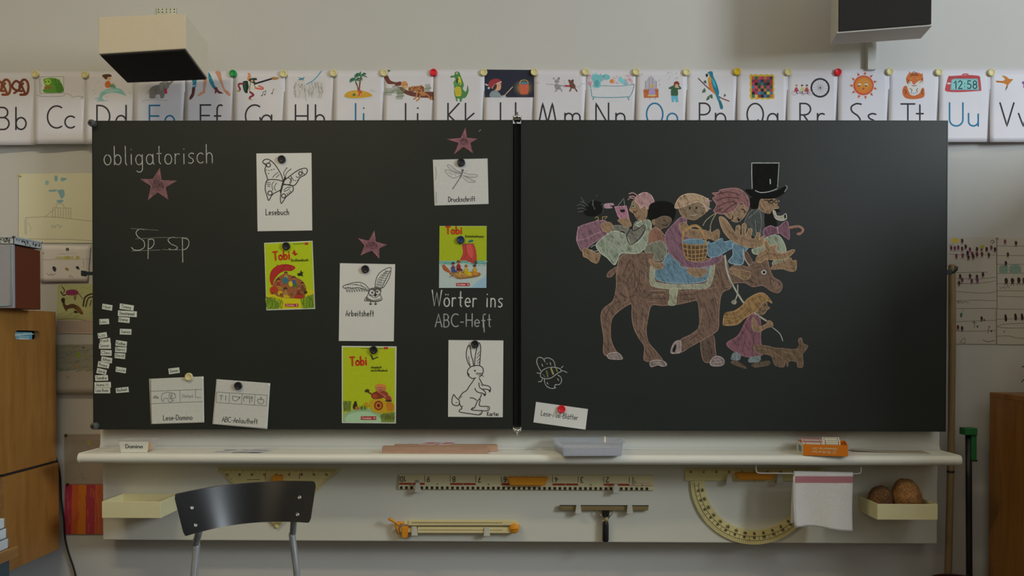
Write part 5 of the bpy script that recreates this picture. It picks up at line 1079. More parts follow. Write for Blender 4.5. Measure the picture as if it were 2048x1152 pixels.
# slips of paper lying in a heap
rnd = random.Random(21)
for i, (u, v, w_, a, n) in enumerate(((428, 904, 24, -4, 'leftmost slip of the paper heap on the ledge'), (447, 900, 22, 6, 'second slip from the left in the paper heap on the ledge'), (462, 904.3, 26, 2, 'third slip from the left in the paper heap on the ledge'),
        (480, 900.5, 24, -5, 'middle slip of the paper heap on the ledge, toward the back'), (492, 904, 30, 3, 'second slip from the right in the paper heap on the ledge'), (505, 899.5, 30, 5, 'rightmost slip of the paper heap on the ledge'))):
    z = ZL+.0006+.0011*i; p = WZ(u, v, z); L_ = w_*.00205; h = .034; ca, sa = math.cos(math.radians(a)), math.sin(math.radians(a))
    f = lambda x, y, z_=z, p_=p, ca_=ca, sa_=sa: Vector((p_.x+x*ca_-y*sa_, p_.y+x*sa_+y*ca_, z_))
    m = MB(); m.hexa([f(0, 0), f(L_, 0), f(L_, h), f(0, h)]+[f(0, 0)+Vector((0, 0, .0005)), f(L_, 0)+Vector((0, 0, .0005)), f(L_, h)+Vector((0, 0, .0005)), f(0, h)+Vector((0, 0, .0005))], mat('slip_paper', alb('bcbec8'), .7))
    lw = Draw(lambda u_, v_, h_, f=f: f(u_, v_)+Vector((0, 0, .0006+h_)))
    for k in range(3): x = L_*(.12+.25*k); lw._rib(ink('2e3034'), .0022, [(x, .006), (x+.003, .022), (x+.006, .010), (x+.008, .026)])
    m.mats.append(ink('2e3034')); bmi = len(m.mats)-1
    for fc in lw.mb.bm.faces: m.add([v_.co.copy() for v_ in fc.verts], [tuple(range(len(fc.verts)))], ink('2e3034'))
    m.build('paper_slip', label=n, cat='paper slip', group='paper slips in a heap on the ledge')
# two wooden rails with cards on top
M_PINK = wood('pale_wood', (.47, .275, .185), (.60, .385, .275), 'X', 9, .6)
m = MB(); b1, t1 = quadbox(m, '764 906.8 976 907.6 974 903.8 767 903.2', .0235, M_PINK, .001); wb1 = m.build('wooden_bar', label='front pale wooden bar lying on the ledge', cat='bar', group='wooden bars on the ledge')
m = MB(); b2, t2 = quadbox(m, '788 902.8 995.5 903.4 993 900.1 789.5 899.9', .0235, M_PINK, .001); m.build('wooden_bar', label='back pale wooden bar lying on the ledge, shifted to the right', cat='bar', group='wooden bars on the ledge')
for q, n, tilt in (('838 889 866 889.6 886 884.5 858 884', 'left patterned card lying across the wooden bars', .0), ('876 890 899 889 917 884 892 884.6', 'right patterned card lying across the wooden bars', .0)):
    z = ZL+.0238; c4 = [WZ(u, v, z) for u, v in pts(q)]; m = MB(); m.hexa(c4+[p+Vector((0, 0, .0012)) for p in c4], mat('pink_card', alb('a08a90'), .5))
    g = lambda s, r_, c4=c4: (c4[0]*(1-s)+c4[1]*s)*(1-r_)+(c4[3]*(1-s)+c4[2]*s)*r_+Vector((0, 0, .0016))
    for s0, r0, s1, r1 in ((.1, .5, .9, .5), (.5, .1, .5, .9), (.15, .2, .85, .8), (.15, .8, .85, .2)):
        a, b_ = g(s0, r0), g(s1, r1); dv = (b_-a).normalized().cross(Vector((0, 0, 1)))*.0022; m.add([a-dv, b_-dv, b_+dv, a+dv], [(0, 1, 2, 3)], ink('a85a3c'))
    m.build('playing_card', label=n, cat='card', group='cards on the wooden bars')
# clear tray with a stack of papers and a stick of chalk
ct, b, t, c = tub('clear_tray', '1127 912.5 1243 912 1240 901 1109 900.6', .050, 1.045, M_CLR2, 'clear plastic tray holding papers, standing under the right blackboard', 'tray')
m = MB(); ins = [c+(p-c)*.935 for p in b]
rnd = random.Random(3)
for i in range(9):
    q = [p+Vector((rnd.uniform(-.002, .002), rnd.uniform(-.0015, .0015), .003+.0026*i)) for p in ins]; m.hexa(q+[p+Vector((0, 0, .0022)) for p in q], mat('paper_white%d' % (i % 2), alb('c2c0c2' if i % 2 else 'd0cecf'), .7))
m.build('paper_stack', label='stack of white papers inside the clear tray', cat='papers')
m = MB(); p = c*.5+(b[1]*.5+b[2]*.5)*.5+Vector((-.002, 0, .0305)); m.tube([p, p+Vector((.001, .008, .016)), p+Vector((.002, .014, .030))], [.004, .004, .0035], mat('chalk_stick', alb('a8a088'), .9), 10); m.build('chalk_stick', label='stick of pale chalk leaning up in the clear tray', cat='chalk')
# orange box of cards
bx = thing('card_box', 'orange and white open box of picture cards at the right of the ledge', 'box', (WZ(1645, 908, ZL).x, WZ(1645, 908, ZL).y, ZL))
fb = [WZ(u, v, ZL) for u, v in pts('1606 910.5 1696 913 1690 902.5 1593.5 901.5')]; H = .041; th = .0015; M_OR = mat('orange_print', alb('a45a0c'), .5); M_WH = mat('white_board', alb('a8a698'), .6)
up = Vector((0, 0, 1)); cc = sum(fb, Vector())/4; inn = [cc+(p-cc)*.965 for p in fb]; m = MB()
for i, mm in ((0, M_OR), (1, M_OR), (2, M_OR), (3, M_WH)):
    j = (i+1) % 4; m.hexa([fb[i], fb[j], inn[j], inn[i], fb[i]+up*H, fb[j]+up*H, inn[j]+up*H, inn[i]+up*H], mm)
m.hexa(inn+[p+up*th for p in inn], M_WH); m.build('box_wall', bx)
fx = lambda u, v: fb[0]+(fb[1]-fb[0])*((u-1605)/91)+up*((911.5-v)/23*H)+Vector((0, -.0006, 0))
lw = Draw(lambda u, v, h: fx(u, v)+Vector((0, -h, 0)))
lw.text('c8a878', 1.1, 'Silbenkarten Set', 1674, 895, 4.6, width=50, flip=True, kern=.1); lw.text('c8a878', 1.1, '12 Bildkarten', 1672, 902, 4.6, width=50, flip=True, kern=.1); lw.mb.build('box_lettering', bx)
lw = Draw(lambda u, v, h: fb[3]+(fb[0]-fb[3])*u+up*v*H+Vector((-.0006-h, -.0003, 0))); lw.F(ink('5c7488'), [(.3, .2), (.75, .2), (.75, .75), (.3, .75)], False, True); lw.mb.build('side_print', bx)
for i, (s0, s1, r_, hh, hx) in enumerate(((.04, .50, .2, .044, '9c9a90'), (.05, .52, .38, .047, '8a5a50'), (.06, .53, .56, .050, '9a9890'), (.07, .52, .72, .053, '90605a'), (.54, .93, .36, .053, 'a8a698'), (.55, .95, .6, .059, 'aaa89a'))):
    p = inn[0]*(1-s0)+inn[1]*s0; q = inn[0]*(1-s1)+inn[1]*s1; dp = (inn[3]-inn[0])*r_; a, b_ = p+dp+up*.002, q+dp+up*.002; ln_v = Vector((0, .012, 0)); k = (hh-.002)*up
    m = MB(); m.hexa([a, b_, b_+Vector((0, .0015, 0)), a+Vector((0, .0015, 0)), a+ln_v+k, b_+ln_v+k, b_+ln_v+k+Vector((0, .0015, 0)), a+ln_v+k+Vector((0, .0015, 0))], mat('cardstock_'+hx, alb(hx), .6))
    g = lambda s, t_, a=a, b_=b_, k=k, l_=ln_v: a+(b_-a)*s+(k+l_)*t_+Vector((0, -.0007, 0))
    cn = ink('5c4420' if i > 3 else ('8c3c34' if i % 2 == 0 else '4a4a50'))
    for s in (.1, .9): m.add([g(s-.02, .6), g(s+.02, .6), g(s+.02, .97), g(s-.02, .97)], [(0, 1, 2, 3)], cn)
    for t_ in (.68, .82, .95): m.add([g(.1, t_), g(.9, t_), g(.9, t_+.02), g(.1, t_+.02)], [(0, 1, 2, 3)], cn)
    m.build('picture_card', label=('%s upright card on the left side of the orange box' % ('foremost', 'second', 'third', 'rearmost')[i]) if i < 4 else ('front bordered card on the right side of the orange box', 'taller rear bordered card on the right side of the orange box')[i-4], cat='card', group='cards standing in the orange box')
# loose sheet at the right end
m = MB(); N_ = 12; q = pts('1704 903.5 1862 907.5 1842 901.4 1702 900.4'); c4 = [WZ(u, v, ZL) for u, v in q]; vs = []; fs = []
for k in (0, -.0005):
    for j in range(5):
        for i in range(N_+1):
            s, t_ = i/N_, j/4; p = (c4[0]*(1-s)+c4[1]*s)*(1-t_)+(c4[3]*(1-s)+c4[2]*s)*t_; vs.append(p+up*(.0012+k+.016*max(0, .3-s)**1.4*1.6+.001*math.sin(6*s)))
n1 = 5*(N_+1)
for j in range(4):
    for i in range(N_): a = j*(N_+1)+i; fs += [(a, a+1, a+N_+2, a+N_+1), (n1+a, n1+a+N_+1, n1+a+N_+2, n1+a+1)]
for i in range(N_): fs.append((i, n1+i, n1+i+1, i+1)); a = 4*(N_+1)+i; fs.append((a, a+1, n1+a+1, n1+a))
m.add(vs, fs, mat('grey_sheet', alb('7d776a'), .6), True); lw = [(.55, .3), (.62, .5), (.70, .55), (.8, .7)]
m.build('loose_sheet', label='grey paper sheet with a curled edge at the right end of the ledge', cat='paper')

# ================================================================== hung on the panel
M_TOOL = mat('cream_tool_plastic', alb('a09668', .38), .45); M_TOOL2 = mat('pale_ruler_lacquer', alb('a39c7c', .32), .4); M_ORG = mat('orange_plastic', alb('b0741a', .46), .4, var=.03); M_TICK = ink('3c3826')
YH = -.0505                                      # face of the back panel, tools hang just before it
def handle(parent, p, yf=-.082, yb=-.0585, lab=None):
    m = MB(); m.prism(pts(p), yf, yb, M_ORG, .003); return m.build('handle', parent, label=lab)
ss = thing('set_square', 'large cream set square with orange handle behind the black chair', 'set square', W(556, 1056, -.055))
m = MB(); m.prism(pts('433 935.5 680 938 554 1057.5'), -.0585, -.0525, M_TOOL, .0008); m.build('plate', ss)
lw = Draw(planar(-.0587), .46); 
for i in range(100):
    s = i/100; x = 438+236*s; l = 8 if i % 10 == 0 else (6 if i % 5 == 0 else 4); lw.S('5c553a', .7, [(x, 937+2*s), (x, 937+2*s+l)], False, raw=True)
for i, n in enumerate(('40', '30', '20', '10', '0', '10', '20', '30', '40')): lw.text('3c3826', .8, n, 452+24.8*i, 951, 4, width=4.6 if n != '0' else None)
for s in (0, 1):
    for i in range(34):
        t_ = i/34*.9+.06; x = (437+117*t_) if not s else (676-122*t_); y = (938+118*t_) if not s else (940+116*t_); dx = 3.2 if not s else -3.2; lw.S('5c553a', .6, [(x, y), (x+dx*(1.6 if i % 5 == 0 else 1), y-2.4*(1.6 if i % 5 == 0 else 1))], False, raw=True)
lw.S('3c3826', .9, '531 947 531 958', False, raw=True); lw.S('3c3826', .9, '599 947 599 958', False, raw=True); lw.S('3c3826', .9, '494 959 520 959', False, raw=True)
for i in range(9): a = math.radians(215+i*13.5); lw.S('5c553a', .8, [(554+6*math.cos(a), 1055+7*math.sin(a)), (554+12*math.cos(a), 1054+15*math.sin(a))], False, raw=True)
lw.mb.build('scale_marks', ss); handle(ss, '544 953 547 951 559 951 562 953 566 1002 540 1002')
rl = thing('metre_ruler', 'long cream metre ruler with red bars, black checks and an orange handle', 'ruler', W(1052, 980, -.055))
RT = lambda x: 949+2.2*(x-797)/511; RB = lambda x: 978.3+2.4*(x-797)/511
m = MB(); m.prism([(797, RT(797)), (1308, RT(1308)), (1308, RB(1308)), (797, RB(797))], -.0585, -.0525, M_TOOL2, .0006); m.build('plate', rl)
lw = Draw(planar(-.0587), .46); x10 = 798.2; DM = 51.15
for i in range(10):
    x = x10+DM*i; y = RT(x); lw.S('3a372c', 1, [(x, y+2), (x, y+14)], False, raw=True); lw.text('2a2822', 1.6, str(10-i), x+(13 if i == 0 else 10), y+4, 10.5, flip=True)
    if i % 2 == 0 and i < 9:
        lw.F('7c2c1c', [(x, y+16.5), (x+DM, y+16.7), (x+DM, y+20.6), (x, y+20.4)], False, raw=True); lw.O('c0a88c', x+DM/2, y+18.6, 1.1, n=8, raw=True)
    else: lw.O('4a3226', x+DM/2, y+19, 1.2, n=8, raw=True)
for i in range(49): x = x10+2+DM/5*i; y = RB(x); lw.F('1f1e1b', [(x, y-5.8), (x+5.1, y-5.8), (x+5.1, y-.4), (x, y-.4)], False, raw=True)
lw.S('8a4438', .8, [(1258, 971.3), (1306, 971.6)], False, raw=True); lw.O('6f6a5c', 1268, 965.5, 4, raw=True); lw.O('8c8674', 1268.4, 965.9, 2.6, raw=True); lw.O('77766c', 834, 963, 4.4, 3.4, raw=True)
for i in range(7): lw.S('8a4438', .6, [(1276+4*i, 965), (1276+4*i, 968)], False, raw=True)
for i in range(8): lw.S('4a4434', .7, [(1010+11*i, 951.5), (1010+11*i, 953.5)], False, raw=True)
lw.mb.build('scale_marks', rl); handle(rl, '1014.5 955.5 1019 954.5 1091 955 1096 956 1090 971 1084 971.5 1027 971 1020 970.5')
cp = thing('board_compass', 'large cream blackboard compass with orange hinge and chalk holder', 'compass', W(910, 1078, -.06)); M_CP = mat('ivory_plastic', alb('b0a47c', .38), .4)
Z3 = lambda s: zq(740, 850, 4.608, s)
m = MB(); m.prism(Z3('352 878 1330 880 1365 892 1385 920 1390 945 1370 925 1240 925 352 926'), -.074, -.062, M_CP, .0012); m.prism(Z3('385 895 1220 898 1220 906 385 906'), -.0745, -.070, mat('groove_tan', alb('7c6f4a', .46), .6)); m.build('leg', cp)
m = MB(); m.prism(Z3('440 944 1160 946 1280 948 1380 960 1350 985 1300 998 440 996'), -.074, -.062, M_CP, .0012); m.prism(Z3('450 963 1220 966 1220 972 450 970'), -.0745, -.070, mat('groove_tan', alb('7c6f4a', .46), .6)); m.prism(Z3('310 885 352 885 352 918 310 915'), -.072, -.064, M_CP, .001); m.prism(Z3('275 950 440 958 440 992 300 990 275 985'), -.072, -.064, M_CP, .001); m.build('leg', cp)
m = MB(); p = W(740+1330/4.608, 850+945/4.608, -.062); m.lathe([(.019, 0), (.0195, .002), (.0195, .016), (.017, .019), (0, .019)], p, (0, -1, 0), M_ORG, 24); m.box(p.x-.013, p.x+.013, p.y-.0225, p.y-.018, p.z-.002, p.z+.002, M_ORG, .001); m.build('hinge_knob', cp)
m = MB(); m.tube([W(740+175/4.608, 850+862/4.608, -.085), W(740+235/4.608, 850+897/4.608, -.078), W(740+262/4.608, 850+920/4.608, -.07)], [.0065, .0042, .0085], M_ORG, 10); m.tube([W(740+258/4.608, 850+900/4.608, -.07), W(740+245/4.608, 850+940/4.608, -.07), W(740+265/4.608, 850+1010/4.608, -.074)], [.010, .007, .004], M_ORG, 10)
m.tube([W(740+250/4.608, 850+905/4.608, -.068), W(740+310/4.608, 850+900/4.608, -.068)], .006, M_ORG, 10); m.build('chalk_holder', cp)
m = MB(); m.prism(Z3('288 945 350 938 348 985 344 1035 320 1046 290 1040'), -.084, -.060, M_ORG, .003); m.build('foot_block', cp)
sq = thing('squeegee', 'brass window squeegee with black handle hanging on the panel', 'squeegee', W(1211, 1082, -.06)); Z4 = lambda s: zq(1060, 850, 4.609, s)
M_BR = mat('brass', (.44, .33, .15), .38, metal=.45)
m = MB(); m.prism(Z4('274 748 1092 750 1090 788 274 786'), -.068, -.054, M_BR, .0015); m.prism(Z4('280 762 1088 764 1088 770 280 768'), -.0695, -.066, M_BR, .0008); m.build('channel', sq)
m = MB(); m.prism(Z4('272 740 1094 742 1094 750 272 749'), -.064, -.059, mat('black_rubber', (.02, .02, .02), .7)); m.build('rubber_blade', sq)
m = MB(); m.tube([W(*Z4('618 790')[0], -.068), W(*Z4('650 830')[0], -.070), W(*Z4('690 875')[0], -.070)], .0022, M_BR, 8); m.tube([W(*Z4('780 790')[0], -.068), W(*Z4('748 830')[0], -.070), W(*Z4('708 875')[0], -.070)], .0022, M_BR, 8); p = W(*Z4('700 872')[0], -.066); m.lathe([(.0085, 0), (.0092, .002), (.0092, .007), (.007, .0095), (.0, .0095)], p, (0, -1, 0), M_BR, 16); m.build('yoke', sq)
M_BK = mat('black_plastic', (.012, .012, .012), .45); m = MB(); m.prism(Z4('668 790 735 790 728 850 672 850'), -.074, -.056, M_BK, .002); m.build('clamp', sq)
m = MB(); m.tube([W(*Z4('697 890')[0], -.066), W(*Z4('697 910')[0], -.066), W(*Z4('697 990')[0], -.066), W(*Z4('696 1060')[0], -.066), W(*Z4('696 1074')[0], -.066)], [.0100, .0120, .0124, .0128, .0100], M_BK, 16); m.build('grip', sq)
pr = thing('board_protractor', 'large cream half-round protractor with orange handle beside the towel', 'protractor', W(1508, 1087, -.055)); Z5 = lambda s: zq(1340, 850, 4.432, s)
m = MB(); m.prism(Z5('135 383 1366 388 1366 498 135 493'), -.0585, -.0525, M_TOOL, .0006); m.build('straight_bar', pr)
cx, cy = 1508.5, 961.5
def ringpoly(r0, r1, a0, a1, n): return [(cx+r1*math.cos(math.radians(a0+(a1-a0)*i/n)), cy+r1*math.sin(math.radians(a0+(a1-a0)*i/n))) for i in range(n+1)], [(cx+r0*math.cos(math.radians(a0+(a1-a0)*i/n)), cy+r0*math.sin(math.radians(a0+(a1-a0)*i/n))) for i in range(n+1)]
m = MB(); o_, i_ = ringpoly(99.5, 127.5, 0, 180, 48)
for k in range(48): m.prism([o_[k], o_[k+1], i_[k+1], i_[k]], -.0583, -.0527, M_TOOL)
m.build('arc', pr)
lw = Draw(planar(-.0587), .46)
lw.S('4c4630', .9, A(cx, cy, 111.5, 111.5, 2, 178, 60), False, raw=True); lw.S('4c4630', .9, A(cx, cy, 119.5, 119.5, 2, 178, 60), False, raw=True)
for i in range(0, 181, 2): a = math.radians(i); r0 = 120; lw.S('6a6344', .6, [(cx+r0*math.cos(a), cy+r0*math.sin(a)), (cx+126*math.cos(a), cy+126*math.sin(a))], False, raw=True)
for i in range(1, 18):
    a = math.radians(i*10+5); lw.S('4c4630', .7, [(cx+112*math.cos(a), cy+112*math.sin(a)), (cx+119*math.cos(a), cy+119*math.sin(a))], False, raw=True)
    a = math.radians(i*10); lw.S('4c4630', .7, [(cx+101*math.cos(a), cy+101*math.sin(a)), (cx+104*math.cos(a), cy+104*math.sin(a))], False, raw=True)
    for r0, n in ((114, str(180-i*10)), (106, str(i*10))):
        t_ = math.degrees(a)-90; x, y = cx+r0*math.cos(a), cy+r0*math.sin(a); w_ = 2.3*len(n); ct_, st_ = math.cos(math.radians(t_)), math.sin(math.radians(t_)); lw.text('2c2818', .9, n, x-w_/2*ct_-2.2*st_, y-w_/2*st_+2.2*ct_, 4.4, width=w_, ang=t_, kern=.1)
for i in range(105): x = 1373+2.55*i; l = 6 if i % 10 == 0 else 4; lw.S('6a6344', .6, [(x, 937.5), (x, 937.5+l)], False, raw=True)
for i, n in enumerate(('50', '40', '30', '20', '10', '0', '10', '20', '30', '40')): lw.text('3c3826', .8, n, 1379+25.6*i, 945.5, 3.6, width=4.6 if n != '0' else 2)
lw.S('2c2818', 1, '1509.5 958 1509.5 962', False, raw=True); lw.mb.build('scale_marks', pr)
handle(pr, '1472.5 947.5 1475 946 1547 946.5 1550 948 1546 959 1541 960 1481 959.5 1476 957')
# cloth over the rail: one folded sheet
cl = MB(); N1, N2 = 22, 26; vs = []; fs = []; M_CL = None
def cloth_mat():
    m = bpy.data.materials.new('cotton_cloth'); N, L = nodes(m); b = N['Principled BSDF']; tc = N.new('ShaderNodeTexCoord'); sp = N.new('ShaderNodeSeparateXYZ'); L.new(tc.outputs['Object'], sp.inputs[0])
    r1 = N.new('ShaderNodeMath'); r1.operation = 'COMPARE'; r1.inputs[1].default_value = .192; r1.inputs[2].default_value = .0125; L.new(sp.outputs['Z'], r1.inputs[0])
    nz = N.new('ShaderNodeTexNoise'); nz.inputs['Scale'].default_value = 900; bp = N.new('ShaderNodeBump'); bp.inputs['Strength'].default_value = .25; bp.inputs['Distance'].default_value = .001; L.new(nz.outputs['Fac'], bp.inputs['Height']); L.new(bp.outputs['Normal'], b.inputs['Normal'])
    n2 = N.new('ShaderNodeTexNoise'); n2.inputs['Scale'].default_value = 24; m0 = N.new('ShaderNodeMix'); m0.data_type = 'RGBA'; m0.inputs[6].default_value = (.74, .70, .66, 1); m0.inputs[7].default_value = (.84, .83, .80, 1); L.new(n2.outputs['Fac'], m0.inputs[0])
    mx = N.new('ShaderNodeMix'); mx.data_type = 'RGBA'; mx.inputs[7].default_value = (.50, .20, .23, 1); L.new(m0.outputs[2], mx.inputs[6]); L.new(r1.outputs[0], mx.inputs[0]); L.new(mx.outputs[2], b.inputs['Base Color']); b.inputs['Roughness'].default_value = .95
    return m
M_CL = cloth_mat(); zt_ = W(1650, 945, yr).z
xa, xb = W(1589, 1000, -.2).x, W(1708.5, 1000, -.2).x
def cl_pt(s, q):                                 # q: -1 back hem .. 0 over the rod .. 1 front hem
    side = 1 if q >= 0 else -1; t_ = abs(q); Lf = (.209+.010*s-.006*math.sin(5*s)) if side > 0 else .202
    drop = t_*Lf; rr = .0034; arc = min(drop, rr*1.57)
    z = zt_+rr*math.cos(arc/rr)-(drop-arc)+.0015-.004*s*(1-t_); y = yr-side*(rr*math.sin(arc/rr)+.010*t_*t_*(1 if side > 0 else .5)+.006*math.sin(9*s+2)*t_*(1 if side > 0 else .6))
    x = xa+(xb-xa)*s+(-.004*t_*s if side > 0 else -.006*t_)-.002*t_*math.sin(4*t_)
    return Vector((x, y, z))
for j in range(2*N2+1):
    for i in range(N1+1): vs.append(cl_pt(i/N1, (j-N2)/N2))
for j in range(2*N2):
    for i in range(N1): a = j*(N1+1)+i; fs.append((a, a+1, a+N1+2, a+N1+1))
cl.add(vs, fs, M_CL, True); cloth = cl.build('towel', label='white cotton towel with a pink stripe hanging from the rail under the ledge', cat='towel')
so = cloth.modifiers.new('thick', 'SOLIDIFY'); so.thickness = .0018; so.offset = 0
for k, off in enumerate((.0, .0035)):
    e = MB(); e.tube([cl_pt(0, q/10)+Vector((-.001+off, -.0022, 0)) for q in range(1, 11)], .0022, mat('towel_hem', (.68, .68, .66), .95), 8); e.build('hem', cloth)
# two shallow boxes hooked on the panel, two sponges in the right one
M_BX = mat('cream_box_plastic', alb('a8a280', .42), .5)
def pocket(u0, u1, v0, v1, label):
    yf, yb = -.212, -.0515; a = W(u0, v0, yf); b = W(u1, v1, yf); x0, x1, z0, z1 = a.x, b.x, b.z, a.z; th = .004
    t_ = thing('hanging_box', label, 'box', ((x0+x1)/2, yb, z0)); m = MB()
    m.box(x0, x1, yf, yf+th, z0, z1, M_BX, .0012).box(x0, x1, yb-th, yb, z0, z1, M_BX, .0012).box(x0, x0+th, yf+th-.0005, yb-th+.0005, z0, z1-.0004, M_BX).box(x1-th, x1, yf+th-.0005, yb-th+.0005, z0, z1-.0004, M_BX).box(x0+th, x1-th, yf+th, yb-th, z0+.001, z0+.005, M_BX)
    m.build('box_body', t_); h = MB(); h.box((x0+x1)/2-.03, (x0+x1)/2+.03, yb-.03, yb, z0-.008, z0-.0005, M_DARKM, .001); h.build('hook', t_); return x0, x1, yf, yb, z0
pocket(203.5, 321, 1003, 1036.5, 'empty cream plastic box hanging on the left of the panel')
x0, x1, yf, yb, z0 = pocket(1755, 1875.5, 1008, 1040, 'cream plastic box holding two sponges on the right of the panel')
def sponge_mat(name, c1, c2):
    m = bpy.data.materials.new(name); N, L = nodes(m); b = N['Principled BSDF']; tc = N.new('ShaderNodeTexCoord')
    v = N.new('ShaderNodeTexVoronoi'); v.inputs['Scale'].default_value = 150; n = N.new('ShaderNodeTexNoise'); n.inputs['Scale'].default_value = 45; n.inputs['Detail'].default_value = 6
    for q in (v, n): L.new(tc.outputs['Object'], q.inputs['Vector'])
    ad = N.new('ShaderNodeMath'); ad.operation = 'MULTIPLY'; L.new(v.outputs['Distance'], ad.inputs[0]); L.new(n.outputs['Fac'], ad.inputs[1])
    rp = N.new('ShaderNodeMapRange'); rp.inputs['From Max'].default_value = .4; L.new(ad.outputs[0], rp.inputs['Value'])
    mx = N.new('ShaderNodeMix'); mx.data_type = 'RGBA'; mx.inputs[6].default_value = (*c1, 1); mx.inputs[7].default_value = (*c2, 1); L.new(rp.outputs[0], mx.inputs[0]); L.new(mx.outputs[2], b.inputs['Base Color'])
    bp = N.new('ShaderNodeBump'); bp.inputs['Strength'].default_value = .9; bp.inputs['Distance'].default_value = .004; L.new(ad.outputs[0], bp.inputs['Height']); L.new(bp.outputs['Normal'], b.inputs['Normal']); b.inputs['Roughness'].default_value = .95
    return m
def sponge(cx_, cy_, cz_, rx, ry, rz, mt, label, lean=0.0, seed=1, cut=0.0):
    rnd = random.Random(seed); m = MB(); vs = []; fs = []; A1, A2 = 40, 28; ph = [rnd.uniform(0, 6) for _ in range(6)]
    for j in range(A2+1):
        th_ = math.pi*j/A2
        for i in range(A1):
            f = 2*math.pi*i/A1; d = Vector((math.sin(th_)*math.cos(f), math.sin(th_)*math.sin(f), math.cos(th_)))
            k = 1+.03*math.sin(3*f+ph[0])*math.sin(th_)+.03*math.sin(5*th_+ph[1])+.015*math.sin(9*f+ph[2]+4*th_)+.01*math.sin(17*f+13*th_)
            p = Vector((d.x*rx, d.y*ry, d.z*rz))*k
            if cut and p.x > 0: p.x *= 1-cut*max(0, p.z/rz)
            p.x += lean*p.z; vs.append(p+Vector((cx_, cy_, cz_)))
    for j in range(A2):
        for i in range(A1): fs.append((j*A1+i, j*A1+(i+1) % A1, (j+1)*A1+(i+1) % A1, (j+1)*A1+i))
    m.add(vs, fs, mt, True); return m.build('sponge', label=label, cat='sponge', group='sponges in the hanging box')
p = W(1760, 985, -.12); q = W(1812.5, 976, -.135)
sponge(p.x, -.125, z0+.005+.053, .046, .044, .054, sponge_mat('sponge_brown', (.05, .024, .010), (.24, .115, .045)), 'small dark brown sponge, the left one in the hanging box', .10, 3, .35)
sponge(q.x, -.138, z0+.005+.066, .0525, .055, .0675, sponge_mat('sponge_orange', (.16, .075, .024), (.46, .23, .08)), 'larger orange brown sponge, the right one in the hanging box', -.08, 8)
# ================================================================== chair in front
CH = Vector((W(492, 1020, -.86).x, -.86, 0)); CHR = math.radians(23.5); ROLL = .025
def chp(x, y, z): ca, sa = math.cos(CHR), math.sin(CHR); return Vector((CH.x+x*ca-y*sa, CH.y+x*sa+y*ca, z+x*(ROLL if z > .3 else 0)))
chair = thing('school_chair', 'school chair with curved black plywood backrest and chrome tube frame', 'chair', (CH.x, CH.y, 0))
M_PLY = mat('black_lacquered_ply', (.010, .010, .011), .27, spec=.6, var=.2, scale=6); M_TUBE = mat('satin_chrome', (.50, .52, .54), .34, metal=.55)
ZB0, ZB1 = .660, .771
def back(s, t, off=0.0):                         # s -1..1 across, t 0..1 up; the middle lies deeper than the ends
    w_ = .172+.026*t; x = s*w_; y = -.085*s*s+.045*t+off; return chp(x, y, ZB0+(ZB1-ZB0)*t)
m = MB(); N1, N2 = 96, 8; vs = []; fs = []
def rr(s, t):                                    # rounded corners
    c = .036; ct = c*3
    e = max(0, abs(s)-(1-c))/c
    k = 1-math.sqrt(max(0, 1-e*e)); lo_, hi_ = ct*k, 1-ct*k; return s, lo_+(hi_-lo_)*t
for off in (-.0055, .0055):
    for j in range(N2+1):
        for i in range(N1+1):
            s = -1+2*i/N1; s = math.sin(s*math.pi/2)*.25+s*.75; vs.append(back(*rr(s, j/N2), off))
n = (N1+1)*(N2+1)
for j in range(N2):
    for i in range(N1): a = j*(N1+1)+i; fs += [(a, a+1, a+N1+2, a+N1+1), (n+a, n+a+N1+1, n+a+N1+2, n+a+1)]
bd = list(range(N1+1))+[(j+1)*(N1+1)+N1 for j in range(N2)]+[N2*(N1+1)+i for i in range(N1-1, -1, -1)]+[j*(N1+1) for j in range(N2-1, 0, -1)]
m.add(vs, fs, M_PLY, True); m.add([vs[k] for k in bd]+[vs[n+k] for k in bd], [(i, (i+1) % len(bd), len(bd)+(i+1) % len(bd), len(bd)+i) for i in range(len(bd))], M_PLY)
bk = m.build('backrest', chair)
M_BOLT = mat('bolt_metal', (.6, .6, .58), .3, metal=.9)
for s in (-.80, .80):
    for t in (.18, .60):
        m = MB(); p = back(s, t, -.0055); nrm = (back(s+.02, t)-back(s-.02, t)).cross(back(s, t+.05)-back(s, t-.05)).normalized()
        if nrm.y > 0: nrm = -nrm
        m.lathe([(.0056, -.001), (.0056, .0012), (.0042, .0022), (.0026, .0022), (.0022, .0008), (0, .0008)], p, nrm, M_BOLT, 14); m.build('bolt', bk)
for sx in (-1, 1):
    u0 = back(.78*sx, .62, .016); u1 = back(.76*sx, .1, .016)
    pth = [u0, (u0+u1)/2, u1, u1+Vector((0, .002, -.018)), chp(.138*sx, .020, .612), chp(.137*sx, .022, .595), chp(.152*sx, .010, .44), chp(.165*sx, .06, .25), chp(.185*sx, .12, .008)]
    m = MB(); m.tube(smooth([tuple(p) for p in pth], False, 6), .0100, M_TUBE, 14); m.build('leg', chair)
    m = MB(); m.tube(smooth([tuple(p) for p in (chp(.150*sx, .000, .435), chp(.155*sx, -.2, .425), chp(.16*sx, -.34, .42), chp(.17*sx, -.38, .40), chp(.19*sx, -.42, .008))], False, 6), .0100, M_TUBE, 12); m.build('leg', chair)
m = MB(); c8 = [chp(x, y, z) for z in (.44, .452) for x, y in ((-.19, -.40), (.19, -.40), (.17, -.01), (-.17, -.01))]; m.hexa(c8, M_PLY, .004); m.build('seat', chair)

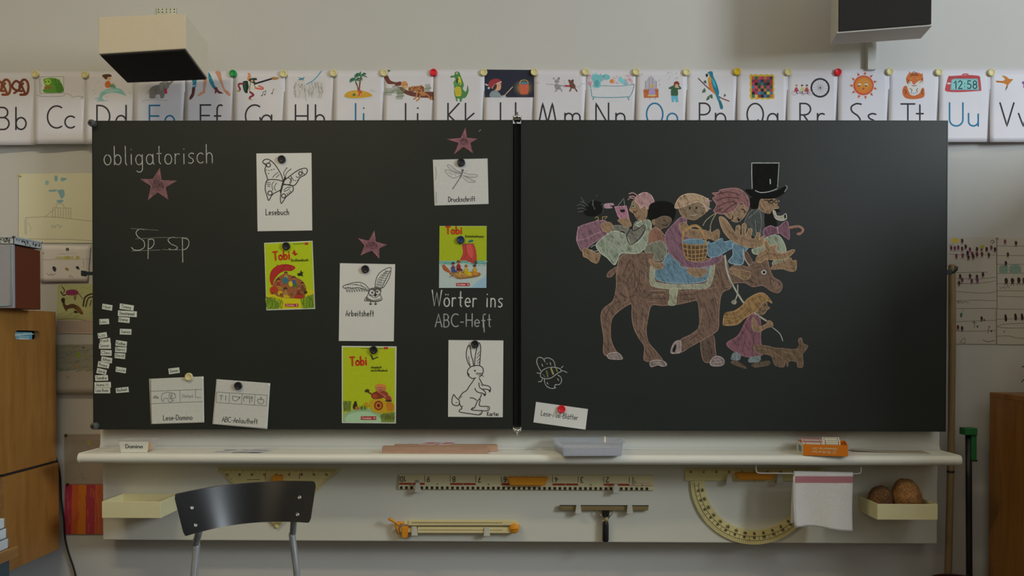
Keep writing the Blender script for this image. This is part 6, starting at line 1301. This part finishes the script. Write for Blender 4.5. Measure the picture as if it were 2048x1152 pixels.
# ================================================================== left corner: cabinets, boxes, table
M_BEECH = wood('beech_veneer', (.30, .125, .022), (.43, .205, .05), 'Z', 4, .4); M_BEECHX = wood('beech_edge', (.36, .17, .05), (.48, .26, .09), 'Y', 5, .45)
M_DK = mat('shadow_gap_black', (.02, .018, .016), .8); M_RBOX = mat('red_brown_card', alb('48200f', .46), .6)
X_U = W(107, 780, -.03).x
zc1, zc0 = W(105, 623.5, -.02).z, W(108, 921, -.02).z
cb = thing('storage_cabinet', 'upper beech cabinet with a grip hole in its side, against the left wall', 'cabinet', (X_U-.3, -.22, zc0))
m = MB(); yb_, yf_ = -.012, -.50; X0 = X_U-.55
hz1, hz0 = WZ(53, 659, 0), 0
def on_side(u, v):                               # a photo point on the cabinet's right side
    d = _R @ Vector(((u-PX0)/FPX, -(v-PY0)/FPX, -1.0)); return CAM+d*((X_U-CAM.x)/d.x)
g = [on_side(u, v) for u, v in ((30, 661), (80, 661), (30, 679), (80, 679))]; gy0, gy1 = g[0].y, g[1].y; gz1, gz0 = (g[0].z+g[1].z)/2, (g[2].z+g[3].z)/2
th = .02
# right side panel with a rounded slot: built as an outline with a hole
sl_ = []
rh = (gz1-gz0)/2
for k in range(9): a = math.radians(-90+180*k/8); sl_.append((gy1-rh+rh*math.cos(a), (gz0+gz1)/2+rh*math.sin(a)))
for k in range(9): a = math.radians(90+180*k/8); sl_.append((gy0+rh+rh*math.cos(a), (gz0+gz1)/2+rh*math.sin(a)))
rc = [(yb_, zc0), (yb_, zc1), (yf_, zc1), (yf_, zc0)]
tri = tessellate_polygon([[Vector((y, z, 0)) for y, z in rc], [Vector((y, z, 0)) for y, z in sl_]]); al = rc+sl_
for X in (X_U, X_U-th): m.add([(X, y, z) for y, z in al], tri, M_BEECH)
for lp in (rc, sl_): k = len(lp); m.add([(X_U, y, z) for y, z in lp]+[(X_U-th, y, z) for y, z in lp], [(i, (i+1) % k, k+(i+1) % k, k+i) for i in range(k)], M_BEECHX)
m.build('side_panel', cb)
m = MB(); m.box(X0, X_U-th, yf_, yb_, zc1-.02, zc1, M_BEECH).box(X0, X_U-th, yf_, yb_, zc0, zc0+.02, M_BEECH).box(X0, X0+.02, yf_, yb_, zc0+.02, zc1-.02, M_BEECH).box(X0+.02, X_U-th, yb_-.01, yb_, zc0+.02, zc1-.02, M_BEECH); m.build('carcass', cb)
m = MB(); m.box(X0, X_U-.001, yf_-.02, yf_-.001, zc0, zc1, M_BEECH, .002); dr = m.build('door', cb)
m = MB(); m.box(X_U-.08, X_U-.06, yf_-.045, yf_-.02, (zc0+zc1)/2-.05, (zc0+zc1)/2+.05, M_CHROME, .003); m.build('handle', dr)
bt = MB(); by0, by1 = gy0-.06, gy1-.012; bt.box(X_U-.16, X_U-.0225, by0, by1, zc0+.0205, gz1-.005, mat('blue_cover', alb('4a7c8c', .46), .5), .002)
lw = Draw(lambda u, v, h: Vector((X_U-.0222+h, gy0+.006+u, gz1-.006-v)), .46); 
lw.text('c0ccc8', .0022, 'Praxis', .004, .014, .012, width=(gy1-gy0)*.6); lw.text('c0ccc8', .0022, 'Buch', .004, .030, .012, width=(gy1-gy0)*.42)
for mm in lw.mb.mats: pass
for fc in lw.mb.bm.faces: bt.add([v_.co.copy() for v_ in fc.verts], [tuple(range(len(fc.verts)))], ink('c0ccc8', .46))
bt.build('book', label='blue book seen through the grip hole of the left cabinet', cat='book')
# lower cabinet, its open front toward the room
X_L = W(115.5, 1000, -.02).x; zl1 = W(116, 926, -.02).z; zl0 = W(116, 1098.5, -.02).z; yl = on_side(16, 1000).y; yl = -.355
lc = thing('storage_cabinet', 'lower beech cabinet with an open front below the grip hole cabinet', 'cabinet', (X_L-.3, -.2, 0)); X1 = X_L-.6
m = MB(); m.box(X_L-.02, X_L, yl, -.012, zl0, zl1, M_BEECH, .001); m.build('side_panel', lc)
m = MB(); m.box(X_L-.022, X_L, yl-.003, yl-.0005, zl0, zl1, M_BEECHX); m.build('edge_band', lc)
m = MB(); m.box(X1, X_L-.02, yl, -.012, zl1-.02, zl1, M_BEECH).box(X1, X_L-.02, yl, -.012, zl0, zl0+.02, M_BEECH).box(X1, X1+.02, yl, -.012, zl0+.02, zl1-.02, M_BEECH).box(X1+.02, X_L-.02, -.022, -.012, zl0+.02, zl1-.02, M_DK); zs = W(10, 975, -.2).z; m.box(X1+.02, X_L-.02, yl+.02, -.022, zs-.01, zs+.01, M_BEECH); m.build('carcass', lc)
m = MB(); m.box(X1+.05, X_L-.2, yl+.1, -.03, 0, zl0, M_DK); m.build('plinth', lc)
m = MB(); m.box(X_L-.2, X_L-.012, yl+.01, -.02, zl1, zc0, M_DK); m.build('spacer', lc)
# things stacked on the upper cabinet
def on_x(u, v, X): d = _R @ Vector(((u-PX0)/FPX, -(v-PY0)/FPX, -1.0)); return CAM+d*((X-CAM.x)/d.x)
XB = W(81, 560, -.22).x; yb1 = on_x(81, 560, XB).y; yb0 = on_x(31, 560, XB).y; zb1 = W(81, 501, yb1).z
cx_ = thing('archive_box', 'red brown box with a grey file front on the upper cabinet', 'box', (XB-.15, (yb0+yb1)/2, zc1))
m = MB(); m.box(XB-.34, XB, yb0, yb1, zc1+.0005, zb1, M_RBOX, .002); m.build('box_body', cx_)
m = MB(); m.box(XB-.33, XB-.001, yb0-.012, yb0-.0005, zc1+.0006, zb1+.004, mat('grey_file', alb('74747a', .46), .6), .001); m.build('file_front', cx_)
m = MB(); m.tube([(XB-.004, yb0-.0125, zb1), (XB-.004, yb0-.0135, zc1+.07), (XB-.006, yb0-.0135, zc1+.01), (XB-.03, yb0-.0135, zc1+.008), (XB-.2, yb0-.0135, zc1+.008)], .0022, mat('file_edge_blue', alb('5c7078', .46), .4)); m.build('file_rail', cx_)
m = MB(); zz1 = W(79, 481, yb1).z; zz0 = zb1+.0045
bk_ = thing('plastic_basket', 'light grey plastic basket with leaf-shaped holes on top of the red brown box', 'basket', (XB-.15, (yb0+yb1)/2, zz0)); M_GREY = mat('grey_plastic', alb('8c9090', .46), .5); M_HOLE = mat('basket_inside_dark', alb('34342f', .46), .8)
xb1 = XB+.002; y0, y1 = yb0-.012, yb1+.004; zz2 = W(38, 472, y0).z
m.box(xb1-.34, xb1, y0, y0+.002, zz0, zz2, M_GREY).box(xb1-.34, xb1, y1-.002, y1, zz0, zz2, M_GREY).box(xb1-.002, xb1, y0, y1, zz0, zz2, M_GREY).box(xb1-.34, xb1-.338, y0, y1, zz0, zz2, M_GREY).box(xb1-.34, xb1, y0, y1, zz0, zz0+.002, M_GREY); m.build('basket_wall', bk_)
m = MB(); m.box(xb1-.345, xb1+.004, y0-.004, y0+.004, zz2-.006, zz2, M_GREY, .001).box(xb1-.004, xb1+.004, y0-.004, y1+.004, zz2-.006, zz2, M_GREY, .001).box(xb1-.345, xb1+.004, y1-.004, y1+.004, zz2-.006, zz2, M_GREY, .001); m.build('rim', bk_)
m = MB(); rnd = random.Random(5); hz = zz2-zz0-.012
for k in range(60):
    front = k < 34; L0 = .20 if front else (y1-y0-.02); a = rnd.uniform(0, 1)*L0; z = zz0+.006+rnd.random()*(hz-.004); an = rnd.uniform(0, 3.1); 
    def hp(u, v): return (xb1-.004-.01-a-u, y0-.0004, z+v) if front else (xb1+.0004, y0+.01+a+u, z+v)
    l, w_ = .0056, .0028; ca, sa = math.cos(an), math.sin(an); m.add([hp(l*ca, l*sa), hp(-w_*sa, w_*ca), hp(-l*ca, -l*sa), hp(w_*sa, -w_*ca)], [(0, 1, 2, 3)], M_HOLE)
m.build('hole_pattern', bk_)
# low table in the corner foreground with white letter trays
XT = W(36.8, 1100, -.52).x; yt1 = -.52; zt1 = W(36.8, 1092, yt1).z
tb = thing('low_table', 'low cupboard with beech top and blue grey body at the bottom left corner', 'cupboard', (XT-.3, -.9, 0))
m = MB(); m.box(XT-.6, XT, -1.35, yt1, zt1-.036, zt1, M_BEECHX, .002); m.build('top', tb)
m = MB(); m.box(XT-.58, XT-.018, -1.32, yt1-.02, .04, zt1-.036, mat('blue_grey_laminate', alb('2c3a44', .3), .5), .002); m.build('body', tb)
m = MB(); m.box(XT-.56, XT-.05, -1.3, yt1-.06, 0, .04, M_DK); m.build('plinth', tb)
for k in range(3):
    m = MB(); a0, a1, y0, y1 = XT-.30, XT-.012-.006*k, -.80, yt1-.035; z = zt1+.0005+.034*k
    M_TR = mat('white_tray_plastic', alb('a8aeb4', .46), .4)
    m.box(a0, a1, y0, y1, z, z+.003, M_TR).box(a1-.003, a1, y0, y1, z, z+.033, M_TR, .0008).box(a0, a0+.003, y0, y1, z, z+.033, M_TR).box(a0, a1, y1-.003, y1, z, z+.033, M_TR).box(a0, a1, y0, y0+.003, z, z+.012, M_TR)
    m.build('letter_tray', label='%s white letter tray on the low cupboard at the left edge' % ('bottom', 'middle', 'top')[k], cat='tray', group='stacked white letter trays')
# cable down the wall
SHIFT[0] = WALLY
m = MB(); m.tube(smooth([tuple(W(u, v, -.008)) for u, v in ((100, 917), (108, 908), (113, 918), (120, 950), (123, 1000), (128, 1040), (130, 1075), (137, 1105), (150, 1145), (156, 1190), (160, 1260), (162, 1320)) ], False, 5), .0035, mat('black_cable', (.012, .012, .012), .5), 8)
m.build('cable', label='black cable hanging down the wall beside the left cabinets', cat='cable')
SHIFT[0] = 0.0

# ================================================================== children's drawings, left of the boards
YW = -.003
SHIFT[0] = WALLY
def wall_sheet(q, white, label, draw, y=YW, curl=None, E=.46, pins=None):
    d = sheet(q, y, white, E, curl=curl); d.dh = .000012; draw(d); return d.mb.build('childs_drawing', label=label, cat='drawing', group="children's drawings on the wall")
L1 = lambda d: d.T(0, 320, 3.032)
def g1(d):
    L1(d)
    for q in ('330 100 345 95 350 120 335 130', '275 130 292 125 296 145 278 152', '372 108 405 112 392 125 372 128', '350 185 385 180 392 215 372 235 360 210', '345 245 382 242 378 258 350 258', '300 182 345 180 340 190 300 192'): d.F('6c8c94' if q[0] == '3' else '7c989a', q)
    for q in ('155 350 300 345 440 358 560 372', '320 290 430 292', '320 292 318 345', '430 292 430 358', '340 290 345 265 380 268 390 290', '158 350 160 450', '160 478 420 482 560 490', '270 345 330 300'): d.S('77745c', .8, q)
    for u in range(335, 430, 16): d.S('6e6c58', .7, [(u, 296), (u+2, 350)], False)
    d.S('7c8880', 1, '315 392 318 412 330 395 335 412 345 394 360 396 362 412 378 395'); d.S('8a8a60', .8, '172 380 190 420 180 430'); d.S('6c8c94', .9, '150 360 152 450')
wall_sheet('38 347.5 200 346 200 486 37.5 485.5', 'b2af98', 'large cream drawing of a house with blue smoke, left of the blackboard', g1)
def g2(d):
    L1(d); d.S('77746c', .7, '250 605 400 602 545 600'); d.F('4c4c44', '400 535 416 533 418 550 402 550'); d.F('98925c', '392 585 425 583 426 603 393 604'); d.F('98925c', '435 585 478 583 478 603 436 603'); d.F('a09c78', '340 588 385 586 386 604 342 604')
    for q in ('318 650 330 645 342 660 335 678 322 668', '458 648 475 645 482 665 466 660'): d.F('2c2c34', q)
    d.F('7c6c3c', '395 655 412 655 416 672 400 668'); d.S('56564e', .9, '282 685 300 700 312 688 318 700 335 690'); d.S('56564e', .9, '420 715 425 700 440 712 445 702'); d.S('8a8a80', .7, '350 572 400 568 470 566'); d.S('6a6a62', .7, '505 605 508 650', False); d.O('77756c', 262, 566, 6)
wall_sheet('80.5 490.5 181 492 175 563 80.5 564.5', 'a9a6a4', 'curling white worksheet with small pictures beside the left blackboard edge', g2, -.005, lambda s, t: .008*max(0, s-.7)+.006*max(0, t-.6))
def g3(d):
    L1(d); rnd = random.Random(1); d.F('96996f', '348 755 565 752 565 970 345 968', False); d.F('968a80', '346 975 565 972 565 1046 345 1048', False)
    for i in range(40): u, v = rnd.uniform(350, 540), rnd.uniform(760, 960); d.S(rnd.choice(['77854e', '939a6c', '848c50']), 1, [(u, v), (u+22, v-8)], False)
    d.F('70284a', '402 795 435 785 468 792 476 812 445 820 408 818'); d.S('3c2c24', 2.6, '370 800 385 820 400 815'); d.S('3c2c24', 1.8, '378 770 392 790 385 805'); d.S('4c3a2c', 1.6, '450 818 455 848 462 820'); d.S('4c3a2c', 1.4, '478 810 500 840')
    d.F('4c3420', '375 845 388 838 400 880 440 872 480 890 504 925 490 935 450 900 410 905 405 920 385 890'); d.F('2a221c', '372 842 392 838 392 865 376 862'); d.F('6a4a24', '460 885 500 915 488 928'); d.S('2a221c', 2.4, '455 915 470 925 450 922')
    d.S('3a3028', 3.2, '505 885 515 835 545 815 565 812'); d.S('2c2620', 2.4, '520 890 535 840 560 830'); d.S('4a4030', 2, '545 885 555 850'); d.S('66743c', 1, '350 968 450 962 540 978')
    for i in range(9): d.S('8a7e74', .6, [(350+24*i, 980), (348+24*i, 1044)], False)
wall_sheet('114.5 568.5 200 567 200 667 113.5 666.5', 'a29a8a', 'crayon drawing of horses on green grass, left of the blackboard', g3)
def g4(d):
    d.T(0, 600, 4.432); rnd = random.Random(4); d.F('7a7b70', '480 398 830 392 830 630 474 615', False)
    for i in range(60): u, v = rnd.uniform(500, 800), rnd.uniform(410, 640); d.S(rnd.choice(['66705c', '74785a', '5f6a68', '7c7864']), 1.6, [(u, v), (u+50, v-12)], False)
    d.F('6f8a2c', '680 470 705 465 710 500 685 510'); d.S('8a6844', 1.4, A(682, 580, 26, 22, 0, 320, 10)); d.S('7c7c48', 2, '760 470 775 520'); d.O('5c4a3c', 740, 420, 12, 8); d.S('5a4840', 1, '590 690 605 680 615 692'); d.S('7e8060', 1.2, '720 620 800 600'); d.S('8a7058', 1.2, '790 600 810 650')
wall_sheet('106 688.5 200 688 200 787 99.5 787', '86827a', 'grey green crayon sheet hanging behind the edge of the upper cabinet', g4, -.006, lambda s, t: .012*t*t)
def g5(d):
    d.T(0, 850, 3.814)
    for q in ('552 130 560 118 590 118 598 135 575 145', '620 135 635 120 652 132 640 146', '712 128 730 120 750 135 735 150 715 142'): d.S('6c685e', .9, q, closed=True)
    d.F('8c8440', '672 122 686 120 688 150 672 150'); d.S('6a665e', .9, '520 300 560 280 600 300 640 270'); d.S('6a665e', .9, '560 420 600 390 640 410 680 400'); d.S('6a665e', 1.2, '615 370 640 395 630 410'); d.S('7a766c', .7, '500 160 600 165 760 160'); d.S('7a766c', .7, '520 330 640 325 760 330')
wall_sheet('128.5 868.5 206 868 206 968 129.5 968', '7a7268', 'pale worksheet with small shapes below the crayon sheets, half behind the ledge', g5)
def g6(d):
    d.T(0, 850, 3.814); rnd = random.Random(2)
    for x0, x1, c in ((498, 550, '86243a'), (550, 600, 'a04a24'), (600, 662, 'a8621c'), (660, 728, '8a2f3c'), (728, 782, '9a5030')):
        d.F(c, [(x0, 456), (x1, 456), (x1, 832), (x0-8, 832)], False)
        for i in range(16): x = rnd.uniform(x0+2, x1-6); y = rnd.uniform(460, 760); d.S(rnd.choice([c, c, 'a05a3c', '96342e']), 1.2, [(x, y), (x+rnd.uniform(-6, 6), y+60)], False)
wall_sheet('130.5 968.5 206 969 206 1068.5 127.5 1068.5', '8a4a34', 'red and orange striped painting at the lower left beside the panel', g6, -.0045)
def pin(u, v, y, hx, label):
    m = MB(); m.lathe([(.006, 0), (.0065, .0015), (.0055, .004), (.003, .0055), (0, .006)], W(u, v, y), (0, -1, 0), mat('pin_'+hx, alb(hx, .46), .3, metal=.4), 16); m.build('push_pin', label=label, cat='pin', group='pins holding the drawings')
pin(41, 351, YW-.0003, 'a8a070', 'brass pin in the corner of the large cream house drawing'); pin(132, 870.5, YW-.0003, '3c382c', 'dark pin at the corner of the pale worksheet'); pin(135.5, 968.5, -.0049, '3a2c28', 'dark pin at the corner of the striped painting')

# ================================================================== children's drawings, right of the boards
Z7 = lambda d: d.T(1860, 440, 3.202)
def figs(d, pos, cs, rnd, s=1):
    for u, v in pos:
        c = rnd.choice(cs); d.F(c, [(u-8*s, v-10*s), (u, v-18*s), (u+9*s, v-8*s), (u+7*s, v+10*s), (u-5*s, v+12*s)]); d.S(c, 1, [(u-4*s, v+10*s), (u-8*s, v+24*s)], False); d.S(c, 1, [(u+4*s, v+10*s), (u+6*s, v+24*s)], False)
PL = ['30201c', '4c2028', '26202c', '3a2420', '5a2c40']
def r1(d):
    Z7(d); rnd = random.Random(3); d.O('a8902c', 161, 132, 22, 17)
    for q in ('118 218 200 222 300 220 423 226', '118 160 150 158', '160 338 250 336 370 334', '160 372 300 378 423 366', '168 408 330 404 423 388', '165 458 345 468 423 458', '165 518 300 514 423 518', '425 112 428 560'): d.S('4c463a', .8, q)
    figs(d, [(135, 180), (158, 182), (180, 178), (205, 185), (228, 172), (255, 190), (300, 188), (330, 185), (362, 188), (392, 178), (415, 190), (205, 135), (240, 212), (270, 218), (300, 222), (332, 220), (376, 225), (168, 232), (208, 228), (245, 240), (276, 236)], PL, rnd, .9)
    figs(d, [(192, 362), (255, 360), (300, 365), (338, 350), (205, 385), (266, 392), (185, 405), (303, 388)], ['5a2c48', '3a2420', '6e2c58', '30201c'], rnd, .9)
    d.F('8c803c', '320 165 345 160 345 180 322 182'); d.S('30241c', 1, '385 140 400 130 412 142 395 150'); d.S('30241c', .9, '420 122 430 116 438 124'); d.S('4c463a', .9, '170 528 182 520 180 534 196 522 205 534 220 524 250 530')
wall_sheet('1890 474.5 1993.5 474.5 1993.5 616.5 1890 616.5', '8c877e', 'upper drawing with a yellow sun and rows of small figures, right of the blackboard', r1, E=.40)
def r2(d):
    Z7(d); rnd = random.Random(6)
    for q in ('430 165 520 168 640 166', '430 228 640 228', '430 284 640 284', '430 342 640 340', '430 408 640 408', '430 452 640 454', '430 488 640 494'): d.S('4c463a', .8, q)
    d.F('6c7a70', '445 295 495 290 495 340 448 340'); d.F('6c7a70', '512 292 575 290 578 340 514 340'); d.S('4a7c74', 1, '450 300 470 335 480 300 490 335'); d.S('4a7c74', 1, '520 335 530 295 548 300 535 315 560 300 570 330')
    figs(d, [(480, 140), (550, 150), (498, 222), (485, 278)], PL, rnd, .9); figs(d, [(487, 392), (527, 392), (568, 388), (602, 390)], ['2c2018', '40281c'], rnd, 1.2); d.S('4c463a', .9, '445 425 455 438 470 428 480 438 500 422 508 440')
wall_sheet('1994.5 476 2064 476 2064 618 1994.5 618', '8c877e', 'drawing with ruled lines and pale green letters at the right edge', r2, E=.40)
def r3(d):
    Z7(d); rnd = random.Random(8)
    for q in ('160 652 260 648 423 642', '160 710 300 712 423 706', '422 570 424 795'): d.S('4c463a', .8, q)
    d.F('3c5448', '192 600 205 596 206 620 194 622'); d.S('4c6a5c', 1, '210 570 206 600'); figs(d, [(178, 688), (205, 695), (330, 632)], PL, rnd, .9); d.S('4c4038', 1.2, '285 690 282 650 272 660'); d.S('4c4038', 1.2, '282 650 294 662')
    d.F('2c4c34', '296 680 308 676 306 692'); d.F('30402c', '340 640 352 634 350 648'); d.S('4c4038', 1.2, '370 725 378 680 384 690'); d.F('2c2420', '385 705 400 710 392 718'); d.S('4c463a', 1, '190 785 220 755 225 788 195 784'); d.S('3c362c', 1.2, '340 770 370 780 412 772')
wall_sheet('1893 617.5 1993 617.5 1993 688 1893 687.5', '8c877e', 'lower drawing with two lines and a few small figures, right of the blackboard', r3, E=.40)
def r4(d):
    Z7(d); rnd = random.Random(9)
    for q in ('428 640 450 635 640 632', '430 684 470 668 640 660', '430 684 500 692 640 690', '430 745 500 742 560 756 640 758'): d.S('4c463a', .9, q)
    for u, v in ((485, 628), (548, 622), (590, 622)): d.F('241c18', [(u-8, v-18), (u+2, v-22), (u+9, v+4), (u+4, v+22), (u-6, v+16)])
    d.O('6a6050', 475, 714, 6)
wall_sheet('1994 618.8 2064 618.8 2064 689 1994 689', '8c877e', 'drawing with wavy lines and three dark shapes at the lower right edge', r4, E=.40)
SHIFT[0] = 0.0
# pole, broom, bin, cabinet, plant
M_BAM = wood('pole_wood', (.27, .175, .08), (.38, .265, .135), 'Z', 6, .55)
pt = thing('wooden_pole', 'long wooden pole leaning against the wall right of the blackboard', 'pole', W(1893, 1268, -.03))
pw = [W(u, v, -.030) for u, v in ((1904, 531), (1904.2, 700), (1902.5, 860), (1900, 1000), (1896, 1152))]; e_ = pw[-1]+(pw[-1]-pw[-2])*(pw[-1].z/(pw[-2].z-pw[-1].z)); e_.z = .001
m = MB(); m.tube([pw[0]+Vector((0, 0, .004))]+pw+[e_], [.008, .0132, .0132, .0125, .0128, .0135, .0135], M_BAM, 14); m.build('shaft', pt)
m = MB(); p = W(1901.3, 943, -.030); m.lathe([(.0126, 0), (.0139, .002), (.0139, .008), (.0126, .010)], p-Vector((0, 0, .005)), (0, 0, 1), M_DARKM, 16); m.build('joint_ring', pt)
br = thing('broom', 'broom with black handle and green head standing head up by the wall', 'broom', W(1938, 1262, -.04)); M_GRN = mat('green_plastic', alb('0f3a1c', .25), .5)
m = MB(); h0 = W(1937, 868, -.045); h1 = W(1938.5, 1152, -.045); h2 = h1+(h1-h0)*(h1.z/(h0.z-h1.z)); h2.z = .001; m.tube([h0, (h0+h1)/2, h1, h2], .0115, M_BK, 12); m.build('handle', br)
m = MB(); a = W(1929, 856, -.06); b = W(1953, 870, -.06); m.box(a.x, b.x, -.068, -.022, b.z, a.z, M_GRN, .002); c_ = W(1941, 862, -.06); d_ = W(1953, 921, -.06); m.box(c_.x+.0045, d_.x, -.062, -.026, d_.z, b.z+.001, M_GRN, .002); m.build('head', br)
m = MB(); q = W(1953, 921, -.05); m.box(q.x-.012, q.x+.004, -.05, -.038, q.z-.004, q.z+.002, M_BK); m.build('hook', br)
bn = thing('waste_bin', 'dark red waste bin at the foot of the pole and broom', 'bin', (W(1920, 1200, -.21).x, -.21, 0)); pz = W(1920, 1146.5, -.105).z; x_ = W(1920, 1150, -.2).x; M_BIN = mat('dark_red_plastic', (.05, .012, .012), .5)
m = MB(); m.lathe([(.075, 0), (.08, .004), (.10, pz-.004), (.098, pz-.004), (.078, .008), (0, .008)], (x_, -.21, 0), (0, 0, 1), M_BIN, 32); m.build('bin_body', bn)
m = MB(); ring3 = [(x_+.1*math.cos(2*math.pi*k/32), -.21+.1*math.sin(2*math.pi*k/32), pz-.004) for k in range(32)]; m.tube(ring3, .004, M_BIN, 8, True); m.build('rim', bn)
XR = W(1981, 900, -.02).x; zr1 = W(1983, 784.5, -.02).z; yr0 = -.60
rc_ = thing('storage_cabinet', 'brown wooden cabinet at the right edge below a plant', 'cabinet', (XR+.4, -.21, 0)); M_WAL = wood('golden_veneer', (.20, .078, .010), (.34, .15, .026), 'Z', 4, .42)
m = MB(); m.box(XR, XR+.02, yr0, -.012, .0, zr1-.02, M_WAL, .001).box(XR+.02, XR+.48, yr0, -.012, .05, .07, M_WAL).box(XR+.46, XR+.48, yr0, -.012, 0, zr1-.02, M_WAL).box(XR+.02, XR+.46, -.025, -.012, .05, zr1-.02, M_WAL); m.build('carcass', rc_)
m = MB(); m.box(XR-.001, XR+.49, yr0-.02, -.012, zr1-.02, zr1, M_WAL, .002); m.build('top', rc_)
for k in (0, 1):
    m = MB(); m.box(XR+.002+.239*k, XR+.238+.239*k, yr0-.019, yr0-.001, .06, zr1-.022, M_WAL, .002); dd = m.build('door', rc_); m = MB(); xk = XR+.2+.08*k; m.lathe([(.006, 0), (.006, .012), (.012, .018), (.011, .024), (0, .025)], (xk, yr0-.019, zr1*.62), (0, -1, 0), M_CHROME, 16); m.build('knob', dd)
zp = zr1; pc = W(2047, 770, -.2); px_ = pc.x+.150
pp = thing('potted_plant', 'dark green potted plant standing on the right cabinet', 'plant', (px_, -.2, zp)); m = MB(); m.lathe([(.045, .0005), (.06, .10), (.065, .10), (.065, .115), (.058, .115), (.055, .09), (0, .09)], (px_, -.2, zp), (0, 0, 1), mat('terracotta', (.30, .12, .06), .8), 28); m.build('pot', pp)
rnd = random.Random(11); M_LEAF = mat('leaf_green', (.012, .05, .022), .5, var=.3)
for k in range(16):
    m = MB(); a = 2*math.pi*k/16+rnd.uniform(-.2, .2); l = rnd.uniform(.11, .17); up_ = rnd.uniform(.03, .16); vs = []; fs = []
    for i in range(9):
        s = i/8; r_ = l*s; z = zp+.09+up_*math.sin(s*2.0)-(.09 if k % 3 == 0 else .02)*s*s; w_ = .022*math.sin(math.pi*min(1, s*.95+.04)); cxx, cyy = px_+r_*math.cos(a), -.2+r_*math.sin(a)*.8
        for q in (-1, 0, 1): vs.append((cxx-q*w_*math.sin(a), cyy+q*w_*math.cos(a), z-abs(q)*.004))
    for i in range(8):
        for q in (0, 1): b0 = 3*i+q; fs.append((b0, b0+1, b0+4, b0+3))
    m.add(vs, fs, M_LEAF, True); m.build('leaf', pp)
